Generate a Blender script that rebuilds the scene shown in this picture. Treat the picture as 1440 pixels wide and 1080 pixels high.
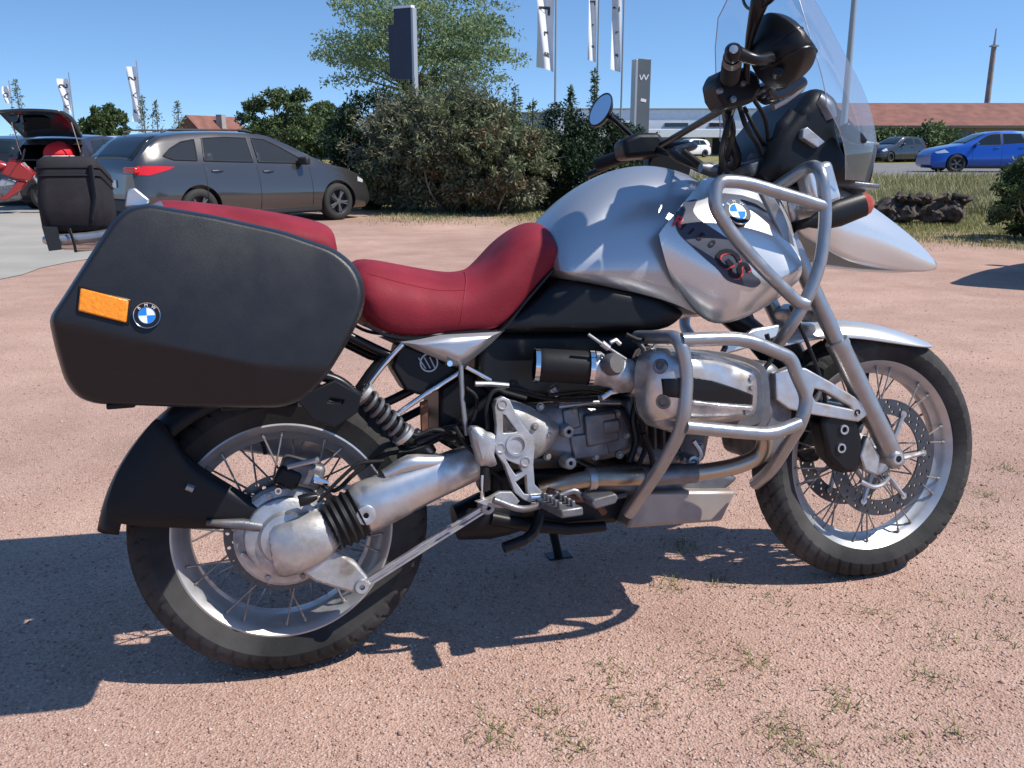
import bpy, bmesh, math, random
import numpy as np
from mathutils import Vector, Matrix, Euler

scene = bpy.context.scene
for o_ in list(bpy.data.objects):
    bpy.data.objects.remove(o_)
COL = scene.collection
PI = math.pi
rad = math.radians

# ------------------------------------------------------------------ camera, sky, sun, exposure
cam = bpy.data.objects.new('camera', bpy.data.cameras.new('camera'))
COL.objects.link(cam)
cam.location = (0, 0, 1.1165)
cam.rotation_euler = (PI / 2 - 0.253, 0, 0)
cam.data.sensor_width = 36.0
cam.data.lens = 36.0 * 1300 / 1440
cam.data.clip_start = 0.05
cam.data.clip_end = 5000
scene.camera = cam

SUN_AZ, SUN_EL = rad(-15), rad(52)
world = bpy.data.worlds.new('World')
scene.world = world
world.use_nodes = True
wn = world.node_tree.nodes
sky = wn.new('ShaderNodeTexSky')
sky.sky_type = 'NISHITA'
sky.sun_disc = False
sky.sun_elevation = SUN_EL
sky.sun_rotation = math.atan2(math.cos(SUN_AZ), math.sin(SUN_AZ))
sky.altitude = 100
sky.air_density = 1.0
sky.dust_density = 0.0
sky.ozone_density = 1.0
wn['Background'].inputs['Strength'].default_value = 0.165
# clear summer sky: the blue reaches well down towards the horizon
wtc = wn.new('ShaderNodeTexCoord')
wmap = wn.new('ShaderNodeMapping')
wmap.inputs['Location'].default_value = (0, 0, 0.16)
wmap.inputs['Scale'].default_value = (1, 1, 1.8)
wl = world.node_tree.links.new
wl(wtc.outputs['Generated'], wmap.inputs['Vector'])
wnorm = wn.new('ShaderNodeVectorMath')
wnorm.operation = 'NORMALIZE'
wl(wmap.outputs[0], wnorm.inputs[0])
wl(wnorm.outputs[0], sky.inputs['Vector'])
whs = wn.new('ShaderNodeHueSaturation')
whs.inputs['Saturation'].default_value = 1.18
wl(sky.outputs[0], whs.inputs['Color'])
wl(whs.outputs[0], wn['Background'].inputs['Color'])

sun = bpy.data.objects.new('sun', bpy.data.lights.new('sun', 'SUN'))
COL.objects.link(sun)
sun.data.energy = 5.0
sun.data.angle = rad(0.55)
sun.data.color = (1.0, 0.945, 0.87)
sdir = Vector((math.cos(SUN_AZ) * math.cos(SUN_EL), math.sin(SUN_AZ) * math.cos(SUN_EL), math.sin(SUN_EL)))
sun.rotation_euler = sdir.to_track_quat('Z', 'Y').to_euler()
sun.location = (6, -3, 10)

vs = scene.view_settings
vs.view_transform = 'Standard'
vs.look = 'None'
vs.exposure = 0.3
vs.gamma = 1.0
vs.use_curve_mapping = False
scene.cycles.max_bounces = 8
scene.cycles.transparent_max_bounces = 12
scene.cycles.use_denoising = True

# ------------------------------------------------------------------ materials
MATS = {}
def mat(name, col, rough=0.5, metal=0.0, spec=0.5, var=0.0, vscale=20.0, bump=0.0, bscale=200.0, rvar=0.0,
        coat=0.0, col2=None, detail=4.0, trans=0.0, ior=1.45, emit=None, dirt=None, dscale=6.0, dlo=0.5, dhi=0.7, flakes=0.0):
    """Principled material with object-space noise for colour variation, roughness variation, dirt and fine bump."""
    m = bpy.data.materials.new(name)
    m.use_nodes = True
    nt = m.node_tree
    b = nt.nodes['Principled BSDF']
    b.inputs['Base Color'].default_value = (*col, 1)
    b.inputs['Roughness'].default_value = rough
    b.inputs['Metallic'].default_value = metal
    b.inputs['Specular IOR Level'].default_value = spec
    b.inputs['Coat Weight'].default_value = coat
    b.inputs['Coat Roughness'].default_value = 0.06
    b.inputs['Transmission Weight'].default_value = trans
    b.inputs['IOR'].default_value = ior
    if emit:
        b.inputs['Emission Color'].default_value = (*emit[:3], 1)
        b.inputs['Emission Strength'].default_value = emit[3]
    L = nt.links.new
    tc = nt.nodes.new('ShaderNodeTexCoord')
    def noise(s, d=detail):
        n = nt.nodes.new('ShaderNodeTexNoise')
        n.inputs['Scale'].default_value = s
        n.inputs['Detail'].default_value = d
        L(tc.outputs['Object'], n.inputs['Vector'])
        return n
    cur = None
    if var > 0 or col2:
        n = noise(vscale)
        r = nt.nodes.new('ShaderNodeValToRGB')
        c1 = tuple(max(0, c * (1 - var)) for c in col)
        c2 = col2 if col2 else tuple(min(1, c * (1 + var)) for c in col)
        r.color_ramp.elements[0].position = 0.35
        r.color_ramp.elements[1].position = 0.68
        r.color_ramp.elements[0].color = (*c1, 1)
        r.color_ramp.elements[1].color = (*c2, 1)
        L(n.outputs['Fac'], r.inputs['Fac'])
        cur = r.outputs['Color']
        L(cur, b.inputs['Base Color'])
    if dirt:
        n = noise(dscale, 8)
        r = nt.nodes.new('ShaderNodeMapRange')
        r.inputs[1].default_value = dlo
        r.inputs[2].default_value = dhi
        L(n.outputs['Fac'], r.inputs[0])
        mx = nt.nodes.new('ShaderNodeMixRGB')
        mx.inputs[2].default_value = (*dirt, 1)
        if cur:
            L(cur, mx.inputs[1])
        else:
            mx.inputs[1].default_value = (*col, 1)
        L(r.outputs[0], mx.inputs[0])
        L(mx.outputs[0], b.inputs['Base Color'])
        rr = nt.nodes.new('ShaderNodeMapRange')
        rr.inputs[3].default_value = rough
        rr.inputs[4].default_value = min(1, rough + 0.35)
        L(r.outputs[0], rr.inputs[0])
        L(rr.outputs[0], b.inputs['Roughness'])
        if metal > 0.3:
            mm = nt.nodes.new('ShaderNodeMapRange')
            mm.inputs[3].default_value = metal
            mm.inputs[4].default_value = metal * 0.3
            L(r.outputs[0], mm.inputs[0])
            L(mm.outputs[0], b.inputs['Metallic'])
    elif rvar > 0:
        n = noise(vscale * 1.7)
        r = nt.nodes.new('ShaderNodeMapRange')
        r.inputs[1].default_value = 0.3
        r.inputs[2].default_value = 0.7
        r.inputs[3].default_value = max(0.02, rough - rvar)
        r.inputs[4].default_value = min(1, rough + rvar)
        L(n.outputs['Fac'], r.inputs[0])
        L(r.outputs[0], b.inputs['Roughness'])
    if bump > 0:
        n = noise(bscale, 3)
        bp = nt.nodes.new('ShaderNodeBump')
        bp.inputs['Strength'].default_value = bump
        bp.inputs['Distance'].default_value = 0.002
        L(n.outputs['Fac'], bp.inputs['Height'])
        L(bp.outputs[0], b.inputs['Normal'])
    MATS[name] = m
    return m

mat('silver_paint', (0.41, 0.42, 0.44), 0.31, 0.7, coat=0.25, var=0.05, vscale=1100, rvar=0.04)
mat('pale_silver_paint', (0.64, 0.64, 0.63), 0.29, 0.65, coat=0.25, var=0.04, vscale=1100, rvar=0.04)
mat('grey_decal', (0.06, 0.068, 0.095), 0.45, 0.0, spec=0.2, var=0.06, vscale=40)
mat('black_decal', (0.012, 0.012, 0.018), 0.45, spec=0.2)
mat('red_decal', (0.5, 0.045, 0.055), 0.4)
mat('white_decal', (0.7, 0.72, 0.75), 0.6, spec=0.1)
mat('blue_decal', (0.02, 0.2, 0.62), 0.6, spec=0.1)
mat('chrome', (0.75, 0.75, 0.76), 0.12, 1.0)
mat('bare_aluminium', (0.57, 0.57, 0.575), 0.34, 0.92, var=0.1, vscale=30, rvar=0.1, dirt=(0.22, 0.185, 0.16), dscale=17, dlo=0.47, dhi=0.76)
mat('cast_aluminium', (0.5, 0.5, 0.5), 0.42, 0.82, var=0.14, vscale=35, bump=0.25, bscale=350, dirt=(0.17, 0.14, 0.12), dscale=18, dlo=0.47, dhi=0.72)
mat('engine_metal', (0.19, 0.195, 0.21), 0.4, 0.8, var=0.2, vscale=25, bump=0.25, bscale=300, dirt=(0.08, 0.06, 0.05), dscale=10, dlo=0.42, dhi=0.7)
mat('bar_paint', (0.33, 0.335, 0.345), 0.34, 0.75, var=0.06, vscale=30, rvar=0.08)
mat('rim_silver', (0.5, 0.5, 0.5), 0.38, 0.78, var=0.06, vscale=30, dirt=(0.33, 0.3, 0.27), dscale=9, dlo=0.45, dhi=0.8)
mat('spoke_steel', (0.34, 0.33, 0.32), 0.42, 0.9, dirt=(0.2, 0.15, 0.12), dscale=30, dlo=0.45, dhi=0.7)
mat('steel_disc', (0.10, 0.105, 0.11), 0.38, 0.85, var=0.1, vscale=60)
mat('black_plastic', (0.0075, 0.008, 0.0095), 0.4, 0, spec=0.3, var=0.1, vscale=30, bump=0.12, bscale=500, rvar=0.06, dirt=(0.016, 0.015, 0.014), dscale=7, dlo=0.58, dhi=0.9)
mat('pannier_plastic', (0.012, 0.013, 0.016), 0.37, 0, spec=0.42, var=0.08, vscale=14, bump=0.2, bscale=900, rvar=0.05)
mat('satin_black', (0.008, 0.008, 0.0095), 0.32, 0, spec=0.35, rvar=0.05)
mat('gloss_black', (0.012, 0.012, 0.014), 0.12, 0, coat=0.4)
mat('black_rubber', (0.011, 0.011, 0.012), 0.55, 0, spec=0.3, bump=0.2, bscale=150)
mat('tyre_rubber', (0.016, 0.016, 0.016), 0.7, 0, spec=0.3, var=0.15, vscale=25, bump=0.25, bscale=130, dirt=(0.1, 0.096, 0.09), dscale=3.0, dlo=0.45, dhi=0.75)
mat('seat_vinyl', (0.205, 0.022, 0.033), 0.58, 0, spec=0.12, var=0.16, vscale=12, bump=0.35, bscale=380, rvar=0.08)
mat('amber_lens', (0.75, 0.24, 0.015), 0.2, 0, var=0.12, vscale=140, bump=0.6, bscale=260)
mat('red_lens', (0.55, 0.012, 0.015), 0.12, 0, coat=0.5)
mat('orange_lens', (0.32, 0.055, 0.025), 0.2)
mat('skid_metal', (0.34, 0.3, 0.27), 0.5, 0.7, var=0.1, vscale=14, dirt=(0.26, 0.2, 0.165), dscale=9, dlo=0.45, dhi=0.7)
mat('rust', (0.16, 0.07, 0.04), 0.75, 0.2, var=0.4, vscale=40)
mat('header_steel', (0.4, 0.37, 0.33), 0.36, 0.95, col2=(0.48, 0.39, 0.28), vscale=9, dirt=(0.2, 0.15, 0.12), dscale=8, dlo=0.5, dhi=0.8)
mat('nylon', (0.028, 0.025, 0.028), 0.8, 0, spec=0.2, var=0.15, vscale=40, bump=0.5, bscale=900)
mat('nylon_trim', (0.014, 0.014, 0.016), 0.5, 0, bump=0.3, bscale=600)
mat('mirror_glass', (0.9, 0.92, 0.95), 0.01, 1.0)
mat('tinted_glass', (0.012, 0.016, 0.018), 0.04, 0, spec=0.8)
mat('headlight_glass', (0.75, 0.78, 0.8), 0.08, 0.5)

def scuff(name, col, amount=0.5):
    nt = MATS[name].node_tree
    b = nt.nodes['Principled BSDF']
    tc = nt.nodes.new('ShaderNodeTexCoord')
    mp = nt.nodes.new('ShaderNodeMapping')
    mp.inputs['Rotation'].default_value = (0.2, 0.25, 0.4)
    mp.inputs['Scale'].default_value = (3.0, 40, 70)
    n = nt.nodes.new('ShaderNodeTexNoise')
    n.inputs['Scale'].default_value = 1.6
    n.inputs['Detail'].default_value = 9
    n.inputs['Roughness'].default_value = 0.7
    r = nt.nodes.new('ShaderNodeMapRange')
    r.inputs[1].default_value = 0.63
    r.inputs[2].default_value = 0.74
    r.inputs[4].default_value = amount
    mx = nt.nodes.new('ShaderNodeMixRGB')
    mx.inputs[2].default_value = (*col, 1)
    L = nt.links.new
    L(tc.outputs['Object'], mp.inputs[0]); L(mp.outputs[0], n.inputs['Vector']); L(n.outputs['Fac'], r.inputs[0]); L(r.outputs[0], mx.inputs[0])
    src = b.inputs['Base Color'].links[0].from_socket
    L(src, mx.inputs[1]); L(mx.outputs[0], b.inputs['Base Color'])
scuff('pannier_plastic', (0.05, 0.05, 0.052), 0.35)

def glass_mat(name, tint, fac=0.12, rough=0.02, cap=1.0):
    m = bpy.data.materials.new(name)
    m.use_nodes = True
    nt = m.node_tree
    nt.nodes.remove(nt.nodes['Principled BSDF'])
    out = nt.nodes['Material Output']
    t = nt.nodes.new('ShaderNodeBsdfTransparent')
    t.inputs[0].default_value = (*tint, 1)
    g = nt.nodes.new('ShaderNodeBsdfGlossy')
    g.inputs['Roughness'].default_value = rough
    d = nt.nodes.new('ShaderNodeBsdfDiffuse')
    d.inputs[0].default_value = (0.55, 0.6, 0.66, 1)
    fr_ = nt.nodes.new('ShaderNodeFresnel')
    fr_.inputs[0].default_value = 1.45
    lw = nt.nodes.new('ShaderNodeMath')
    lw.operation = 'MINIMUM'
    lw.inputs[1].default_value = cap
    nt.links.new(fr_.outputs[0], lw.inputs[0])
    m1 = nt.nodes.new('ShaderNodeMixShader')
    m1.inputs[0].default_value = fac
    m2 = nt.nodes.new('ShaderNodeMixShader')
    nt.links.new(t.outputs[0], m1.inputs[1])
    nt.links.new(d.outputs[0], m1.inputs[2])
    nt.links.new(lw.outputs[0], m2.inputs[0])
    nt.links.new(m1.outputs[0], m2.inputs[1])
    nt.links.new(g.outputs[0], m2.inputs[2])
    nt.links.new(m2.outputs[0], out.inputs['Surface'])
    MATS[name] = m
    return m
glass_mat('screen_acrylic', (0.88, 0.92, 0.96), 0.10, cap=0.22)
glass_mat('car_glass', (0.62, 0.69, 0.68), 0.05)

# ------------------------------------------------------------------ mesh helpers
def catmull(pts, n=6, closed=False):
    pts = [np.array(p, float) for p in pts]
    if len(pts) < 3:
        return pts
    out = []
    N = len(pts)
    rng = range(N if closed else N - 1)
    for i in rng:
        p1, p2 = pts[i], pts[(i + 1) % N]
        p0 = pts[i - 1] if (i > 0 or closed) else 2 * p1 - p2
        p3 = pts[(i + 2) % N] if (i + 2 < N or closed) else 2 * p2 - p1
        for k in range(n):
            t = k / n
            out.append(0.5 * ((2 * p1) + (-p0 + p2) * t + (2 * p0 - 5 * p1 + 4 * p2 - p3) * t * t + (-p0 + 3 * p1 - 3 * p2 + p3) * t ** 3))
    if not closed:
        out.append(pts[-1])
    return out

def fillet(pts, r=0.04, n=6):
    """Polyline with rounded corners, as bent tube has."""
    pts = [np.array(p, float) for p in pts]
    out = [pts[0]]
    for i in range(1, len(pts) - 1):
        a, b, c = pts[i - 1], pts[i], pts[i + 1]
        la, lc = np.linalg.norm(a - b), np.linalg.norm(c - b)
        d = min(r, la * 0.45, lc * 0.45)
        p, q = b + (a - b) / la * d, b + (c - b) / lc * d
        for k in range(n + 1):
            t = k / n
            out.append((1 - t) ** 2 * p + 2 * t * (1 - t) * b + t * t * q)
    out.append(pts[-1])
    return out

class MB:
    def __init__(s):
        s.v, s.f = [], []
    def add(s, vs, fs):
        o = len(s.v)
        s.v += [tuple(float(c) for c in p) for p in vs]
        s.f += [tuple(i + o for i in f) for f in fs]
        return s
    def rings(s, rings, closed=True, cap0=False, cap1=False, loop=False):
        n = len(rings[0])
        vs = [p for r in rings for p in r]
        fs = []
        R = len(rings)
        for i in range(R if loop else R - 1):
            a, b = i * n, ((i + 1) % R) * n
            for k in range(n if closed else n - 1):
                k2 = (k + 1) % n
                fs.append((a + k, a + k2, b + k2, b + k))
        if cap0:
            fs.append(tuple(range(n - 1, -1, -1)))
        if cap1:
            fs.append(tuple((R - 1) * n + k for k in range(n)))
        return s.add(vs, fs)
    def tube(s, pts, r, seg=10, cap=True, smooth=0, loop=False, flat=1.0):
        if smooth:
            pts = catmull(pts, smooth, loop)
        pts = [Vector(p) for p in pts]
        N = len(pts)
        rs = r if hasattr(r, '__len__') else [r] * N
        if len(rs) != N:
            xs = np.linspace(0, 1, len(rs))
            rs = list(np.interp(np.linspace(0, 1, N), xs, rs))
        rings = []
        up = None
        for i in range(N):
            if loop:
                t = (pts[(i + 1) % N] - pts[i - 1]).normalized()
            else:
                t = (pts[min(i + 1, N - 1)] - pts[max(i - 1, 0)]).normalized()
            if up is None:
                up = t.orthogonal().normalized() if abs(t.z) > 0.95 else Vector((0, 0, 1))
            up = (up - t * up.dot(t))
            if up.length < 1e-5:
                up = t.orthogonal()
            up.normalize()
            sd = t.cross(up)
            rings.append([pts[i] + (up * math.cos(a) + sd * math.sin(a) * flat) * rs[i] for a in [2 * PI * k / seg for k in range(seg)]])
        return s.rings(rings, True, cap and not loop, cap and not loop, loop)
    def lathe(s, prof, c=(0, 0, 0), axis=(0, 1, 0), n=48, a0=0.0, a1=None, close=False, ref=None):
        """prof: (radius, along) pairs turned about the axis through c."""
        ax = Vector(axis).normalized()
        u = Vector(ref).normalized() if ref else ax.orthogonal().normalized()
        u = (u - ax * u.dot(ax)).normalized()
        w = ax.cross(u)
        c = Vector(c)
        full = a1 is None
        rings = []
        for i in range(n if full else n + 1):
            a = 2 * PI * i / n if full else a0 + (a1 - a0) * i / n
            d = u * math.cos(a) + w * math.sin(a)
            rings.append([c + d * r + ax * h for r, h in prof])
        return s.rings(rings, close, loop=full)
    def box(s, c, size, rot=None, taper=1.0):
        hx, hy, hz = [q / 2 for q in size]
        vs = [Vector((x * (taper if z > 0 else 1), y * (taper if z > 0 else 1), z)) for z in (-hz, hz) for x, y in ((-hx, -hy), (hx, -hy), (hx, hy), (-hx, hy))]
        if rot is not None:
            M = rot if isinstance(rot, Matrix) else Euler(rot).to_matrix()
            vs = [M @ p for p in vs]
        vs = [p + Vector(c) for p in vs]
        return s.add(vs, [(3, 2, 1, 0), (4, 5, 6, 7), (0, 1, 5, 4), (1, 2, 6, 5), (2, 3, 7, 6), (3, 0, 4, 7)])
    def prism(s, xz, y0, y1, inset=0.0):
        """Polygon in the x-z plane drawn out from y0 to y1."""
        n = len(xz)
        cx, cz = sum(p[0] for p in xz) / n, sum(p[1] for p in xz) / n
        k = 1 - inset
        vs = [(x, y0, z) for x, z in xz] + [(cx + (x - cx) * k, y1, cz + (z - cz) * k) for x, z in xz]
        fs = [(i, (i + 1) % n, n + (i + 1) % n, n + i) for i in range(n)] + [tuple(range(n - 1, -1, -1)), tuple(range(n, 2 * n))]
        return s.add(vs, fs)
    def cyl(s, a, b, r, seg=16, r2=None):
        a, b = Vector(a), Vector(b)
        return s.tube([a, b], [r, r if r2 is None else r2], seg)
    def ball(s, c, r, seg=12, rz=None):
        prof = [(max(1e-4, r * math.sin(PI * k / 8)), -(rz or r) * math.cos(PI * k / 8)) for k in range(9)]
        return s.lathe(prof, c, (0, 0, 1), seg)
    def mirror_y(s):
        m = MB()
        m.v = [(x, -y, z) for x, y, z in s.v]
        m.f = [tuple(reversed(f)) for f in s.f]
        return m
    def mesh(s, name):
        me = bpy.data.meshes.new(name)
        me.from_pydata(s.v, [], s.f)
        bm = bmesh.new()
        bm.from_mesh(me)
        bmesh.ops.remove_doubles(bm, verts=bm.verts, dist=1e-6)
        bmesh.ops.recalc_face_normals(bm, faces=bm.faces)
        bm.to_mesh(me)
        bm.free()
        return me

def finish(me, smooth=True, angle=40):
    if smooth:
        me.shade_smooth()
        me.set_sharp_from_angle(angle=rad(angle))

def link(o, parent=None):
    COL.objects.link(o)
    if parent is not None:
        o.parent = parent
    return o

def part(name, mb, m, parent=None, smooth=True, angle=40, bevel=0.0, sub=0, seg=2):
    me = mb if isinstance(mb, bpy.types.Mesh) else mb.mesh(name)
    finish(me, smooth, angle)
    if not me.materials:
        me.materials.append(MATS[m])
    o = link(bpy.data.objects.new(name, me), parent)
    if bevel > 0:
        b = o.modifiers.new('bevel', 'BEVEL')
        b.width = bevel
        b.segments = seg
        b.limit_method = 'ANGLE'
        b.angle_limit = rad(35)
        b.harden_normals = False
    if sub:
        ss = o.modifiers.new('sub', 'SUBSURF')
        ss.levels = ss.render_levels = sub
    return o

def both(name, mb, m, parent=None, **k):
    """The same piece on the right and on the left of the machine, each an object of its own."""
    return part(name, mb, m, parent, **k), part(name, mb.mirror_y(), m, parent, **k)

def empty(name, loc=(0, 0, 0), rot=(0, 0, 0), parent=None):
    o = bpy.data.objects.new(name, None)
    o.location = loc
    o.rotation_euler = rot
    o.empty_display_size = 0.1
    return link(o, parent)

def tag(o, label=None, cat=None, group=None, kind=None):
    if label: o['label'] = label
    if cat: o['category'] = cat
    if group: o['group'] = group
    if kind: o['kind'] = kind
    return o

def curve_mesh(name, loops, depth=0.004, bev=0.0):
    """Flat plate from closed 2-D outlines (inner loops become holes), given thickness; lies in x-y, centred on z = 0."""
    cu = bpy.data.curves.new(name, 'CURVE')
    cu.dimensions = '2D'
    cu.fill_mode = 'BOTH'
    cu.extrude = depth / 2
    cu.bevel_depth = bev
    cu.bevel_resolution = 1
    for lp in loops:
        sp = cu.splines.new('POLY')
        sp.points.add(len(lp) - 1)
        for i, p in enumerate(lp):
            sp.points[i].co = (p[0], p[1], 0, 1)
        sp.use_cyclic_u = True
    o = bpy.data.objects.new(name, cu)
    COL.objects.link(o)
    dg = bpy.context.evaluated_depsgraph_get()
    me = bpy.data.meshes.new_from_object(o.evaluated_get(dg))
    bpy.data.objects.remove(o)
    bpy.data.curves.remove(cu)
    me.materials.clear()
    return me

def plate(loops_xz, y, depth=0.006, bev=0.0015):
    """curve_mesh stood upright: outline in x-z at lateral position y."""
    me = curve_mesh('plate', loops_xz, depth, bev)
    me.transform(Matrix(((1, 0, 0, 0), (0, 0, 1, y), (0, 1, 0, 0), (0, 0, 0, 1))))
    me.flip_normals()
    return me

def text_mesh(txt, size=1.0, depth=0.0, shear=0.0, bold=0.0):
    cu = bpy.data.curves.new('text', 'FONT')
    cu.body = txt
    cu.size = size
    cu.shear = shear
    cu.offset = bold
    cu.extrude = depth
    cu.align_x = 'CENTER'
    cu.align_y = 'CENTER'
    cu.resolution_u = 3
    o = bpy.data.objects.new('text', cu)
    COL.objects.link(o)
    dg = bpy.context.evaluated_depsgraph_get()
    me = bpy.data.meshes.new_from_object(o.evaluated_get(dg))
    bpy.data.objects.remove(o)
    bpy.data.curves.remove(cu)
    me.materials.clear()
    return me

def circle2(cx, cy, r, n=24, a0=0.0):
    return [(cx + r * math.cos(a0 + 2 * PI * i / n), cy + r * math.sin(a0 + 2 * PI * i / n)) for i in range(n)]

def np_mesh(name, V, F, m, smooth=False):
    """Large meshes straight from arrays (all faces with the same number of corners)."""
    V = np.asarray(V, np.float32).reshape(-1, 3)
    F = np.asarray(F, np.int32)
    k = F.shape[1]
    me = bpy.data.meshes.new(name)
    me.vertices.add(len(V))
    me.vertices.foreach_set('co', V.ravel())
    me.loops.add(F.size)
    me.loops.foreach_set('vertex_index', F.ravel())
    me.polygons.add(len(F))
    me.polygons.foreach_set('loop_start', np.arange(0, F.size, k, dtype=np.int32))
    me.polygons.foreach_set('loop_total', np.full(len(F), k, np.int32))
    me.update(calc_edges=True)
    if smooth:
        me.shade_smooth()
    me.materials.append(MATS[m])
    return me

# ------------------------------------------------------------------ ground
def sstep(a):
    a = np.clip(a, 0, 1)
    return a * a * (3 - 2 * a)
def ground_z(Y):
    return -0.17 * sstep((Y - 4) / 9.0) * (1 - sstep((Y - 20) / 15.0)) + 0.12 * sstep((Y - 22) / 9.0)

def gravel_material():
    m = bpy.data.materials.new('red_gravel')
    m.use_nodes = True
    nt = m.node_tree
    L = nt.links.new
    b = nt.nodes['Principled BSDF']
    b.inputs['Roughness'].default_value = 0.9
    b.inputs['Specular IOR Level'].default_value = 0.15
    tc = nt.nodes.new('ShaderNodeTexCoord')
    vec = tc.outputs['Object']
    def noise(s, d=5, r=0.55):
        n = nt.nodes.new('ShaderNodeTexNoise')
        n.inputs['Scale'].default_value = s
        n.inputs['Detail'].default_value = d
        n.inputs['Roughness'].default_value = r
        L(vec, n.inputs['Vector'])
        return n.outputs['Fac']
    def ramp(f, stops):
        r = nt.nodes.new('ShaderNodeValToRGB')
        e = r.color_ramp.elements
        e[0].position, e[0].color = stops[0][0], (*stops[0][1], 1)
        e[1].position, e[1].color = stops[-1][0], (*stops[-1][1], 1)
        for p, c in stops[1:-1]:
            k = e.new(p)
            k.color = (*c, 1)
        L(f, r.inputs['Fac'])
        return r.outputs['Color']
    def mix(f, a, c, mode='MIX'):
        n = nt.nodes.new('ShaderNodeMixRGB')
        n.blend_type = mode
        if isinstance(f, float): n.inputs[0].default_value = f
        else: L(f, n.inputs[0])
        for i, q in ((1, a), (2, c)):
            if isinstance(q, tuple): n.inputs[i].default_value = (*q, 1)
            else: L(q, n.inputs[i])
        return n.outputs[0]
    vo = nt.nodes.new('ShaderNodeTexVoronoi')
    vo.inputs['Scale'].default_value = 190
    L(vec, vo.inputs['Vector'])
    grains = ramp(vo.outputs['Color'], [(0.1, (0.16, 0.10, 0.085)), (0.35, (0.395, 0.25, 0.19)), (0.6, (0.53, 0.36, 0.285)), (0.9, (0.63, 0.495, 0.415))])
    soft = ramp(noise(3.2, 6), [(0.3, (0.40, 0.25, 0.19)), (0.7, (0.54, 0.365, 0.285))])
    col = mix(0.4, soft, grains)
    big = ramp(noise(0.45, 4), [(0.3, (0.82, 0.80, 0.80)), (0.7, (1.08, 1.06, 1.03))])
    col = mix(1.0, col, big, 'MULTIPLY')
    col = mix(1.0, col, (0.97, 0.975, 0.99), 'MULTIPLY')
    col = mix(ramp(noise(1.1, 7, 0.7), [(0.56, (0, 0, 0)), (0.74, (0.35, 0.35, 0.35))]), col, (0.27, 0.23, 0.15))
    # coarser, darker gravel towards the right where cars turn
    patch = ramp(noise(0.35, 5, 0.6), [(0.42, (1.0, 1.0, 1.0)), (0.62, (0.88, 0.87, 0.88))])
    col = mix(1.0, col, patch, 'MULTIPLY')
    wv = nt.nodes.new('ShaderNodeTexNoise')
    wv.inputs['Scale'].default_value = 1.0
    wv.inputs['Detail'].default_value = 5
    mp2 = nt.nodes.new('ShaderNodeMapping')
    mp2.inputs['Rotation'].default_value = (0, 0, 0.35)
    mp2.inputs['Scale'].default_value = (0.35, 1.6, 1)
    L(vec, mp2.inputs[0]); L(mp2.outputs[0], wv.inputs['Vector'])
    col = mix(1.0, col, ramp(wv.outputs['Fac'], [(0.35, (0.95, 0.945, 0.945)), (0.65, (1.04, 1.035, 1.03))]), 'MULTIPLY')
    # dry grass and soil beyond the lot
    sx = nt.nodes.new('ShaderNodeSeparateXYZ')
    L(vec, sx.inputs[0])
    def math_(op, a, c):
        n = nt.nodes.new('ShaderNodeMath')
        n.operation = op
        for i, q in ((0, a), (1, c)):
            if isinstance(q, (int, float)): n.inputs[i].default_value = q
            else: L(q, n.inputs[i])
        return n.outputs[0]
    wob = math_('MULTIPLY', math_('SUBTRACT', noise(0.5, 6), 0.5), 5.0)
    # verge starts further out on the left than on the right
    edge = math_('ADD', math_('SUBTRACT', sx.outputs['Y'], math_('MULTIPLY', sx.outputs['X'], -0.55)), wob)
    mr = nt.nodes.new('ShaderNodeMapRange')
    mr.inputs[1].default_value = 15.0
    mr.inputs[2].default_value = 18.5
    L(edge, mr.inputs[0])
    grass = ramp(noise(2.5, 8, 0.7), [(0.3, (0.10, 0.105, 0.03)), (0.5, (0.21, 0.18, 0.07)), (0.7, (0.33, 0.27, 0.13))])
    col = mix(mr.outputs[0], col, grass)
    L(col, b.inputs['Base Color'])
    bp = nt.nodes.new('ShaderNodeBump')
    bp.inputs['Strength'].default_value = 0.6
    bp.inputs['Distance'].default_value = 0.006
    h = math_('ADD', vo.outputs['Distance'], math_('MULTIPLY', noise(60, 4), 0.8))
    L(h, bp.inputs['Height'])
    L(bp.outputs[0], b.inputs['Normal'])
    MATS['red_gravel'] = m
gravel_material()

xs = np.concatenate([[-3000, -1200, -500, -200, -90, -45], np.linspace(-25, 35, 61), [55, 100, 220, 520, 1200, 3000]])
ys = np.concatenate([[-400, -80, -20, -8], np.linspace(-3, 45, 97), [60, 90, 150, 300, 700, 1500, 3500]])
X, Y = np.meshgrid(xs, ys)
Z = ground_z(Y)
V = np.stack([X, Y, Z], -1).reshape(-1, 3)
nx = len(xs)
F = [(j * nx + i, j * nx + i + 1, (j + 1) * nx + i + 1, (j + 1) * nx + i) for j in range(len(ys) - 1) for i in range(nx - 1)]
go = link(bpy.data.objects.new('ground', np_mesh('ground', V, F, 'red_gravel', True)))
tag(go, kind='structure')

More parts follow.
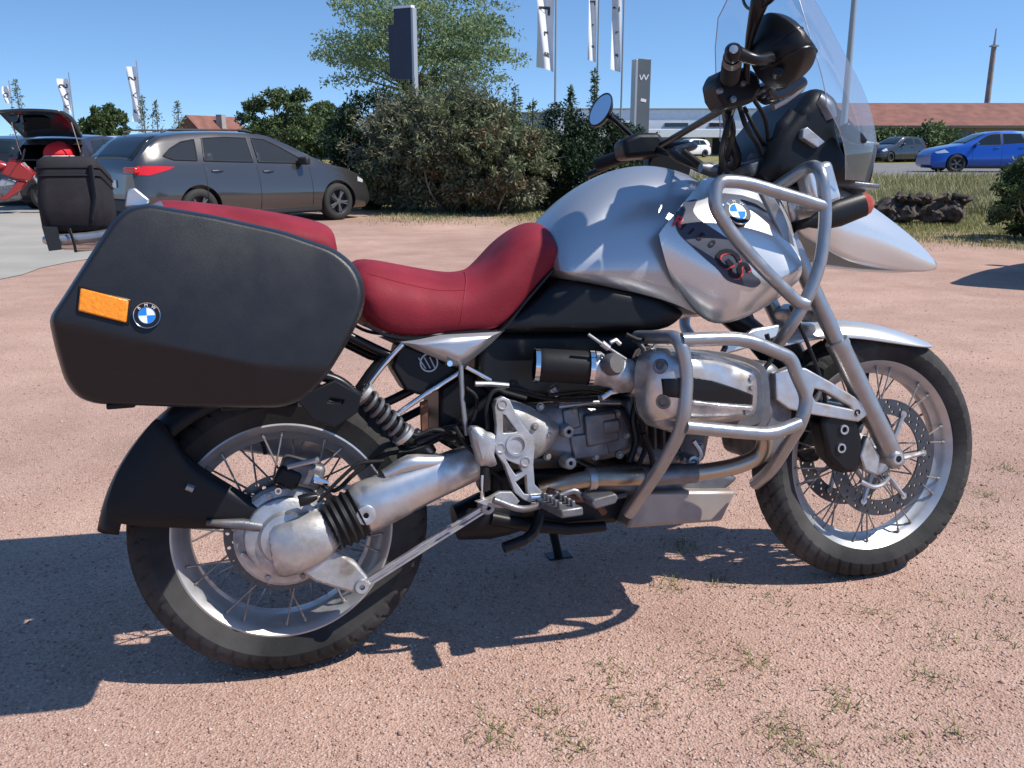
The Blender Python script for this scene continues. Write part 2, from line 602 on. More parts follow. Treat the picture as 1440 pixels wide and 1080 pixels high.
def stone_material():
    m = bpy.data.materials.new('stones')
    m.use_nodes = True
    nt = m.node_tree
    b = nt.nodes['Principled BSDF']
    b.inputs['Roughness'].default_value = 0.85
    b.inputs['Specular IOR Level'].default_value = 0.2
    g = nt.nodes.new('ShaderNodeNewGeometry')
    r = nt.nodes.new('ShaderNodeValToRGB')
    e = r.color_ramp.elements
    e[0].position, e[0].color = 0.0, (0.23, 0.13, 0.10, 1)
    e[1].position, e[1].color = 1.0, (0.58, 0.48, 0.41, 1)
    for p, c in ((0.3, (0.36, 0.22, 0.17, 1)), (0.6, (0.46, 0.31, 0.25, 1)), (0.85, (0.5, 0.37, 0.30, 1))):
        k = e.new(p)
        k.color = c
    nt.links.new(g.outputs['Random Per Island'], r.inputs['Fac'])
    nt.links.new(r.outputs['Color'], b.inputs['Base Color'])
    MATS['stones'] = m
stone_material()
def scatter_stones(name, n, seed, smin, smax):
    rng = np.random.default_rng(seed)
    d = 0.75 * (9.0 / 0.75) ** rng.random(n)          # denser towards the viewer, as they show larger there
    a = (rng.random(n) - 0.5) * 1.35
    px, py = d * np.tan(a * 0.9), d
    s = smin + (smax - smin) * rng.random(n) ** 2.5
    base = np.array([(1, 0, 0), (-1, 0, 0), (0, 1, 0), (0, -1, 0), (0, 0, 1), (0, 0, -1)], float)
    fb = np.array([(0, 2, 4), (2, 1, 4), (1, 3, 4), (3, 0, 4), (2, 0, 5), (1, 2, 5), (3, 1, 5), (0, 3, 5)])
    v = base[None] * (s[:, None] * (0.7 + 0.6 * rng.random((n, 3))))[:, None, :]
    v = v * (1 + 0.35 * (rng.random((n, 6, 1)) - 0.5))
    v[:, :, 2] *= 0.7
    th = rng.random(n) * 6.283
    c, q = np.cos(th)[:, None], np.sin(th)[:, None]
    x, y = v[:, :, 0] * c - v[:, :, 1] * q, v[:, :, 0] * q + v[:, :, 1] * c
    z = v[:, :, 2] + s[:, None] * 0.15 + ground_z(py)[:, None]
    V = np.stack([x + px[:, None], y + py[:, None], z], -1).reshape(-1, 3)
    F = (fb[None] + (np.arange(n) * 6)[:, None, None]).reshape(-1, 3)
    o = link(bpy.data.objects.new(name, np_mesh(name, V, F, 'stones')))
    return tag(o, 'loose reddish gravel stones strewn over the lot', 'gravel', kind='stuff')
scatter_stones('gravel', 110000, 4, 0.0012, 0.0046)
pb2 = scatter_stones('pebbles', 700, 6, 0.004, 0.009)
tag(pb2, 'few larger pebbles lying loose on the gravel', 'pebbles', kind='stuff')

# ------------------------------------------------------------------ the motorcycle (local axes: x forward, y left, z up; leans on its side stand)
BIKE_LOC, BIKE_ROT = (-0.4861, 1.8346, 0), (-0.1558, 0, 0.3028)
bike = empty('motorcycle', BIKE_LOC, BIKE_ROT)
tag(bike, 'silver touring motorcycle with red seat and black side cases, leaning on gravel', 'motorcycle')
WB = 1.506

def surf(rows, m, name, parent, sub=2, mirror=True, close=True, thick=0.0, crease=(), cols=()):
    """Shell through rows of points on the right half, mirrored to the left; rows run from the centre line downwards."""
    mb = MB()
    nr, nc = len(rows), len(rows[0])
    if mirror:
        full = [[(x, -y, z) for x, y, z in r] for r in reversed(rows[1:])] + [list(r) for r in rows]
        full[nr - 1] = [(x, 0.0, z) for x, y, z in rows[0]]
    else:
        full = [list(r) for r in rows]
    mb.rings(full, closed=False, loop=close)
    if close:
        n = len(full)
        mb.f.append(tuple(i * nc for i in range(n)))
        mb.f.append(tuple(i * nc + nc - 1 for i in reversed(range(n))))
    me = mb.mesh(name)
    if crease:
        at = me.attributes.new('crease_edge', 'FLOAT', 'EDGE')
        want = []
        for ri, w in crease:
            pts = [Vector(p) for p in rows[ri]]
            want += [(pts[i], pts[i + 1], w) for i in range(nc - 1)]
            want += [(Vector((a.x, -a.y, a.z)), Vector((b.x, -b.y, b.z)), w2) for a, b, w2 in want[-(nc - 1):]] if mirror else []
        for ci, w in cols:
            for k in range(nr - 1):
                want.append((Vector(rows[k][ci]), Vector(rows[k + 1][ci]), w))
        for e in me.edges:
            a, b = me.vertices[e.vertices[0]].co, me.vertices[e.vertices[1]].co
            for p, q, w in want:
                if ((a - p).length < 1e-4 and (b - q).length < 1e-4) or ((a - q).length < 1e-4 and (b - p).length < 1e-4):
                    at.data[e.index].value = w
    o = part(name, me, m, parent, angle=60)
    if sub:
        s = o.modifiers.new('sub', 'SUBSURF')
        s.levels = s.render_levels = sub
    if thick:
        t = o.modifiers.new('thick', 'SOLIDIFY')
        t.thickness = thick
        t.offset = 0
    return o

def radial_shell(outline, yfun, inner_y, fr=(1.0, 0.985, 0.96, 0.92, 0.85, 0.7, 0.5, 0.25), per=8, sharp=False):
    """Closed shell on the right side: an x-z outline, its outer face swelling to y = yfun(x, z, d) with d the share from rim (0) to middle (1)."""
    pts = outline if sharp else [tuple(p) for p in catmull(outline, per, True)]
    cx = sum(p[0] for p in pts) / len(pts)
    cz = sum(p[1] for p in pts) / len(pts)
    rings = [[(x, inner_y, z) for x, z in pts]]
    for k in fr:
        rings.append([(cx + (x - cx) * k, yfun(cx + (x - cx) * k, cz + (z - cz) * k, 1 - k), cz + (z - cz) * k) for x, z in pts])
    mb = MB()
    mb.rings(rings, True, True, False)
    n = len(pts)
    o = (len(rings) - 1) * n
    mb.v.append((cx, yfun(cx, cz, 1), cz))
    c = len(mb.v) - 1
    mb.f += [(o + i, o + (i + 1) % n, c) for i in range(n)]
    return mb

# ---- wheels
def tyre(R, hw, rr, blocks):
    """Tyre with a rounded carcass and staggered tread blocks cut into the crown and the shoulders."""
    prof = []
    for k in range(25):
        a = -PI / 2 + PI * k / 24
        s_, c_ = math.sin(a), math.cos(a)
        prof.append((rr + (R - rr) * abs(c_) ** 0.62, hw * (abs(s_) ** 0.9) * (1 if s_ > 0 else -1)))
    prof = [(rr - 0.012, -hw * 0.62), (rr, -hw * 0.8)] + prof[2:-2] + [(rr, hw * 0.8), (rr - 0.012, hw * 0.62)]
    n = 480
    mb = MB()
    rings = []
    for i in range(n):
        a = 2 * PI * i / n
        ring = []
        for r, h in prof:
            t = abs(h) / hw
            d = 0.0
            if r > R - 0.05:
                ph = (i / n * blocks + t * 1.6 + (0.5 if h > 0 else 0)) % 1.0
                if ph < 0.2 and t > 0.12:
                    d = 0.0058 * min(1, (r - (R - 0.05)) / 0.016)
                if 0.5 < t < 0.56:
                    d = max(d, 0.004)
            ring.append(((r - d) * math.cos(a), h, (r - d) * math.sin(a)))
        rings.append(ring)
    mb.rings(rings, False, loop=True)
    return mb

def wheel(name, c, R, hw, rr, rw, hub_r, hub_w, nsp, blocks, label):
    w = empty(name, c, (0, rad(random.uniform(0, 40)), 0), bike)
    w['label'] = label
    part('tyre', tyre(R, hw, rr, blocks), 'tyre_rubber', w, angle=28)
    mb = MB()
    mb.lathe([(rr + 0.002, -rw), (rr + 0.004, -rw - 0.006), (rr - 0.004, -rw - 0.008), (rr - 0.016, -rw + 0.002), (rr - 0.022, -rw * 0.75),
              (rr - 0.026, -rw * 0.55), (rr - 0.038, -rw * 0.35), (rr - 0.04, 0), (rr - 0.038, rw * 0.35), (rr - 0.026, rw * 0.55), (rr - 0.022, rw * 0.75),
              (rr - 0.016, rw - 0.002), (rr - 0.004, rw + 0.008), (rr + 0.004, rw + 0.006), (rr + 0.002, rw), (rr - 0.01, rw * 0.6), (rr - 0.02, 0), (rr - 0.01, -rw * 0.6)],
             n=128, close=True)
    part('rim', mb, 'rim_silver', w, angle=35)
    mb = MB()
    mb.lathe([(0.012, -hub_w - 0.012), (hub_r * 0.5, -hub_w - 0.012), (hub_r * 0.55, -hub_w), (hub_r, -hub_w), (hub_r, -hub_w + 0.01), (hub_r * 0.62, -hub_w + 0.02),
              (hub_r * 0.55, 0), (hub_r * 0.62, hub_w - 0.02), (hub_r, hub_w - 0.01), (hub_r, hub_w), (hub_r * 0.55, hub_w), (hub_r * 0.5, hub_w + 0.012), (0.012, hub_w + 0.012)], n=40)
    part('hub', mb, 'cast_aluminium', w, angle=35)
    # one spoke mesh per lacing direction, shared by the copies
    protos = []
    for side in (-1, 1):
        for lean_ in (-1, 1):
            m_ = MB()
            a = lean_ * 0.62
            p0 = (hub_r * 0.94 * math.cos(a), side * (hub_w - 0.006), hub_r * 0.94 * math.sin(a))
            p1 = ((rr - 0.02), side * rw * 0.86, 0)
            m_.tube([p0, p1], 0.0022, 6)
            p2 = np.array(p1) + (np.array(p0) - np.array(p1)) * 0.055
            m_.tube([p1, tuple(p2)], 0.0036, 6)
            me = m_.mesh('spoke')
            finish(me)
            me.materials.append(MATS['spoke_steel'])
            protos.append(me)
    for i in range(nsp):
        s_ = link(bpy.data.objects.new('spoke', protos[i % 4]), w)
        s_.rotation_euler = (0, 2 * PI * (i + 0.25 * (i % 2)) / nsp, 0)
    mb = MB()
    va = 1.9
    d = Vector((math.cos(va), 0, math.sin(va)))
    mb.tube([d * (rr - 0.036), d * (rr - 0.05), d * (rr - 0.07)], [0.006, 0.0045, 0.0045], 8)
    part('valve', mb, 'black_rubber', w)
    return w

random.seed(3)
rear_wheel = wheel('rear_wheel', (0, 0, 0.316), 0.318, 0.074, 0.231, 0.052, 0.062, 0.062, 40, 48, 'rear wheel with wide dusty tyre and wire spokes')
front_wheel = wheel('front_wheel', (WB, 0, 0.328), 0.33, 0.056, 0.253, 0.034, 0.05, 0.05, 40, 52, 'front wheel with narrow tyre and wire spokes')

def brake_disc(name, c, y, r0, r1, arms, parent):
    loops = [circle2(0, 0, r1, 64), list(reversed(circle2(0, 0, r0, 48)))]
    rows_ = 3
    for k in range(rows_):
        rr_ = r0 + (r1 - r0) * (k + 0.7) / (rows_ + 0.4)
        nn = 24
        for i in range(nn):
            a = 2 * PI * (i + k * 0.33) / nn
            loops.append(circle2(rr_ * math.cos(a), rr_ * math.sin(a), 0.0042, 8))
    me = plate(loops, 0, 0.005, 0)
    me.transform(Matrix.Translation((c[0], y, c[2])))
    d = part(name, me, 'steel_disc', parent, angle=30)
    mb = MB()
    for i in range(arms):
        a = 2 * PI * i / arms
        p0 = (c[0] + 0.045 * math.cos(a - 0.25), y, c[2] + 0.045 * math.sin(a - 0.25))
        p1 = (c[0] + (r0 + 0.012) * math.cos(a), y - 0.004, c[2] + (r0 + 0.012) * math.sin(a))
        mb.tube([p0, p1], [0.008, 0.006], 8)
        mb.cyl((p1[0], y - 0.007, p1[2]), (p1[0], y + 0.007, p1[2]), 0.009, 10)
    part('disc_carrier', mb, 'cast_aluminium', d)
    return d
brake_disc('brake_disc', (WB, 0, 0.328), -0.07, 0.112, 0.152, 6, bike)
brake_disc('brake_disc', (WB, 0, 0.328), 0.07, 0.112, 0.152, 6, bike)
brake_disc('brake_disc', (0, 0, 0.316), -0.066, 0.085, 0.125, 5, bike)

# ---- panniers
pan_out = [(-0.1941,0.9736),(-0.092,0.9534),(0.0199,0.924),(0.1101,0.8879),(0.142,0.8552),(0.1531,0.8155),(0.1432,0.7766),(0.1117,0.7254),(0.0674,0.663),(0.0377,0.6332),(-0.0014,0.6192),(-0.1615,0.6313),(-0.3034,0.6467),(-0.3316,0.6605),(-0.3457,0.6891),(-0.3509,0.7462),(-0.3517,0.7947),(-0.3342,0.8185),(-0.2914,0.8829),(-0.2459,0.951),(-0.2232,0.9697)]
ridge = [(-0.3456,0.7928),(-0.2566,0.7634),(-0.038,0.6999),(0.0651,0.6844)]
def pan_y(x, z, d):
    rz = np.interp(x, [p[0] for p in ridge], [p[1] for p in ridge])
    h = z - rz
    y = -0.462 + (0.07 * h + 0.5 * h * h if h > 0 else -0.5 * h)
    return y + 0.026 * max(0.0, 1 - d / 0.06) ** 2.2
def pannier():
    # corners kept crisp: the outline is filleted, not splined
    ol = fillet([(p[0], p[1], 0) for p in pan_out + pan_out[:1]], 0.02, 3)
    ol = [(p[0], p[1]) for p in ol[:-1]]
    den = []
    for i in range(len(ol)):
        a, b = ol[i], ol[(i + 1) % len(ol)]
        n = max(1, int(math.dist(a, b) / 0.012))
        den += [(a[0] + (b[0] - a[0]) * k / n, a[1] + (b[1] - a[1]) * k / n) for k in range(n)]
    return radial_shell(den, pan_y, -0.33, fr=[1.0, 0.997, 0.992, 0.985, 0.977, 0.968, 0.958, 0.947, 0.935] + list(np.linspace(0.92, 0.04, 40)), sharp=True)
pm = pannier()
pan_objs = both('pannier_lid', pm, 'pannier_plastic', bike, angle=50)
pan_objs[0]['label'] = 'black hard side case lid with amber reflector'
base_ol = [(x * 0.985 + (0.985 - 1) * 0.08, 0.8 + (z - 0.8) * 0.985) for x, z in pan_out]
mb = MB()
mb.prism(base_ol, -0.335, -0.2)
shells = both('pannier_base', mb, 'black_plastic', bike, bevel=0.012)
# reflector and roundel on the lid face
def on_pan(px, z, off):
    return (px, pan_y(px, z, 1) - off, z)
rc = [(-0.2986,0.8389),(-0.2301,0.8168),(-0.2363,0.7811),(-0.3048,0.8038)]
def lid_patch(poly, off, th):
    ins = [on_pan(x, z, -th) for x, z in poly]
    outs = [on_pan(x, z, off) for x, z in poly]
    return MB().rings([ins, outs], True, True, True)
rx, rz_ = sum(p[0] for p in rc) / 4, sum(p[1] for p in rc) / 4
part('reflector_frame', lid_patch([(rx + (x - rx) * 1.1, rz_ + (z - rz_) * 1.16) for x, z in rc], 0.002, 0.004), 'satin_black', pan_objs[0], bevel=0.002)
part('reflector', lid_patch(rc, 0.006, 0.002), 'amber_lens', pan_objs[0], bevel=0.0025)
def roundel(c, nrm, r, parent, up=(0, 0, 1)):
    """Round badge: dark ring, blue and white quarters, silver rim and the three letters."""
    n = Vector(nrm).normalized()
    u = Vector(up)
    u = (u - n * u.dot(n)).normalized()
    s_ = u.cross(n)
    c = Vector(c)
    mb = MB()
    mb.lathe([(0.0001, -0.008), (r, -0.008), (r, 0.002), (r * 0.94, 0.0035), (0.0001, 0.0035)], c, n, 40)
    base = part('badge', mb, 'black_decal', parent, angle=30)
    mb = MB()
    mb.lathe([(r * 1.0, 0.001), (r * 1.04, 0.002), (r * 1.0, 0.0045), (r * 0.95, 0.004)], c, n, 40)
    part('badge_rim', mb, 'chrome', base)
    mb = MB()
    mb.lathe([(r * 0.60, 0.0034), (r * 0.60, 0.0042), (r * 0.645, 0.0042), (r * 0.645, 0.0034)], c, n, 40)
    part('badge_ring', mb, 'chrome', base)
    for q in range(4):
        mb = MB()
        pts = [c + n * 0.004] + [c + n * 0.004 + (s_ * math.cos(a) + u * math.sin(a)) * r * 0.6 for a in [PI / 2 * (q + k / 8) for k in range(9)]]
        mb.add(pts, [tuple(range(10))])
        part('badge_quarter', mb, 'white_decal' if q % 2 == 0 else 'blue_decal', base, smooth=False)
    for i, ch in enumerate('BMW'):
        me = text_mesh(ch, r * 0.34, 0.0)
        a = PI / 2 + (1 - i) * 0.72
        pos = c + n * 0.0046 + (s_ * math.cos(a) + u * math.sin(a)) * r * 0.79
        uu = (s_ * math.cos(a) + u * math.sin(a))
        ss = uu.cross(n)
        M = Matrix((ss, uu, n)).transposed().to_4x4()
        M.translation = pos
        me.transform(M)
        part('badge_letter', me, 'white_decal', base, smooth=False)
    return base
bc = (-0.208,-0.46,0.7908)
roundel(on_pan(bc[0] + 0.003, bc[2], 0.002), (0, -1, 0.1), 0.0205, pan_objs[0])
mb = MB()
for p_ in ((-0.2645,-0.38,0.6401), (-0.0824,-0.38,0.6225)):
    mb = MB()
    mb.box((p_[0], -0.37, p_[2] + 0.002), (0.045, 0.03, 0.01))
    part('pannier_foot', mb, 'black_rubber', shells[0], bevel=0.003)
# carrier bars and latch between case and frame
mb = MB()
mb.tube(fillet([(-0.1137,-0.2,0.7061),(0.0427,-0.2,0.6679),(0.121,-0.2,0.6411),(0.1566,-0.2,0.6027)], 0.03), 0.011, 10)
both('pannier_carrier', mb, 'satin_black', bike)
lt = [(0.0355,0.6134),(0.1088,0.6414),(0.1556,0.6095),(0.1466,0.5788),(0.103,0.5541),(0.0627,0.5718)]
part('pannier_latch', plate([lt, [(0.0959,0.6142),(0.1273,0.606),(0.1223,0.5923),(0.0895,0.6006)]], -0.21, 0.02, 0.003), 'black_plastic', bike, angle=30)

# ---- seats
rows = [
 [(0.1646,0,0.9059),(0.2644,0,0.8839),(0.3513,0,0.8651),(0.4161,0,0.8531),(0.4632,0,0.8641),(0.5017,0,0.8949),(0.5376,0,0.9356),(0.5816,0,0.9619),(0.6179,0,0.9627),(0.638,0,0.946)],
 [(0.1528,-0.09,0.887),(0.2481,-0.09,0.8643),(0.3312,-0.09,0.8445),(0.3931,-0.09,0.8329),(0.4381,-0.09,0.8418),(0.4815,-0.09,0.8724),(0.5193,-0.09,0.9144),(0.5633,-0.09,0.9426),(0.5997,-0.09,0.9432),(0.6223,-0.09,0.9239)],
 [(0.1522,-0.14,0.859),(0.2423,-0.14,0.8336),(0.3188,-0.14,0.8127),(0.3793,-0.14,0.8025),(0.4233,-0.14,0.8125),(0.4753,-0.14,0.8464),(0.5188,-0.14,0.8901),(0.5619,-0.14,0.9191),(0.5975,-0.14,0.9151),(0.6196,-0.14,0.8961)],
 [(0.1536,-0.16,0.8085),(0.2392,-0.16,0.79),(0.3122,-0.16,0.7702),(0.3724,-0.16,0.7642),(0.416,-0.16,0.7739),(0.4754,-0.16,0.8084),(0.5249,-0.16,0.8499),(0.5662,-0.16,0.88),(0.5988,-0.16,0.8865),(0.6165,-0.16,0.8829)],
 [(0.1669,-0.15,0.7718),(0.2347,-0.15,0.7361),(0.2967,-0.15,0.7266),(0.3652,-0.15,0.7286),(0.4273,-0.15,0.7311),(0.4868,-0.15,0.7551),(0.5369,-0.15,0.7982),(0.5775,-0.15,0.8391),(0.6061,-0.15,0.8594),(0.6179,-0.15,0.8681)],
 [(0.1754,-0.135,0.7595),(0.2321,-0.135,0.724),(0.2915,-0.135,0.7145),(0.3761,-0.135,0.72),(0.4388,-0.135,0.7209),(0.4801,-0.135,0.7216),(0.5293,-0.135,0.7742),(0.5754,-0.135,0.8212),(0.6095,-0.135,0.8506),(0.6199,-0.135,0.8626)],
]
rows.append([(x, 0.0, z) for x, y, z in rows[-1]])
seat = surf(rows, 'seat_vinyl', 'rider_seat', bike, crease=((5, 0.7),))
seat['label'] = 'red vinyl rider seat'
# side panel pressed into the seat front: a raised seam line
sm = [(0.4167,-0.165,0.8124),(0.4243,-0.165,0.8403),(0.4539,-0.165,0.8761),(0.4899,-0.165,0.9105),(0.5268,-0.165,0.9243),(0.5529,-0.165,0.9057),(0.5402,-0.165,0.8732),(0.5016,-0.165,0.8267),(0.4652,-0.165,0.7894),(0.4366,-0.165,0.7788),(0.4187,-0.165,0.7916)]
# piping along the seat's lower edge
mb = MB()
mb.tube([(0.184,-0.142,0.749),(0.2307,-0.142,0.7214),(0.29,-0.142,0.7119),(0.3742,-0.142,0.7174),(0.4367,-0.142,0.7182),(0.4779,-0.142,0.7189),(0.5302,-0.142,0.7726),(0.5762,-0.142,0.8195),(0.6138,-0.142,0.8563)], 0.004, 6, smooth=4)
both('seat_piping', mb, 'satin_black', bike)
rows = [
 [(-0.2357,0,1.0222),(-0.1754,0,1.0256),(-0.0925,0,1.0155),(-0.0076,0,1.0037),(0.0794,0,0.987),(0.1353,0,0.9707),(0.1554,0,0.952)],
 [(-0.2244,-0.09,1.006),(-0.1719,-0.09,1.0092),(-0.0929,-0.09,0.9966),(-0.0117,-0.09,0.9838),(0.0714,-0.09,0.9677),(0.1305,-0.09,0.949),(0.1496,-0.09,0.9281)],
 [(-0.2163,-0.13,0.9871),(-0.1718,-0.13,0.9835),(-0.0943,-0.13,0.9709),(-0.0148,-0.13,0.958),(0.0667,-0.13,0.942),(0.1291,-0.13,0.9261),(0.1466,-0.13,0.9084)],
 [(-0.206,-0.13,0.9573),(-0.1679,-0.13,0.9509),(-0.0968,-0.13,0.938),(-0.0172,-0.13,0.9247),(0.0644,-0.13,0.9081),(0.1267,-0.13,0.889),(0.1504,-0.13,0.8795)],
 [(-0.2022,-0.11,0.9423),(-0.1701,-0.11,0.9359),(-0.0983,-0.11,0.9227),(-0.0178,-0.11,0.909),(0.0648,-0.11,0.892),(0.1277,-0.11,0.8725),(0.149,-0.11,0.8659)],
]
rows.append([(x, 0.0, z) for x, y, z in rows[-1]])
po = surf(rows, 'seat_vinyl', 'pillion_seat', bike)
po['label'] = 'red vinyl pillion seat'

# ---- fuel tank and its front side fairings
rows = [
 [(0.6093,0,0.9272),(0.6521,0,0.988),(0.7069,0,1.0359),(0.789,0,1.0776),(0.8811,0,1.1002),(0.9649,0,1.0932),(1.0405,0,1.0674),(1.1077,0,1.0308)],
 [(0.5843,-0.1,0.8979),(0.6321,-0.1,0.9634),(0.6843,-0.1,1.0044),(0.754,-0.1,1.0394),(0.8329,-0.1,1.0544),(0.9127,-0.1,1.0457),(0.9845,-0.1,1.0176),(1.0409,-0.1,0.9776)],
 [(0.583,-0.165,0.8626),(0.6268,-0.165,0.9005),(0.6723,-0.165,0.9296),(0.7278,-0.165,0.9465),(0.799,-0.165,0.9526),(0.8766,-0.165,0.9493),(0.9343,-0.165,0.9355),(0.9729,-0.165,0.9092)],
 [(0.5907,-0.185,0.833),(0.6279,-0.185,0.8346),(0.672,-0.185,0.8344),(0.7283,-0.185,0.8337),(0.796,-0.185,0.8388),(0.8633,-0.185,0.8487),(0.9159,-0.185,0.8515),(0.9598,-0.185,0.8389)],
 [(0.6072,-0.165,0.8223),(0.6397,-0.165,0.8179),(0.6841,-0.165,0.8099),(0.7592,-0.165,0.7911),(0.8412,-0.165,0.7684),(0.8968,-0.165,0.7466),(0.9408,-0.165,0.7219),(0.9767,-0.165,0.7102)],
]
rows.append([(x, 0.0, z) for x, y, z in rows[-1]])
tank = surf(rows, 'silver_paint', 'fuel_tank', bike, crease=((3, 0.35), (4, 0.8)))
rows = [
 [(1.0177,-0.085,1.0483),(1.0711,-0.09,1.0521),(1.1356,-0.09,1.0466),(1.1893,-0.09,1.0294),(1.2159,-0.09,0.9888),(1.2309,-0.09,0.9446)],
 [(0.985,-0.117,1.0381),(1.0373,-0.128,1.033),(1.1028,-0.13,1.0256),(1.1553,-0.13,1.0053),(1.1852,-0.13,0.9687),(1.2039,-0.13,0.9319)],
 [(0.9245,-0.16,0.9943),(0.982,-0.178,0.9883),(1.0532,-0.185,0.9722),(1.1114,-0.185,0.952),(1.1555,-0.185,0.919),(1.1776,-0.185,0.8893)],
 [(0.8674,-0.19,0.9505),(0.9274,-0.21,0.9336),(1.0027,-0.222,0.9153),(1.0793,-0.222,0.893),(1.1373,-0.222,0.8659),(1.1649,-0.222,0.8491)],
 [(0.8242,-0.202,0.9092),(0.8912,-0.222,0.8646),(0.9661,-0.235,0.8151),(1.0438,-0.235,0.7932),(1.1092,-0.235,0.7999),(1.163,-0.235,0.8231)],
 [(0.8422,-0.202,0.8333),(0.8833,-0.206,0.7757),(0.9472,-0.215,0.7318),(1.0369,-0.215,0.7399),(1.1144,-0.215,0.7681),(1.1746,-0.215,0.8073)],
 [(0.8708,-0.184,0.7921),(0.9114,-0.184,0.7381),(0.9596,-0.185,0.6972),(1.0436,-0.185,0.7118),(1.1261,-0.185,0.7482),(1.1874,-0.185,0.7945)],
 [(0.9321,-0.1,0.7905),(0.9711,-0.1,0.7358),(1.015,-0.1,0.7),(1.099,-0.1,0.7123),(1.1775,-0.1,0.749),(1.2375,-0.1,0.7941)],
]
shr = []
for sgn in (1, -1):
    rr2 = [[(x, y * sgn, z) for x, y, z in r] for r in rows]
    s_ = surf(rr2, 'pale_silver_paint', 'side_fairing', bike, mirror=False, close=True, crease=((1, 0.6), (4, 0.6), (6, 0.9), (7, 0.9)), cols=((0, 1.0), (5, 0.7)))
    shr.append(s_)
from mathutils.bvhtree import BVHTree
bpy.context.view_layer.update()
def tree_of(o):
    dg = bpy.context.evaluated_depsgraph_get()
    ev = o.evaluated_get(dg)
    me = ev.to_mesh()
    t = BVHTree.FromPolygons([v.co.copy() for v in me.vertices], [tuple(p.vertices) for p in me.polygons])
    ev.to_mesh_clear()
    return t
def drape(me, tree, off, cuts=0):
    """Lay a flat x-z outline mesh onto a body surface from the right."""
    bm = bmesh.new()
    bm.from_mesh(me)
    bmesh.ops.triangulate(bm, faces=bm.faces)
    for _ in range(cuts):
        long_ = [e for e in bm.edges if e.calc_length() > 0.008]
        if not long_:
            break
        bmesh.ops.subdivide_edges(bm, edges=long_, cuts=1, use_grid_fill=False)
        bmesh.ops.triangulate(bm, faces=bm.faces)
    for v in bm.verts:
        h = tree.ray_cast(Vector((v.co.x, -1.0, v.co.z)), Vector((0, 1, 0)))
        if h[0]:
            v.co = h[0] + h[1] * off * (1 if h[1].y < 0 else -1)
        else:
            q = tree.find_nearest(Vector((v.co.x, -0.25, v.co.z)))
            v.co = q[0] + Vector((0, -off, 0))
    bm.to_mesh(me)
    bm.free()
    return me
st = tree_of(shr[0])
def decal(name, loops, m, off, parent, cuts=5):
    me = plate(loops, -0.3, 0, 0)
    return part(name, drape(me, st, off, cuts), m, parent, smooth=True)
band = [(0.8678,0.9405),(0.8838,0.9643),(0.9098,0.9789),(0.9357,0.9831),(0.925,0.9696),(0.916,0.9546),(0.9275,0.9346),(0.9512,0.9157),(0.9787,0.895),(1.0062,0.8694),(1.0234,0.844),(1.0335,0.8155),(1.0546,0.7958),(1.04,0.7839),(1.0079,0.79),(0.9729,0.8024),(0.9524,0.8249),(0.9269,0.8475),(0.8983,0.876),(0.8735,0.9041),(0.8673,0.9224)]
decal('fairing_stripe', [[tuple(p) for p in catmull(band, 3, True)]], 'grey_decal', 0.002, shr[0])
arc = [(0.9714,0.9939),(1.0088,0.9965),(1.0535,0.9911),(1.095,0.9779),(1.1276,0.9519),(1.1456,0.9245),(1.1345,0.9279),(1.1091,0.9507),(1.0729,0.9672),(1.0261,0.9744),(0.9762,0.9721)]
decal('fairing_stripe', [arc], 'grey_decal', 0.002, shr[0])
def drape_text(txt, px, size, ang, m, shear=0.2, off=0.0042, bold=0.0):
    me = text_mesh(txt, size, 0, shear, bold)
    M = Matrix.Translation((px[0], 0, px[2])) @ Matrix.Rotation(-ang, 4, 'Y') @ Matrix(((1, 0, 0, 0), (0, 0, 1, 0), (0, 1, 0, 0), (0, 0, 0, 1)))
    me.transform(M)
    return part('fairing_lettering', drape(me, st, off, 1), m, shr[0], smooth=False)
for ch, p_, a in (('1', (0.88,-0.235,0.9221), -0.7), ('1', (0.8959,-0.235,0.911), -0.7), ('5', (0.9162,-0.235,0.8998), -0.7), ('0', (0.94,-0.235,0.8839), -0.7)):
    drape_text(ch, p_, 0.025, a, 'black_decal', bold=0.0007)
drape_text('GS', (0.9762,-0.24,0.8439), 0.066, -0.8, 'black_decal', 0.35, bold=0.0016)
drape_text('GS', (0.9797,-0.24,0.8407), 0.066, -0.8, 'red_decal', 0.35, off=0.0032, bold=0.001)
drape_text('R', (0.8712,-0.225,0.9337), 0.036, -0.45, 'red_decal', 0.3, bold=0.001)
h_ = st.ray_cast(Vector(((1.0135,-0.22,0.9463)[0], -1, (1.0135,-0.22,0.9463)[2])), Vector((0, 1, 0)))
nn_ = h_[1] if h_[1].y < 0 else -h_[1]
roundel(h_[0] + nn_ * 0.009, nn_, 0.033, shr[0])

# stitched seams on the rider seat
sts = tree_of(seat)
for ln in ([(0.4732,-0.16,0.9202),(0.456,-0.16,0.8881),(0.426,-0.16,0.8477),(0.4057,-0.16,0.813),(0.3914,-0.16,0.7751),(0.383,-0.16,0.7339)], [(0.1993,-0.16,0.8508),(0.2709,-0.16,0.8277),(0.3445,-0.16,0.8098),(0.4054,-0.16,0.8071)]):
    pts = []
    for p_ in catmull(ln, 8):
        h = sts.ray_cast(Vector((p_[0], -1, p_[2])), Vector((0, 1, 0)))
        if h[0]: pts.append(h[0] + Vector((0, 0.0008, 0)))
    if len(pts) > 3:
        mb = MB(); mb.tube(pts, 0.0018, 6); part('seat_seam', mb, 'seat_vinyl', seat)
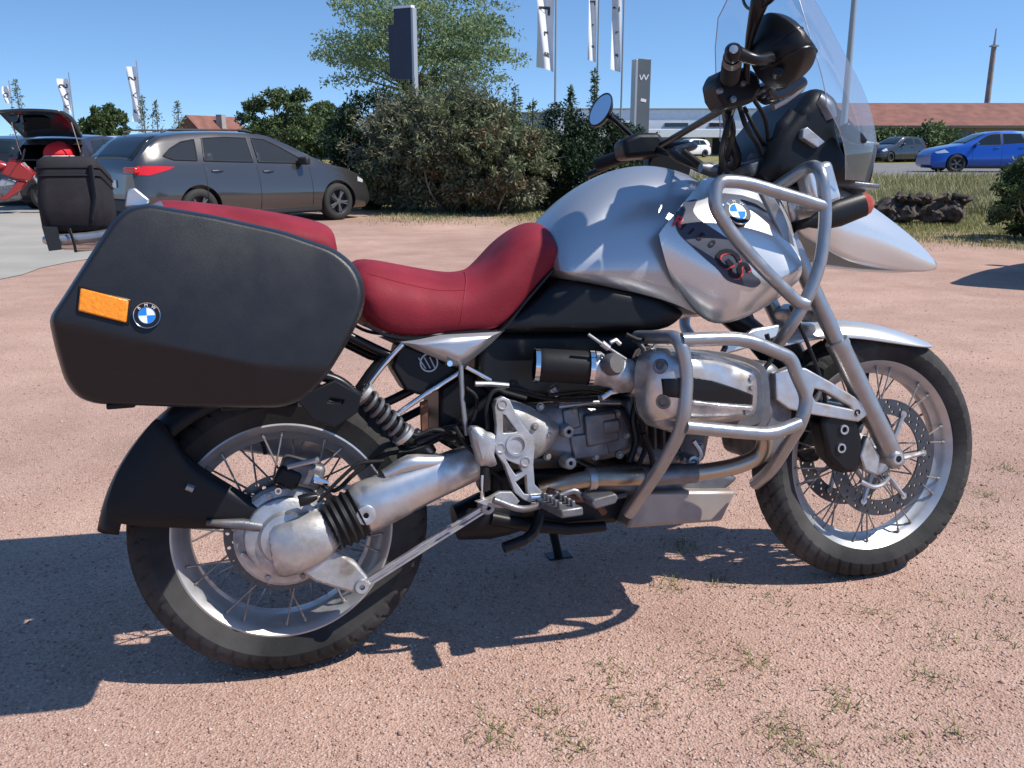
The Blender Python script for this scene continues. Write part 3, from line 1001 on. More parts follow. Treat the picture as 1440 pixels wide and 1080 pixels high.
# black lower tank cover and air box
lc = [(0.4756,0.7193),(0.5403,0.7676),(0.6125,0.8193),(0.6818,0.8102),(0.7659,0.7909),(0.852,0.7663),(0.908,0.7379),(0.9002,0.7173),(0.8498,0.6976),(0.7283,0.7015),(0.5618,0.7081)]
mb = radial_shell(lc, lambda x, z, d: -0.135 - 0.025 * min(1, d * 5) ** 0.6, -0.06, per=3)
both('tank_lower_cover', mb, 'black_plastic', bike, angle=50)
ab = [(0.4325,0.7144),(0.4775,0.7148),(0.8604,0.6926),(0.8227,0.6392),(0.7964,0.5508),(0.47,0.5654),(0.4208,0.6115)]
mb = MB()
mb.prism(ab, -0.115, 0.115)
part('air_box', mb, 'black_plastic', bike, bevel=0.018, seg=3)

# ---- under-seat panel, tool box and subframe
tri = [(0.2537,0.7071),(0.3387,0.7197),(0.4851,0.7187),(0.4519,0.6903),(0.4128,0.6625),(0.3839,0.6463),(0.3656,0.6506),(0.3091,0.6783)]
mb = radial_shell(tri, lambda x, z, d: -0.142 - 0.02 * min(1, d * 2), -0.11, fr=(1, 0.97, 0.9, 0.75, 0.5, 0.25), sharp=True)
both('side_panel', mb, 'silver_paint', bike, angle=50)
mb = MB()
mb.lathe([(0.0001, 0.004), (0.006, 0.004), (0.008, 0.001), (0.008, -0.006)], (0.3548,-0.158,0.6563), (0, -1, 0), 14)
part('bolt', mb, 'chrome', bike)
tb = [(0.2559,0.7042),(0.3154,0.6793),(0.3756,0.6448),(0.3905,0.6284),(0.298,0.5894),(0.2651,0.6026),(0.2393,0.6528)]
mb = MB()
mb.prism(tb, -0.125, -0.05)
tbo = part('tool_box', mb, 'black_plastic', bike, bevel=0.006)
ec = (0.3174,-0.127,0.6584)
mb = MB()
mb.lathe([(0.017, 0), (0.017, 0.003), (0.02, 0.003), (0.02, 0)], (ec[0], -0.126, ec[2]), (0, -1, 0), 28)
for k in range(3):
    mb.tube([(ec[0] - 0.022 + k * 0.012, -0.128, ec[2] + 0.012), (ec[0] - 0.008 + k * 0.01, -0.128, ec[2] - 0.012)], 0.002, 6)
part('embossed_emblem', mb, 'bar_paint', tbo)
mb = MB(); mb.tube(fillet([(0.2594,-0.15,0.7023),(0.2185,-0.15,0.6637),(0.1822,-0.15,0.6221),(0.1756,-0.12,0.5901)], 0.03), 0.0062, 10); part('subframe_tube', mb, 'chrome', bike)
mb = MB(); mb.tube([(0.3859,-0.14,0.6363),(0.3064,-0.14,0.5952),(0.2203,-0.14,0.5437)], 0.0058, 10); part('subframe_tube', mb, 'chrome', bike)
mb = MB(); mb.tube([(0.381,-0.15,0.6495),(0.3804,-0.15,0.5798),(0.3855,-0.15,0.4998)], 0.0055, 10); part('subframe_tube', mb, 'bar_paint', bike)
mb = MB(); mb.tube([(0.3942,-0.14,0.6449),(0.42,-0.14,0.6293),(0.4477,-0.14,0.612)], 0.0055, 10); part('subframe_tube', mb, 'chrome', bike)
for pts in ([(0.1253,-0.12,0.7415),(0.1816,-0.12,0.7088),(0.2421,-0.12,0.6751)], [(0.2291,-0.11,0.6814),(0.1938,-0.11,0.6433),(0.155,-0.11,0.5937)], [(0.2133,-0.05,0.5643),(0.2548,-0.05,0.5797),(0.2936,-0.05,0.5955)], [(0.1477,0.1,0.7127),(0.2264,0.1,0.6666),(0.3586,0.1,0.6241)],
            [(0.4568,-0.1,0.5686),(0.3734,-0.1,0.5128),(0.2852,-0.1,0.4865)], [(0.2734,-0.08,0.4847),(0.3775,-0.08,0.5003),(0.4743,-0.08,0.4754)], [(0.2577,0.1,0.4968),(0.3536,0.1,0.5362),(0.4609,0.1,0.5825)]):
    mb = MB(); mb.tube(pts, 0.01, 10); part('frame_tube', mb, 'satin_black', bike)
mb = MB()
mb.prism([(0.2995,0.5719),(0.3169,0.5767),(0.3157,0.4992),(0.2984,0.4977)], -0.1, -0.09)
part('frame_bracket', mb, 'rust', bike, bevel=0.002)
mb = MB()
mb.prism([(0.3477,0.5988),(0.4089,0.6335),(0.53,0.5929),(0.5307,0.4312),(0.4701,0.3918),(0.3907,0.4449),(0.341,0.4783)], -0.08, 0.1)
part('battery_tray', mb, 'black_plastic', bike, bevel=0.01)

# ---- rear suspension: spring, damper, single-sided shaft swing arm
s0, s1 = Vector((0.1642,-0.15,0.6147)), Vector((0.2632,-0.13,0.4991))
ax = (s1 - s0).normalized()
u_ = ax.orthogonal().normalized(); w_ = ax.cross(u_)
L_ = (s1 - s0).length
mb = MB()
mb.tube([s0 + ax * (L_ * t) + (u_ * math.cos(2 * PI * 8 * t) + w_ * math.sin(2 * PI * 8 * t)) * 0.019 for t in np.linspace(0.06, 0.94, 150)], 0.0048, 8)
spring = part('spring', mb, 'engine_metal', bike)
mb = MB(); mb.cyl(s0, s1, 0.014, 14); part('damper', mb, 'satin_black', spring)
mb = MB(); mb.lathe([(0.0001, 0), (0.026, 0), (0.026, 0.01), (0.0001, 0.012)], s1 - ax * 0.02, ax, 24); part('spring_seat', mb, 'cast_aluminium', spring)
mb = MB(); mb.lathe([(0.0001, 0), (0.026, 0), (0.026, 0.01), (0.0001, 0.012)], s0 + ax * 0.005, ax, 24); part('spring_seat', mb, 'cast_aluminium', spring)
mb = MB()
mb.tube([(0.284,-0.05,0.4856),(0.3055,-0.05,0.4708),(0.3234,-0.05,0.4467)], [0.03, 0.026, 0.02], 12)
part('shock_mount', mb, 'engine_metal', bike)
# swing arm: oval casting that narrows to the front
def oval_tube(path, sizes, seg=20, yr=1.0):
    mb = MB()
    rings = []
    P_ = [Vector(p) for p in path]
    for i, p in enumerate(P_):
        t = (P_[min(i + 1, len(P_) - 1)] - P_[max(i - 1, 0)]).normalized()
        side = Vector((0, 1, 0))
        up = side.cross(t).normalized() * -1
        hz, hy = sizes[i]
        rings.append([p + up * (hz * math.copysign(abs(math.cos(a)) ** 0.8, math.cos(a))) + side * (hy * math.copysign(abs(math.sin(a)) ** 0.8, math.sin(a))) for a in [2 * PI * k / seg for k in range(seg)]])
    mb.rings(rings, True, True, True)
    return mb
arm = part('swing_arm', oval_tube([(0.1358,-0.115,0.3509),(0.1604,-0.115,0.3603),(0.2065,-0.115,0.3735),(0.2849,-0.115,0.3989),(0.3648,-0.115,0.4218),(0.4365,-0.115,0.4429)], [(0.052, 0.04), (0.057, 0.046), (0.056, 0.046), (0.047, 0.04), (0.043, 0.036), (0.042, 0.035)]), 'bare_aluminium', bike, sub=1, angle=60)
mb = MB(); mb.tube([(0.2074,-0.13,0.4285),(0.2617,-0.13,0.4473),(0.3155,-0.13,0.445),(0.3626,-0.13,0.448)], [0.012, 0.02, 0.016, 0.01], 12, smooth=3); part('swing_arm_rib', mb, 'bare_aluminium', arm)
c_ = Vector((0.1599,-0.158,0.3547))
mb = MB(); mb.lathe([(0.006, 0.008), (0.012, 0.01), (0.02, 0.008), (0.022, 0.002), (0.022, -0.02)], c_, (0, -1, 0), 24); part('pivot_bolt', mb, 'cast_aluminium', arm)
mb = MB(); mb.lathe([(0.0001, 0.004), (0.009, 0.004)], c_, (0, -1, 0), 12); part('bolt_socket', mb, 'satin_black', arm, smooth=False)
# rubber bellows
a0, a1 = Vector((0.0957,-0.115,0.3282)), Vector((0.1523,-0.115,0.352))
prof = []
for k in range(25):
    t = k / 24
    prof.append((0.05 + 0.003 * math.cos(2 * PI * t * 4) + 0.003 * math.sin(PI * t) + 0.003 * t, t * (a1 - a0).length))
mb = MB(); mb.lathe(prof, a0, (a1 - a0), 28); part('rubber_boot', mb, 'black_rubber', bike, angle=60)
# final drive housing
hc = Vector((0, 0, 0.316))
mb = MB()
mb.lathe([(0.05, 0.06), (0.098, 0.066), (0.106, 0.08), (0.106, 0.098), (0.1, 0.104), (0.086, 0.107), (0.083, 0.118), (0.078, 0.121), (0.058, 0.123), (0.052, 0.133), (0.034, 0.136), (0.03, 0.13), (0.0001, 0.129)], (0, 0, 0.316), (0, -1, 0), 48)
fd = part('final_drive', mb, 'cast_aluminium', bike, angle=32)
fd['label'] = 'cast aluminium final drive housing'
part('drive_neck', oval_tube([(-0.0414,-0.115,0.2924),(0.0016,-0.115,0.2944),(0.0535,-0.115,0.3105),(0.099,-0.115,0.3323)], [(0.06, 0.035), (0.064, 0.045), (0.058, 0.048), (0.05, 0.045)]), 'cast_aluminium', fd, sub=1, angle=60)
mb = MB()
mb.prism([(0.0065,0.2648),(0.0952,0.2836),(0.1375,0.2473),(0.165,0.2048),(0.1515,0.1833),(0.126,0.1839),(0.047,0.2213)], -0.135, -0.1)
part('torque_bracket', mb, 'cast_aluminium', fd, bevel=0.006)
mb = MB()
for i in range(8):
    a = 2 * PI * i / 8 + 0.3
    mb.cyl((0.093 * math.cos(a), -0.098, 0.316 + 0.093 * math.sin(a)), (0.093 * math.cos(a), -0.112, 0.316 + 0.093 * math.sin(a)), 0.006, 8)
part('cover_bolts', mb, 'spoke_steel', fd)
for px_ in ((0.0082,-0.11,0.4457), (-0.0104,-0.13,0.4188), (0.0615,-0.14,0.398)):
    mb = MB(); mb.lathe([(0.004, 0.006), (0.007, 0.006), (0.008, 0), (0.008, -0.01)], px_, (0, -1, 0), 12); part('bolt', mb, 'chrome', bike)
rod = [(0.1456,-0.125,0.1966),(0.2272,-0.125,0.2367),(0.3232,-0.125,0.2839),(0.4282,-0.125,0.3347)]
mb = MB(); mb.tube(rod, 0.0085, 8, flat=0.8)
trod = part('torque_rod', mb, 'bare_aluminium', bike)
for k in (1, -1):
    mb = MB(); mb.tube([(x, y - 0.008, z + k * 0.007) for x, y, z in rod], 0.0035, 6); part('rod_flange', mb, 'bare_aluminium', trod)
for q in (rod[0], rod[-1]):
    mb = MB(); mb.lathe([(0.006, 0.016), (0.014, 0.016), (0.017, 0.01), (0.017, -0.016), (0.006, -0.016)], q, (0, -1, 0), 18); part('rod_eye', mb, 'cast_aluminium', trod)
# rear caliper
cc = Vector((0.0416,-0.085,0.4437))
mb = MB(); mb.box(cc, (0.09, 0.06, 0.055), (0, 0.35, 0)); cal = part('rear_caliper', mb, 'engine_metal', bike, bevel=0.012, seg=3)
mb = MB(); mb.box(cc + Vector((-0.03, -0.022, -0.004)), (0.05, 0.03, 0.04), (0, 0.5, 0)); part('caliper_lug', mb, 'black_plastic', cal, bevel=0.008)
mb = MB(); mb.tube([cc + Vector((-0.03, -0.034, 0.02)), cc + Vector((0.035, -0.036, 0.03))], 0.006, 8); part('caliper_pin', mb, 'bare_aluminium', cal)
mb = MB(); mb.tube([cc + Vector((0.02, -0.03, -0.01)), cc + Vector((0.05, -0.03, -0.024))], [0.01, 0.006], 8); part('bleed_nipple', mb, 'chrome', cal)
mb = MB(); mb.tube([(0.063,-0.1,0.4321),(0.1051,-0.1,0.4002),(0.152,-0.1,0.4334),(0.2146,-0.1,0.4655),(0.2923,-0.1,0.4734),(0.3893,-0.1,0.5114)], 0.005, 8, smooth=5); part('brake_hose', mb, 'black_rubber', bike)
mb = MB(); mb.tube([(0.0659,-0.13,0.3865),(0.0906,-0.13,0.4077),(0.1185,-0.13,0.4318),(0.157,-0.13,0.4579),(0.2093,-0.13,0.4587)], 0.004, 8, smooth=5); part('sensor_cable', mb, 'black_rubber', bike)
mb = MB(); mb.tube([(0.0277,-0.15,0.3965),(0.0449,-0.15,0.399),(0.0652,-0.15,0.4027)], [0.012, 0.013, 0.006], 10); part('sensor_plug', mb, 'satin_black', bike)

# ---- rear hugger with its arm to the final drive
mb = MB()
rings = []
for k in range(31):
    a = rad(78 + 95 * k / 30)
    R_ = 0.34 + 0.03 * (k / 30) ** 2
    wdt = 0.092
    ring = []
    for t in np.linspace(-1, 1, 13):
        sh = abs(t) ** 5
        ring.append(((R_ - 0.045 * sh) * math.cos(a), wdt * math.copysign(min(1, abs(t) * 1.06), t) * 1.0, 0.316 + (R_ - 0.045 * sh) * math.sin(a)))
    rings.append(ring)
mb.rings(rings, closed=False)
hug = part('rear_hugger', mb, 'black_plastic', bike, angle=60)
so = hug.modifiers.new('thick', 'SOLIDIFY'); so.thickness = 0.004
hp = [(-0.2522,0.5638),(-0.2246,0.577),(-0.1822,0.504),(-0.1338,0.4582),(-0.0866,0.4206),(-0.048,0.3895),(-0.0111,0.3641),(-0.004,0.3421),(-0.0417,0.3376),(-0.1147,0.3436),(-0.2233,0.3598),(-0.3199,0.3803),(-0.3386,0.4055),(-0.3273,0.4471),(-0.3022,0.4987)]
mb = radial_shell(hp, lambda x, z, d: -0.098 - 0.012 * min(1, d * 4), -0.085, per=3)
part('hugger_arm', mb, 'black_plastic', hug, angle=50)
mb = MB()
mb.tube([(-0.1543,-0.115,0.3659),(-0.0861,-0.115,0.3548),(-0.0379,-0.115,0.3414),(-0.0135,-0.115,0.3445)], [0.006, 0.012, 0.012, 0.008], 10); part('hugger_bracket', mb, 'engine_metal', hug)
mb = MB(); mb.tube([(-0.1865,-0.11,0.4429),(-0.1735,-0.11,0.4357)], 0.008, 10); part('hugger_clip', mb, 'bar_paint', hug)
# rear fender and tail unit above the wheel
rows = [
 [(-0.3282,0,0.9702),(-0.2756,0,0.9632),(-0.1815,0,0.9491),(-0.0568,0,0.9235),(0.073,0,0.8937),(0.1906,0,0.8309)],
 [(-0.3151,-0.1,0.9461),(-0.2652,-0.1,0.9366),(-0.1785,-0.1,0.9202),(-0.0598,-0.1,0.8939),(0.0635,-0.1,0.8637),(0.1754,-0.1,0.8004)],
 [(-0.2962,-0.11,0.8882),(-0.2461,-0.11,0.8781),(-0.1695,-0.11,0.8613),(-0.0643,-0.11,0.8345),(0.0584,-0.11,0.8002),(0.1703,-0.11,0.7416)],
]
rows.append([(x, 0.0, z) for x, y, z in rows[-1]])
surf(rows, 'black_plastic', 'tail_unit', bike, sub=1)

# rear mudguard and number plate carrier between the cases
rows = [
 [(-0.3446,0,0.9324),(-0.2722,0,0.923),(-0.185,0,0.9056)],
 [(-0.3263,-0.13,0.9152),(-0.2611,-0.13,0.905),(-0.1794,-0.13,0.8886)],
 [(-0.3145,-0.15,0.837),(-0.2537,-0.15,0.8208),(-0.1724,-0.15,0.8005)],
 [(-0.2868,-0.12,0.6854),(-0.2421,-0.12,0.6822),(-0.1666,-0.12,0.691)],
 [(-0.2583,-0.08,0.6022),(-0.2319,-0.08,0.6),(-0.1913,-0.08,0.6038)],
]
rows.append([(x, 0.0, z) for x, y, z in rows[-1]])
surf(rows, 'black_plastic', 'rear_mudguard', bike, sub=1)
# ---- luggage rack
for yy in (-0.11, 0.11):
    mb = MB()
    mb.tube(fillet([(x, yy, z) for x, y, z in [(-0.3814,-0.11,0.9366),(-0.3419,-0.11,0.9382),(-0.2788,-0.11,0.9444),(-0.2182,-0.11,0.9835),(-0.1848,-0.11,0.9965)]], 0.05), 0.011, 10)
    part('rack_rail', mb, 'bar_paint', bike)
mb = MB()
q0 = (-0.3394,-0.11,0.9381)
mb.box((q0[0] + 0.015, 0, q0[2] - 0.004), (0.16, 0.23, 0.016), (0, 0.05, 0))
part('rack_plate', mb, 'bare_aluminium', bike, bevel=0.006)
mb = MB()
mb.prism([(-0.2564,0.9961),(-0.2499,1.0284),(-0.2341,1.0336),(-0.2078,1.0088),(-0.2167,0.9953)], -0.11, -0.09)
part('rack_bracket', mb, 'bare_aluminium', bike, bevel=0.004)
mb = MB()
q1 = (-0.2873,0,0.9034)
mb.box(q1, (0.035, 0.12, 0.05), (0, 0.2, 0))
tl = part('tail_lamp', mb, 'satin_black', bike, bevel=0.008)
mb = MB(); mb.box((q1[0] - 0.018, 0, q1[2]), (0.008, 0.1, 0.036), (0, 0.2, 0)); part('tail_lens', mb, 'red_lens', tl, bevel=0.003)

# ---- engine, gearbox and their fittings
mb = MB()
mb.prism([(0.5089,0.5518),(0.6115,0.5498),(0.7653,0.5276),(0.7918,0.4795),(0.7824,0.4145),(0.7083,0.4087),(0.6059,0.419),(0.5431,0.438)], -0.135, 0.135)
gb = part('gearbox', mb, 'engine_metal', bike, bevel=0.022, seg=4)
gcv = [(0.4579,0.5551),(0.4841,0.5684),(0.5317,0.549),(0.5923,0.5062),(0.5891,0.4717),(0.5631,0.4456),(0.5245,0.4305),(0.4879,0.4467)]
part('gearbox_cover', radial_shell(gcv, lambda x, z, d: -0.15 - 0.024 * min(1, d * 2.2) ** 0.7, -0.1, fr=(1, 0.97, 0.9, 0.8, 0.65, 0.4, 0.2), per=3), 'cast_aluminium', bike, angle=45)
for pg in ([(0.6577,0.5204),(0.7336,0.5237),(0.7415,0.4546),(0.6615,0.4458)], [(0.6982,0.504),(0.74,0.5069),(0.7422,0.4741),(0.7021,0.4712)]):
    mb = MB(); mb.prism(pg, -0.15 if pg[0][0] < 0.67 else -0.155, -0.12); part('gearbox_rib', mb, 'engine_metal', gb, bevel=0.006)
for q in ((0.6132,-0.15,0.4885), (0.6152,-0.15,0.4182)):
    mb = MB(); mb.lathe([(0.005, 0.014), (0.012, 0.014), (0.015, 0.008), (0.017, -0.02)], q, (0, -1, 0), 18); part('gearbox_plug', mb, 'cast_aluminium', gb)
mb = MB(); mb.tube([(0.6027,-0.13,0.541),(0.6792,-0.13,0.5443),(0.7516,-0.13,0.5384)], 0.007, 10); part('starter_tube', mb, 'bar_paint', gb)
mb = MB()
mb.prism([(0.7704,0.5457),(1.1313,0.5426),(1.1633,0.4798),(1.1389,0.4369),(0.9857,0.444),(0.9687,0.3741),(0.8003,0.3862),(0.7727,0.4138)], -0.125, 0.125)
eb = part('engine_block', mb, 'engine_metal', bike, bevel=0.02, seg=3)
fc = Vector((1.1459,-0.02,0.4516))
mb = MB()
mb.prism([(1.1071,0.5996),(1.1769,0.6036),(1.2364,0.5372),(1.2283,0.4302),(1.186,0.3529),(1.1333,0.3492),(1.1193,0.4399)], -0.1, 0.1)
part('front_engine_cover', mb, 'engine_metal', bike, bevel=0.03, seg=4)
mb = MB()
mb.prism([(0.6892,0.3923),(0.9719,0.3722),(1.0767,0.323),(1.0175,0.2873),(0.8114,0.3035),(0.7044,0.3322)], -0.1, 0.1)
part('oil_sump', mb, 'engine_metal', bike, bevel=0.015)

# intake
p0, p1 = Vector((0.5357,-0.18,0.6423)), Vector((0.6556,-0.205,0.6296))
ax = (p1 - p0)
mb = MB(); mb.lathe([(0.030, 0), (0.034, 0.004), (0.036, 0.02), (0.036, ax.length - 0.02), (0.034, ax.length)], p0, ax, 28); part('intake_hose', mb, 'black_rubber', bike, angle=50)
for t, r_ in ((0.03, 0.037), (0.98, 0.038)):
    mb = MB(); c0 = p0 + ax * t; mb.lathe([(r_, -0.005), (r_ + 0.0015, -0.005), (r_ + 0.0015, 0.005), (r_, 0.005)], c0, ax, 28, close=True); part('hose_clamp', mb, 'chrome', bike)
p2 = Vector((0.7471,-0.225,0.6015))
ax2 = p2 - p1
mb = MB(); mb.lathe([(0.037, 0), (0.038, 0.01), (0.034, 0.02), (0.033, 0.05), (0.038, 0.06), (0.038, ax2.length - 0.02), (0.034, ax2.length - 0.012), (0.034, ax2.length)], p1, ax2, 28)
thr = part('throttle_body', mb, 'cast_aluminium', bike, angle=35)
mb = MB(); mb.lathe([(0.0001, 0.014), (0.02, 0.014), (0.024, 0.006), (0.024, -0.01)], (0.6861,-0.25,0.6381), (0.3, -0.9, 0.15), 20); part('throttle_pulley', mb, 'engine_metal', thr)
mb = MB(); mb.tube([(0.6324,-0.25,0.7043),(0.6683,-0.25,0.6783),(0.7158,-0.25,0.6466)], 0.0035, 8); part('throttle_cable', mb, 'bar_paint', bike)
mb = MB(); mb.tube([(0.6621,-0.25,0.6847),(0.6777,-0.25,0.6717)], 0.007, 8); part('cable_adjuster', mb, 'bare_aluminium', thr)
mb = MB(); mb.tube([(0.6814,-0.25,0.6835),(0.6945,-0.25,0.6887),(0.704,-0.25,0.6791)], 0.005, 8); part('cable_bracket', mb, 'bare_aluminium', thr)
mb = MB(); mb.tube([(0.6699,-0.22,0.5638),(0.6901,-0.22,0.5745),(0.7167,-0.22,0.5771)], 0.006, 8); part('fuel_fitting', mb, 'chrome', thr)
mb = MB(); mb.lathe([(0.038, -0.006), (0.041, -0.006), (0.041, 0.006), (0.038, 0.006)], p2, ax2, 28, close=True); part('hose_clamp', mb, 'bar_paint', bike)
mb = MB(); mb.cyl(p2 - ax2.normalized() * 0.01, Vector((0.803,-0.22,0.5845)), 0.034, 24); part('intake_stub', mb, 'black_rubber', bike)
mb = MB(); mb.cyl((0.5861,-0.14,0.586), (0.5953,-0.14,0.568), 0.014, 10); part('connector', mb, 'bar_paint', bike)

# cylinder: finned barrel, head and valve cover (outer face towards the viewer)
vc = [(0.7303,0.6403),(0.7501,0.6609),(0.7889,0.6686),(0.8737,0.6543),(0.9503,0.6252),(0.9806,0.6049),(0.9863,0.5497),(0.9787,0.5136),(0.9372,0.5019),(0.8447,0.504),(0.7629,0.5113),(0.7329,0.5287),(0.7252,0.5852)]
def vc_y(x, z, d):
    zm = (0.8388,-0.36,0.5865)[2]
    return -0.315 - 0.055 * min(1, d * 3.2) ** 0.55 + 0.10 * max(0, zm - z)
cyl_o = both('valve_cover', radial_shell(vc, vc_y, -0.27, per=4), 'bare_aluminium', bike, angle=50)
vt = tree_of(cyl_o[0])
def drape_on(tree, loops, off, m, name, parent, thick=0.004):
    me = plate(loops, -0.6, 0, 0)
    me = drape(me, tree, off, 4)
    o = part(name, me, m, parent)
    s_ = o.modifiers.new('thick', 'SOLIDIFY'); s_.thickness = thick; s_.offset = 0
    return o
lo = [(0.7464,0.6109),(0.8039,0.6125),(0.8555,0.6),(0.9144,0.5778),(0.9476,0.5633),(0.9471,0.5424),(0.8706,0.5531),(0.8025,0.5659),(0.7485,0.5761)]
drape_on(vt, [lo], 0.001, 'satin_black', 'cover_dark_band', cyl_o[0], 0.002)  # thin black sheet laid on the cover face, nothing is cut in
hi = [(0.8036,0.564),(0.8649,0.5517),(0.9476,0.539),(0.9474,0.5315),(0.8647,0.5443),(0.8034,0.5567)]
drape_on(vt, [hi], 0.004, 'bare_aluminium', 'cover_rib', cyl_o[0], 0.008)
for q in ((0.747,-0.37,0.6361), (0.7494,-0.37,0.564)):
    h = vt.ray_cast(Vector((q[0], -1, q[2])), Vector((0, 1, 0)))
    mb = MB(); mb.lathe([(0.0001, 0.0), (0.008, 0.001), (0.009, 0.004), (0.015, 0.004), (0.017, -0.006)], h[0], h[1] if h[1].y < 0 else -h[1], 20); part('cover_plug', mb, 'engine_metal', cyl_o[0])
for q in ((0.9439,-0.37,0.5987), (0.9451,-0.37,0.5793), (0.9339,-0.37,0.5282), (0.7237,-0.37,0.5488)):
    h = vt.ray_cast(Vector((q[0], -1, q[2])), Vector((0, 1, 0)))
    if h[0]:
        mb = MB(); mb.lathe([(0.0001, 0.006), (0.006, 0.006), (0.007, -0.003)], h[0], (0, -1, 0), 10); part('cover_bolt', mb, 'spoke_steel', cyl_o[0])
fin_ol = [(0.7729,0.6487),(0.8142,0.6677),(0.9353,0.6538),(1.0276,0.6223),(1.0522,0.5819),(1.0502,0.4846),(1.0022,0.4628),(0.8424,0.4709),(0.7779,0.4957),(0.7635,0.5719)]
fin_s = [tuple(p) for p in catmull(fin_ol, 3, True)]
fcx = sum(p[0] for p in fin_s) / len(fin_s); fcz = sum(p[1] for p in fin_s) / len(fin_s)
mb = MB(); mb.prism([(fcx + (x - fcx) * 0.84, fcz + (z - fcz) * 0.84) for x, z in fin_s], -0.28, -0.1)
brl = both('cylinder_barrel', mb, 'engine_metal', bike, bevel=0.004)
for k in range(9):
    y_ = -0.275 + 0.016 * k
    mb = MB(); mb.prism([(fcx + (x - fcx) * 0.95, fcz + (z - fcz) * 0.95) for x, z in fin_s], y_, y_ + 0.005)
    for sg, b_ in ((mb, brl[0]), (mb.mirror_y(), brl[1])):
        part('cooling_fin', sg, 'engine_metal', b_, bevel=0.001, seg=1)
mb = MB(); mb.tube([(0.8289,-0.33,0.5294),(0.8869,-0.33,0.523),(0.9478,-0.33,0.5163)], 0.011, 12); part('push_rod_tube', mb, 'bar_paint', bike)
# spark plug lead and oil lines
mb = MB(); mb.tube([(0.8165,-0.25,0.6751),(0.7835,-0.25,0.6923),(0.7501,-0.25,0.6853),(0.7177,-0.25,0.6993)], 0.005, 8, smooth=4); part('ignition_lead', mb, 'black_rubber', bike)
mb = MB(); mb.tube([(0.7746,-0.2,0.4743),(0.7919,-0.2,0.4249),(0.7973,-0.2,0.3794)], 0.007, 8, smooth=4); part('oil_line', mb, 'satin_black', bike)
mb = MB(); mb.tube([(0.9174,-0.16,0.4392),(0.9346,-0.16,0.4044),(0.9068,-0.16,0.3872),(0.889,-0.16,0.4006)], 0.006, 8, smooth=4); part('oil_fitting', mb, 'bare_aluminium', bike)
mb = MB(); mb.lathe([(0.007, 0.02), (0.014, 0.02), (0.016, 0.01), (0.016, -0.02)], (0.9122,-0.15,0.3916), (0, -1, 0), 16); part('oil_bolt', mb, 'bare_aluminium', bike)

# exhaust headers
hdr = fillet([(0.9698,-0.26,0.4807),(1.0463,-0.26,0.4578),(1.047,-0.24,0.4063),(0.993,-0.22,0.3822),(0.9209,-0.2,0.373),(0.8196,-0.19,0.3752),(0.7373,-0.18,0.3756),(0.6604,-0.16,0.38),(0.556,-0.12,0.3545)], 0.06, 6)
mb = MB(); mb.tube(hdr, 0.019, 16); eh = both('exhaust_header', mb, 'header_steel', bike)
q = (0.8941,-0.2,0.3742)
mb = MB(); mb.cyl((0.7759,-0.19,0.375), (0.8994,-0.2,0.3736), 0.0225, 18); part('header_sleeve', mb, 'engine_metal', eh[0])
mb = MB(); mb.cyl((0.6536,-0.16,0.3775), (0.6705,-0.16,0.3773), 0.025, 18); part('header_clamp', mb, 'bare_aluminium', eh[0])
mb = MB(); mb.tube([(0.5792,-0.05,0.338),(0.5086,-0.05,0.3042),(0.4403,-0.05,0.2956),(0.3733,-0.05,0.2871)], [0.045, 0.055, 0.055, 0.04], 16, smooth=3); part('exhaust_collector', mb, 'black_plastic', bike)
# silencer on the far side
mb = MB(); mb.tube([(0.42, 0.14, 0.36), (0.3, 0.19, 0.42), (0.15, 0.21, 0.47)], [0.03, 0.03, 0.055], 18, smooth=4); sl = part('silencer_pipe', mb, 'header_steel', bike)
mb = MB(); mb.tube([(0.15, 0.215, 0.47), (0.12, 0.217, 0.48), (-0.2, 0.23, 0.56), (-0.23, 0.23, 0.567)], [0.055, 0.075, 0.075, 0.06], 24); part('silencer', mb, 'bare_aluminium', bike)

# skid plate
sk = [(0.8026,-0.13,0.3294),(1.0446,-0.13,0.3028),(1.0208,-0.13,0.2675),(1.0009,-0.13,0.2336),(0.755,-0.13,0.2464)]
mb = MB(); mb.prism([(p[0], p[2]) for p in sk], -0.135, 0.135); part('skid_plate', mb, 'skid_metal', bike, bevel=0.008)

# footrest hanger with its cut-outs, brake cylinder and pedal
fh = [(0.4357,0.5619),(0.4411,0.5765),(0.4538,0.5815),(0.466,0.5745),(0.4814,0.5369),(0.4961,0.5143),(0.5111,0.4946),(0.5163,0.4696),(0.5114,0.4331),(0.5126,0.3898),(0.531,0.3691),(0.5367,0.3529),(0.5139,0.3493),(0.4889,0.3614),(0.4706,0.3789),(0.4515,0.4392),(0.4369,0.462),(0.4284,0.478),(0.4356,0.497),(0.4384,0.5225)]
ho = [[(0.4491,0.5487),(0.4583,0.5449),(0.4831,0.5063),(0.4735,0.5042),(0.4485,0.5049)], [(0.4491,0.4547),(0.4613,0.4474),(0.486,0.4357),(0.4901,0.4199),(0.4723,0.4126),(0.4606,0.4322)], [(0.4701,0.4005),(0.4978,0.416),(0.5004,0.3694),(0.4893,0.3706)]]
hanger = part('footrest_hanger', plate([fh] + ho, -0.2, 0.016, 0.0018), 'cast_aluminium', bike, angle=30)
hanger['label'] = 'pale cast footrest hanger with cut-outs'
mb = MB(); mb.lathe([(0.004, 0.006), (0.016, 0.006), (0.018, 0.014), (0.023, 0.014), (0.025, 0.004), (0.025, -0.03)], (0.477,-0.2,0.4787), (0, -1, 0), 30); part('pivot_cap', mb, 'cast_aluminium', hanger)
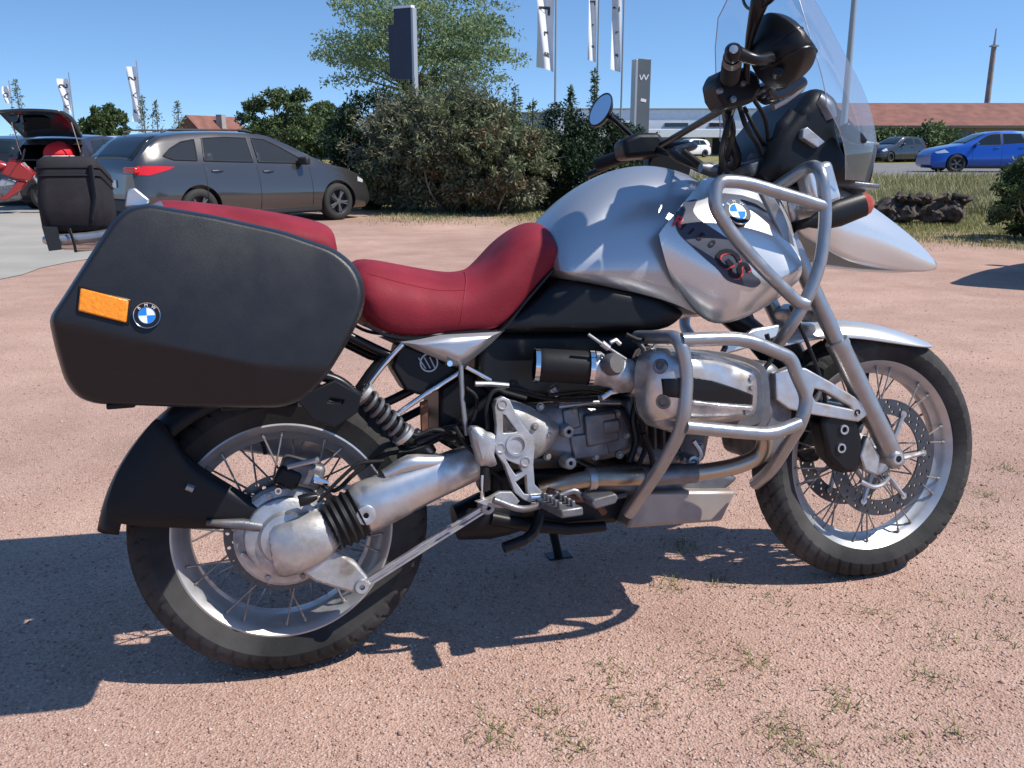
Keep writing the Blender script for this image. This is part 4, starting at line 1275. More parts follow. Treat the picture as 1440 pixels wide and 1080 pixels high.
for q in ((0.4516,-0.2,0.5672), (0.4424,-0.2,0.4759), (0.4958,-0.2,0.4417)):
    mb = MB(); mb.lathe([(0.004, 0.005), (0.009, 0.012), (0.011, 0.012), (0.012, 0)], q, (0, -1, 0), 14); b_ = part('hanger_bolt', mb, 'cast_aluminium', hanger)
mc = [(0.3812,0.5162),(0.3923,0.5242),(0.4075,0.5199),(0.4163,0.5116),(0.4345,0.5039),(0.4346,0.4751),(0.4292,0.4605),(0.4345,0.4418),(0.4218,0.437),(0.4003,0.4407),(0.3923,0.4641)]
part('master_cylinder', radial_shell(mc, lambda x, z, d: -0.205 - 0.014 * min(1, d * 3), -0.18, fr=(1, 0.96, 0.88, 0.7, 0.4), per=2), 'cast_aluminium', bike, angle=40)
mb = MB(); mb.tube([(0.4095,-0.2,0.4398),(0.4037,-0.2,0.3872)], 0.01, 10); part('master_cylinder_boot', mb, 'black_rubber', bike)
mb = MB(); mb.tube([(0.4026,-0.205,0.4217),(0.3979,-0.205,0.3615)], 0.004, 8); part('push_rod', mb, 'chrome', bike)
mb = MB(); mb.tube([(0.4223,-0.19,0.5142),(0.4214,-0.19,0.558),(0.4322,-0.19,0.5872),(0.4482,-0.19,0.5965),(0.4666,-0.19,0.589),(0.5101,-0.19,0.5735)], 0.0045, 8, smooth=5); part('brake_hose', mb, 'black_rubber', bike)
mb = MB(); mb.tube([(0.4048,-0.17,0.6101),(0.4389,-0.17,0.6075),(0.478,-0.17,0.6015)], 0.006, 8); part('cable_end', mb, 'bar_paint', bike)
lk = [(0.3877,0.3683),(0.4126,0.3731),(0.4348,0.3828),(0.4597,0.38),(0.4745,0.36),(0.4645,0.3489),(0.4302,0.3528),(0.4057,0.3587)]
part('brake_linkage', plate([lk], -0.21, 0.01, 0.002), 'cast_aluminium', bike, angle=30)
# footpeg: casting with grip teeth pointing out
f0 = Vector((0.5143,-0.205,0.3606))
mb = MB()
for t in range(1):
    mb.box(f0 + Vector((0.03, -0.065, -0.008)), (0.05, 0.13, 0.018), (0, 0, 0.1))
peg = part('footpeg', mb, 'engine_metal', bike, bevel=0.004)
for k in range(5):
    for dx in (-0.014, 0.014):
        mb = MB(); mb.box(f0 + Vector((0.03 + dx, -0.015 - 0.024 * k, 0.006)), (0.008, 0.014, 0.014)); part('peg_tooth', mb, 'engine_metal', peg, bevel=0.002)
mb = MB(); mb.cyl(f0 + Vector((-0.012, -0.005, 0)), f0 + Vector((0.065, -0.005, -0.004)), 0.011, 12); part('peg_pin', mb, 'chrome', peg)
mb = MB(); mb.tube([(0.4161,-0.23,0.3723),(0.4785,-0.23,0.3455),(0.5342,-0.23,0.3544),(0.5928,-0.23,0.3724),(0.6181,-0.23,0.3541),(0.6642,-0.23,0.3552)], 0.0075, 10, smooth=4); ped = part('brake_pedal', mb, 'engine_metal', bike)
pd = [(0.6056,-0.27,0.3577),(0.6123,-0.27,0.3661),(0.661,-0.27,0.3729),(0.6671,-0.27,0.363),(0.6602,-0.27,0.3516),(0.6147,-0.27,0.3445)]
mb = MB(); mb.prism([(p[0], p[2]) for p in pd], -0.3, -0.24); part('pedal_pad', mb, 'engine_metal', ped, bevel=0.003)
mb = MB(); mb.tube([(0.56, -0.12, 0.33), (0.52, -0.16, 0.27), (0.45, -0.17, 0.25)], 0.012, 10, smooth=3); part('stand_bracket', mb, 'satin_black', bike)
mb = MB(); mb.tube([(0.4433,-0.1,0.3017),(0.5253,-0.1,0.2756),(0.6271,-0.1,0.2532),(0.7148,-0.1,0.2492)], [0.016, 0.016, 0.014, 0.012], 12); part('centre_stand', mb, 'black_plastic', bike)
mb = MB(); mb.prism([(0.4596,0.3991),(0.7911,0.3767),(0.8073,0.315),(0.7715,0.2414),(0.6242,0.2473),(0.5044,0.282),(0.4564,0.3371)], -0.07, 0.09); part('frame_cradle', mb, 'black_plastic', bike, bevel=0.015)
mb = MB(); mb.tube([(0.5625,-0.15,0.3598),(0.6118,-0.15,0.3383),(0.6708,-0.15,0.3252),(0.6954,-0.15,0.2929)], 0.008, 8, smooth=3); part('stand_spring', mb, 'rust', bike)
mb = MB(); mb.tube([(0.66, 0.16, 0.3), (0.72, 0.28, 0.14), (0.75, 0.33, 0.055)], [0.014, 0.012, 0.012], 12); ss_ = part('side_stand', mb, 'satin_black', bike)
mb = MB(); mb.box((0.755, 0.345, 0.052), (0.07, 0.05, 0.012), (0.1558, 0, 0)); part('stand_foot', mb, 'satin_black', ss_, bevel=0.003)

# fasteners, hoses and wiring round the gearbox
for q in ((0.5545,-0.15,0.5471), (0.635,-0.137,0.5295), (0.7407,-0.137,0.5142), (0.7633,-0.137,0.4634), (0.6852,-0.137,0.4219), (0.7441,-0.137,0.4194), (0.5659,-0.15,0.4358), (0.5312,-0.175,0.5086), (0.5645,-0.17,0.4862), (0.8008,-0.127,0.4947), (0.8196,-0.127,0.417), (0.8878,-0.127,0.397), (0.953,-0.127,0.4176), (1.1113,-0.102,0.4474), (1.1323,-0.102,0.515)):
    mb = MB(); mb.lathe([(0.0001, 0.006), (0.005, 0.006), (0.0065, 0.004), (0.0065, 0), (0.009, 0), (0.009, -0.006)], q, (0, -1, 0), 6 + 6); part('engine_bolt', mb, 'spoke_steel', bike, angle=25)
for pts, r_, m_ in (([(0.4599,-0.15,0.5965),(0.5154,-0.15,0.5814),(0.5717,-0.15,0.5645),(0.6212,-0.15,0.5574),(0.6885,-0.15,0.5552)], 0.006, 'black_rubber'), ([(0.3593,-0.16,0.5219),(0.3804,-0.16,0.4818),(0.4057,-0.16,0.4564),(0.4332,-0.16,0.4382)], 0.005, 'black_rubber'), ([(0.3918,-0.14,0.6008),(0.4141,-0.14,0.5761),(0.4039,-0.14,0.5307),(0.3783,-0.14,0.4945),(0.3464,-0.14,0.4821)], 0.0045, 'black_rubber'),
                    ([(0.5651,-0.17,0.5733),(0.6144,-0.17,0.5756),(0.6643,-0.17,0.5749),(0.711,-0.17,0.5618)], 0.004, 'satin_black'), ([(0.7697,-0.2,0.6758),(0.7826,-0.2,0.6548),(0.7713,-0.2,0.6243),(0.7841,-0.2,0.5999)], 0.006, 'engine_metal'), ([(0.7951,-0.19,0.6832),(0.8154,-0.19,0.6726),(0.8008,-0.19,0.6483)], 0.005, 'bare_aluminium'),
                    ([(0.7849,-0.15,0.5475),(0.7727,-0.15,0.5),(0.778,-0.15,0.4508),(0.7605,-0.15,0.4036)], 0.008, 'satin_black'), ([(0.796,-0.16,0.5477),(0.7891,-0.16,0.4998),(0.7976,-0.16,0.4423),(0.7784,-0.16,0.3953)], 0.006, 'black_rubber'), ([(0.2454,-0.12,0.5268),(0.2823,-0.12,0.5051),(0.3215,-0.12,0.5138),(0.3678,-0.12,0.5004)], 0.005, 'black_rubber'),
                    ([(0.4324,-0.16,0.4228),(0.4473,-0.16,0.4026),(0.4555,-0.16,0.3736),(0.4444,-0.16,0.3435)], 0.004, 'satin_black'), ([(0.6655,-0.1,0.3385),(0.7174,-0.1,0.3161),(0.771,-0.1,0.3168)], 0.007, 'engine_metal'), ([(0.9808,-0.14,0.6799),(1.017,-0.14,0.6513),(1.0016,-0.14,0.6291)], 0.006, 'black_rubber'), ([(1.1397,-0.12,0.6698),(1.1542,-0.12,0.6179),(1.1302,-0.12,0.5854)], 0.006, 'black_rubber')):
    mb = MB(); mb.tube(pts, r_, 8, smooth=5); part('engine_hose', mb, m_, bike)
for k in range(5):
    q = Vector((0.8031,-0.14,0.4798)) + Vector((0.022 * k, 0, -0.004 * k))
    mb = MB(); mb.box(q, (0.006, 0.03, 0.1)); part('crankcase_rib', mb, 'engine_metal', eb, bevel=0.002)
for pg in ([(0.609,0.5346),(0.6463,0.5379),(0.6512,0.4927),(0.6137,0.4864)], [(0.6233,0.4759),(0.7124,0.4775),(0.7172,0.4217),(0.6312,0.4205)]):
    mb = MB(); mb.prism(pg, -0.142, -0.12); part('gearbox_rib', mb, 'engine_metal', gb, bevel=0.004)
# head casting below the valve cover and its plug
hd = [(0.7405,0.5643),(0.783,0.5699),(0.8189,0.561),(0.8209,0.5156),(0.7971,0.4966),(0.7579,0.5031),(0.7393,0.5287)]
mb = radial_shell(hd, lambda x, z, d: -0.31 - 0.03 * min(1, d * 3) ** 0.6, -0.26, per=3)
part('cylinder_head', mb, 'cast_aluminium', bike, angle=45)

# ---- crash bars
def bars(name, paths, r, mirror=True):
    for p_ in paths:
        mb = MB(); mb.tube(fillet(p_, 0.05, 7), r, 14)
        if mirror: both(name, mb, 'bar_paint', bike)
        else: part(name, mb, 'bar_paint', bike)
bars('crash_bar', [
    [(0.7667,-0.2,0.6884),(0.7819,-0.37,0.6939),(0.7958,-0.37,0.6269),(0.7861,-0.37,0.5144),(0.7618,-0.31,0.4214),(0.7324,-0.2,0.2998)],
    [(0.7849,-0.37,0.688),(0.9275,-0.37,0.6837),(1.0378,-0.37,0.6353),(1.051,-0.37,0.5999),(1.078,-0.37,0.5464),(1.0597,-0.37,0.4932),(1.0556,-0.26,0.373),(1.0643,-0.18,0.3275)],
    [(0.7892,-0.37,0.5112),(0.8865,-0.37,0.4936),(0.987,-0.37,0.477),(1.0562,-0.37,0.4951)],
], 0.0145)
bars('upper_crash_bar', [
    [(1.1144,-0.2,0.648),(1.1118,-0.25,0.6839),(1.1469,-0.27,0.7504),(1.1847,-0.27,0.8274),(1.201,-0.27,0.9425),(1.1894,-0.27,1.0355),(1.2113,-0.2,1.0542),(1.1561,-0.08,0.9942)],
    [(1.1938,-0.27,0.9551),(1.0895,-0.27,0.9845),(0.9954,-0.27,1.01),(0.9305,-0.27,1.0137),(0.9223,-0.27,0.9602),(0.9652,-0.27,0.8992),(1.0437,-0.27,0.8172),(1.1249,-0.27,0.7468),(1.1468,-0.27,0.741)],
], 0.0145)

# ---- fork, telelever arm, front fender, front brakes
for sgn in (1, -1):
    y_ = -0.105 * sgn
    pt = [(1.2123,-0.105,0.9034),(1.2737,-0.105,0.7788),(1.3489,-0.105,0.6324),(1.4308,-0.105,0.4735),(1.5243,-0.105,0.3099)]
    pp = [Vector((x, y_, z)) for x, y, z in pt]
    mb = MB(); mb.tube([pp[0], pp[1], pp[2]], 0.0205, 20); ft = part('fork_tube', mb, 'bar_paint', bike)
    d_ = (pp[4] - pp[2]).normalized(); Lk = (pp[4] - pp[2]).length
    mb = MB(); mb.lathe([(0.021, -0.012), (0.0285, -0.01), (0.0295, 0.004), (0.0275, 0.012), (0.027, Lk * 0.45), (0.0265, Lk * 0.93), (0.022, Lk * 0.985), (0.0001, Lk)], pp[2], d_, 28)
    fs_ = part('fork_slider', mb, 'bar_paint', bike, angle=40)
    mb = MB(); mb.lathe([(0.008, 0.022), (0.014, 0.022), (0.019, 0.016), (0.021, 0), (0.021, -0.05)], (WB - 0.004, -0.115 * sgn, 0.335), (0, -sgn, 0), 22); part('axle_clamp', mb, 'cast_aluminium', fs_)
    mb = MB(); mb.lathe([(0.0001, 0.0225), (0.0085, 0.0225)], (WB - 0.004, -0.115 * sgn, 0.335), (0, -sgn, 0), 12); part('axle_hole', mb, 'satin_black', fs_, smooth=False)
    # caliper behind the leg
    cc = Vector((1.3485,-0.085,0.4024)); cc.y = -0.085 * sgn
    mb = MB(); mb.prism([(x, z) for x, z in [(1.2951,0.4467),(1.341,0.4751),(1.3995,0.4558),(1.4199,0.3721),(1.4065,0.3056),(1.3599,0.3067),(1.3145,0.355)]], (-0.11) * sgn, (-0.05) * sgn)
    ca = part('brake_caliper', mb, 'satin_black', bike, bevel=0.012, seg=3)
    for q in ((1.3594,-0.11,0.4192), (1.3505,-0.11,0.3734)):
        mb = MB(); mb.lathe([(0.007, 0.002), (0.008, 0.006), (0.012, 0.006), (0.013, -0.004)], (q[0], -0.11 * sgn, q[2]), (0, -sgn, 0), 18); part('caliper_piston', mb, 'bare_aluminium', ca)
    mb = MB(); mb.tube([(x, -0.115 * sgn, z) for x, y, z in [(1.4042,-0.11,0.2848),(1.4402,-0.11,0.2663),(1.4724,-0.11,0.2702),(1.4897,-0.11,0.2867)]], 0.006, 8, smooth=3); part('caliper_bracket', mb, 'bare_aluminium', ca)
    mb = MB(); mb.prism([(x, z) for x, z in [(1.4298,0.397),(1.4679,0.3423),(1.459,0.2918),(1.4206,0.3104),(1.4082,0.3482)]], -0.112 * sgn, -0.09 * sgn); part('caliper_ear', mb, 'cast_aluminium', ca, bevel=0.004)
    mb = MB(); mb.tube([(x, -0.10 * sgn, z) for x, y, z in [(1.2205,-0.1,0.7332),(1.2553,-0.1,0.6623),(1.2944,-0.1,0.5724),(1.3139,-0.1,0.5003),(1.3091,-0.1,0.4474)]], 0.005, 8, smooth=4); part('front_brake_hose', mb, 'black_rubber', bike)
ta = [(1.1662,0.5711),(1.206,0.5821),(1.2459,0.5776),(1.3226,0.5351),(1.4052,0.484),(1.4239,0.4555),(1.3964,0.4398),(1.2685,0.4686),(1.2003,0.4884),(1.169,0.5119)]
ts = [(1.2695,0.5338),(1.2979,0.5263),(1.3758,0.481),(1.384,0.4642),(1.2729,0.493),(1.261,0.5116)]
tl_ = part('telelever_arm', plate([ta, ts], -0.105, 0.022, 0.004), 'bare_aluminium', bike, angle=30)
part('telelever_arm', plate([ta, ts], 0.105, 0.022, 0.004), 'bare_aluminium', bike, angle=30)
mb = MB(); mb.cyl(((1.405,-0.1,0.4607)[0], -0.1, (1.405,-0.1,0.4607)[2]), ((1.405,-0.1,0.4607)[0], 0.1, (1.405,-0.1,0.4607)[2]), 0.014, 14); part('telelever_cross_tube', mb, 'bar_paint', tl_)
mb = MB(); mb.lathe([(0.004, 0.004), (0.007, 0.006), (0.009, 0)], ((1.3931,-0.11,0.461)[0], -0.117, (1.3931,-0.11,0.461)[2]), (0, -1, 0), 12); part('bolt', mb, 'satin_black', tl_)
mb = MB(); mb.tube([(1.0612,0,0.7582),(1.1791,0,0.6633),(1.3009,0,0.5281)], [0.03, 0.032, 0.03], 16); part('front_spring', mb, 'satin_black', bike)
mb = MB(); mb.box((1.3207,0,0.7096), (0.05, 0.2, 0.035), (0, -0.45, 0)); part('fork_bridge', mb, 'cast_aluminium', bike, bevel=0.012)
# fender
mb = MB()
top = [(1.2407,0,0.6669),(1.3246,0,0.6875),(1.4422,0,0.6903),(1.5631,0,0.6669),(1.6649,0,0.6308),(1.718,0,0.6046)]
rim_ = [(1.1973,-0.072,0.6263),(1.2784,-0.072,0.6459),(1.3902,-0.072,0.648),(1.5007,-0.072,0.6287),(1.5923,-0.072,0.612),(1.6501,-0.072,0.6029)]
mid = [((a[0] + b[0]) / 2, -0.055, a[2] * 0.78 + b[2] * 0.22) for a, b in zip(top, rim_)]
fo = surf([top, mid, rim_], 'pale_silver_paint', 'front_fender', bike, sub=2, close=False, thick=0.005)
fo['label'] = 'pale silver front mudguard'
wd = [(1.0358,-0.08,0.6235),(1.0519,-0.08,0.6566),(1.13,-0.08,0.6828),(1.2012,-0.08,0.6891),(1.1927,-0.08,0.6584),(1.1095,-0.08,0.6358)]
mb = MB(); mb.prism([(p[0], p[2]) for p in wd], -0.085, -0.07); part('fender_stay', mb, 'pale_silver_paint', bike, bevel=0.005)

# ---- beak
rows = [
 [(1.2687,0,1.062),(1.3721,0,1.0612),(1.4844,0,1.017),(1.6091,0,0.9401),(1.6994,0,0.8708),(1.7385,0,0.8206)],
 [(1.2262,-0.07,1.0449),(1.3182,-0.07,1.0406),(1.4244,-0.07,0.9909),(1.5425,-0.07,0.918),(1.6644,-0.035,0.8552),(1.7273,-0.01,0.8169)],
 [(1.2035,-0.115,1.003),(1.2896,-0.115,0.9883),(1.3855,-0.115,0.939),(1.5279,-0.085,0.8854),(1.6645,-0.04,0.8365),(1.7279,-0.012,0.813)],
 [(1.2,-0.125,0.9656),(1.2937,-0.125,0.9419),(1.3614,-0.125,0.9065),(1.513,-0.09,0.8608),(1.6579,-0.045,0.8218),(1.7256,-0.012,0.8094)],
 [(1.2294,-0.1,0.9067),(1.3227,-0.1,0.8664),(1.3835,-0.1,0.8315),(1.5243,-0.06,0.81),(1.6642,-0.03,0.7981),(1.7268,-0.008,0.8057)],
]
bk = surf(rows, 'pale_silver_paint', 'beak', bike, close=False, thick=0.006, crease=((2, 0.75),))
bk['label'] = 'pale silver pointed upper front mudguard'
mb = MB(); mb.box((1.265,-0.15,1.0114), (0.08, 0.05, 0.1), (0, -0.3, 0)); part('fairing_bracket', mb, 'pale_silver_paint', bike, bevel=0.012)
pt0, pt1 = Vector((1.1866,-0.2,0.917)), Vector((1.3722,-0.2,0.9683))
for sgn in (1, -1):
    d_ = pt1 - pt0
    a_, n_ = Vector((pt0.x, pt0.y * sgn, pt0.z)), Vector((d_.x, d_.y * sgn, d_.z))
    prof = [(0.0001, 0), (0.006, 0.012), (0.017, 0.035), (0.027, 0.07), (0.031, 0.1), (0.028, d_.length - 0.02)]
    mb = MB(); mb.lathe(prof, a_, n_, 24); mb.v = [(x, a_.y + (y - a_.y) * 0.55, z) for x, y, z in mb.v]; ind = part('turn_signal', mb, 'black_plastic', bike)
    prof = [(0.028, d_.length - 0.022), (0.025, d_.length - 0.008), (0.015, d_.length + 0.004), (0.0001, d_.length + 0.009)]
    mb = MB(); mb.lathe(prof, a_, n_, 24); mb.v = [(x, a_.y + (y - a_.y) * 0.55, z) for x, y, z in mb.v]; part('turn_signal_lens', mb, 'orange_lens', ind)
    mb = MB(); mb.tube([a_ + n_ * 0.35, Vector((a_.x + 0.03, -0.08 * sgn, a_.z + 0.0))], 0.012, 10); part('turn_signal_stalk', mb, 'black_plastic', ind)
br = [(1.0701,1.0081),(1.099,0.9952),(1.1312,0.9471),(1.1526,0.8987),(1.1702,0.8305),(1.1554,0.8407),(1.1267,0.9058),(1.0983,0.9605)]
part('fairing_strut', plate([br], -0.2, 0.012, 0.002), 'bar_paint', bike, angle=30)

# ---- cockpit, headlamp, screen
ck = [(1.152,1.0286),(1.1495,1.0946),(1.1734,1.1373),(1.2285,1.1936),(1.2682,1.2369),(1.3077,1.2425),(1.3471,1.2149),(1.3386,1.1713),(1.3539,1.1042),(1.3857,1.043),(1.3813,1.0158)]
mb = radial_shell(ck, lambda x, z, d: -0.105 - 0.03 * min(1, d * 4) ** 0.6, 0.0, per=3)
c_o = both('cockpit_cowl', mb, 'black_plastic', bike, angle=50)
for c0, c1, r_ in (((1.1817,-0.11,1.1095), (1.2294,-0.11,1.1851), 0.03), ((1.2335,-0.12,1.1407), (1.2813,-0.12,1.21), 0.028)):
    c0, c1 = Vector(c0), Vector(c1)
    mb = MB(); mb.tube([c0, (c0 + c1) / 2, c1], [r_ * 0.7, r_, r_ * 0.7], 18, smooth=4, flat=0.6); part('instrument_pod', mb, 'satin_black', c_o[0])
mb = MB(); mb.tube([(1.2813,-0.12,1.2166),(1.3046,-0.12,1.1972),(1.3161,-0.12,1.1709)], [0.02, 0.026, 0.022], 16, smooth=4); part('screen_knob_boss', mb, 'engine_metal', c_o[0])
sw = [(1.226,-0.145,1.1413),(1.2377,-0.145,1.1479),(1.2856,-0.145,1.1138),(1.2659,-0.145,1.1007),(1.2238,-0.145,1.1235)]
mb = MB(); mb.prism([(p[0], p[2]) for p in sw], -0.152, -0.13); part('relay_cover', mb, 'cast_aluminium', c_o[0], bevel=0.002)
hl = Vector((1.4356,0,1.0695))
mb = MB(); mb.lathe([(0.05, -0.06), (0.078, -0.02), (0.085, 0.03), (0.082, 0.04)], hl, (1, 0, -0.1), 32); hlo = part('headlamp_shell', mb, 'satin_black', bike)
mb = MB(); mb.lathe([(0.082, 0.038), (0.06, 0.05), (0.03, 0.056), (0.0001, 0.058)], hl, (1, 0, -0.1), 32); part('headlamp_lens', mb, 'headlight_glass', hlo)
for z_ in (0.05, -0.05):
    mb = MB(); mb.box(hl + Vector((0.0, 0, z_)), (0.09, 0.2, 0.012), (0, 0.1, 0)); part('headlamp_frame', mb, 'engine_metal', hlo, bevel=0.004)
cl = [(1.5083,0,1.0257),(1.535,0,1.1066),(1.5226,0,1.1854),(1.493,0,1.2579),(1.4449,0,1.3324),(1.3936,0,1.414),(1.3452,0,1.4822),(1.3016,0,1.5477),(1.2744,0,1.5964)]
hwid = [0.19, 0.215, 0.235, 0.225, 0.21, 0.19, 0.165, 0.12, 0.05]
rings = []
for (x, y, z), w_ in zip(catmull(cl, 3), np.interp(np.linspace(0, 8, 25), range(9), hwid)):
    rings.append([(x - 0.016 - 5.0 * (w_ * t) ** 2, w_ * t, z - 0.12 * (w_ * t) ** 2) for t in np.linspace(-1, 1, 25)])
mb = MB(); mb.rings(rings, closed=False)
wsn = part('windscreen', mb, 'screen_acrylic', bike, angle=80)
wsn['label'] = 'tall clear windscreen'
for sgn in (0, -1):
    mb = MB(); mb.tube([Vector(r[sgn]) for r in rings], 0.0014, 6); part('screen_edge', mb, 'bar_paint', wsn)
kn = [(1.3215,-0.15,1.1491),(1.3373,-0.15,1.1557),(1.3727,-0.15,1.1296),(1.3885,-0.15,1.1131),(1.3804,-0.15,1.1065),(1.3527,-0.15,1.1131),(1.3252,-0.15,1.1294)]
mb = MB(); mb.prism([(p[0], p[2]) for p in kn], -0.175, -0.15); part('screen_clamp', mb, 'satin_black', wsn, bevel=0.004)

# ---- handlebar and controls
hb = [(0.8806,-0.43,1.2336),(0.9309,-0.33,1.2146),(0.9702,-0.25,1.186),(1.04,-0.14,1.1303),(1.1047,-0.06,1.0807)]
hb += [(hb[-1][0], 0.06, hb[-1][2])] + [(x, -y, z) for x, y, z in [(1.04,-0.14,1.1303)]] + [(1.1311,0.2,1.1596),(1.0917,0.3,1.1714),(1.0392,0.4,1.1692),(0.9994,0.44,1.1593)]
mb = MB(); mb.tube(hb, 0.0115, 12, smooth=4); hbo = part('handlebar', mb, 'satin_black', bike)
e0, e1 = Vector((0.8747,-0.44,1.2336)), Vector((0.9367,-0.32,1.2113))
mb = MB(); mb.lathe([(0.0001, -0.016), (0.011, -0.015), (0.0165, -0.008), (0.0165, 0.012), (0.014, 0.014)], e0, e1 - e0, 22); part('bar_end', mb, 'satin_black', hbo)
mb = MB(); mb.lathe([(0.0001, -0.0185), (0.0075, -0.018), (0.009, -0.0145)], e0, e1 - e0, 16); part('bar_end_bolt', mb, 'bare_aluminium', hbo)
mb = MB(); mb.lathe([(0.0165, 0.02), (0.0185, 0.022), (0.0185, 0.045), (0.0165, 0.048)], e0, e1 - e0, 22); part('heated_grip_ring', mb, 'engine_metal', hbo)
gl = (e1 - e0).length
mb = MB(); mb.lathe([(0.0165, 0.048)] + [(0.0185 + 0.0012 * (k % 2), 0.05 + (gl - 0.06) * k / 24) for k in range(25)] + [(0.0165, gl - 0.008)], e0, e1 - e0, 22); part('grip', mb, 'black_rubber', hbo)
swc = Vector((0.9564,-0.28,1.1973))
mb = MB(); mb.prism([(0.9133,1.211),(0.9272,1.2344),(0.9845,1.2414),(1.0148,1.2275),(1.021,1.1983),(0.9998,1.1687),(0.9352,1.1562),(0.9191,1.1793)], -0.31, -0.24); swh = part('switch_housing', mb, 'black_plastic', hbo, bevel=0.009, seg=2)
for q, r_ in (((0.9178,-0.312,1.1899), 0.006), ((0.9471,-0.312,1.1732), 0.007), ((0.9711,-0.312,1.2051), 0.006)):
    mb = MB(); mb.lathe([(0.0001, 0.006), (r_, 0.005), (r_, -0.004)], q, (0, -1, 0), 12); part('switch_button', mb, 'engine_metal', swh)
mb = MB(); mb.tube([(1.0299,-0.26,1.1967),(1.0394,-0.3,1.2032),(1.0176,-0.36,1.204),(0.9852,-0.42,1.2064)], [0.009, 0.008, 0.007, 0.007], 10, smooth=4, flat=1.6); part('brake_lever', mb, 'satin_black', hbo)
rs = [(1.0344,1.2125),(1.0872,1.2402),(1.1363,1.2263),(1.1432,1.2114),(1.1002,1.1868),(1.0649,1.1744),(1.0442,1.186)]
mb = MB(); mb.prism(rs, -0.3, -0.24); rso = part('brake_reservoir', mb, 'gloss_black', hbo, bevel=0.01, seg=3)
mb = MB(); mb.tube([(1.0748,-0.26,1.1705),(1.1069,-0.26,1.1859),(1.1465,-0.26,1.2106),(1.1539,-0.26,1.2228)], 0.009, 10); part('reservoir_clamp', mb, 'bar_paint', rso)
# hand guards
hg = [(0.9875,1.3228),(0.9973,1.33),(1.0296,1.3231),(1.0585,1.2927),(1.0911,1.2551),(1.0959,1.2441),(1.0839,1.2188),(1.0537,1.1959),(1.0272,1.1843),(0.9949,1.2002),(0.9759,1.2217),(0.9652,1.2487),(0.9707,1.2842)]
mb = radial_shell(hg, lambda x, z, d: -0.375 - 0.075 * min(1, d * 1.4) ** 0.6, -0.35, per=4)
g0 = both('hand_guard', mb, 'black_plastic', bike, angle=55)
g0[1].location = Vector((1.0703,0.4,1.177)) - Vector((sum(p[0] for p in hg) / len(hg), 0.40, sum(p[1] for p in hg) / len(hg))) + Vector((0.06, 0, -0.05))
gt = tree_of(g0[0])
for ln in ([(0.9766,-0.4,1.2572),(1.0175,-0.4,1.2831),(1.0684,-0.4,1.2903)], [(0.9759,-0.4,1.2217),(1.025,-0.4,1.2449),(1.0943,-0.4,1.2496)]):
    mb = MB()
    pts = []
    for p_ in catmull(ln, 6):
        h = gt.ray_cast(Vector((p_[0], -1, p_[2])), Vector((0, 1, 0)))
        if h[0]: pts.append(h[0] + Vector((0, 0.001, 0)))
    if len(pts) > 3:
        mb.tube(pts, 0.0028, 6); part('guard_seam', mb, 'satin_black', g0[0])
mb = MB(); mb.tube([(0.8793,-0.44,1.235),(0.9038,-0.44,1.2264),(0.9285,-0.44,1.2218),(0.9665,-0.42,1.2303)], [0.014, 0.012, 0.011, 0.013], 12, smooth=4); part('guard_arm', mb, 'satin_black', g0[0])
# mirrors
mb = MB(); mb.tube([(0.9884,-0.3,1.2023),(0.977,-0.32,1.2363),(0.9583,-0.36,1.2723),(0.9473,-0.4,1.3077),(0.9465,-0.42,1.3341),(0.9502,-0.43,1.363)], [0.008, 0.007, 0.0075, 0.013, 0.018, 0.014], 12, smooth=4); mst = part('mirror_stem', mb, 'satin_black', bike)
def mirror_head(c, n, r, el, parent, tw=0.25):
    n = Vector(n).normalized()
    mb = MB(); mb.lathe([(0.0001, -0.035), (r * 0.5, -0.03), (r * 0.9, -0.014), (r * 1.04, 0), (r * 1.04, 0.004), (r * 0.96, 0.006), (r * 0.95, 0.003)], (0, 0, 0), (0, 0, 1), 36)
    mb.v = [(x * el, y, z) for x, y, z in mb.v]
    q = n.to_track_quat('Z', 'Y')
    M = Matrix.Translation(c) @ q.to_matrix().to_4x4() @ Matrix.Rotation(tw, 4, 'Z')
    me = mb.mesh('mirror_shell'); me.transform(M)
    o = part('mirror_shell', me, 'satin_black', parent)
    mb = MB(); mb.lathe([(0.0001, 0.0045), (r * 0.95, 0.0035)], (0, 0, 0), (0, 0, 1), 36)
    mb.v = [(x * el, y, z) for x, y, z in mb.v]
    me = mb.mesh('mirror_glass'); me.transform(M)
    part('mirror_glass', me, 'mirror_glass', o, smooth=True)
mirror_head(Vector((0.9505,-0.43,1.3788)), (-1, -0.05, 0.05), 0.055, 1.25, mst)
mb = MB(); mb.tube([(1.0817,0.4,1.1889),(1.039,0.4,1.2243),(1.0032,0.4,1.2554),(0.9821,0.4,1.2709)], [0.008, 0.007, 0.007, 0.009], 10, smooth=3); msl = part('mirror_stem', mb, 'satin_black', bike)
mirror_head(Vector((0.9634,0.42,1.292)), (-0.72, -0.66, 0.36), 0.05, 0.60, msl, -0.35)
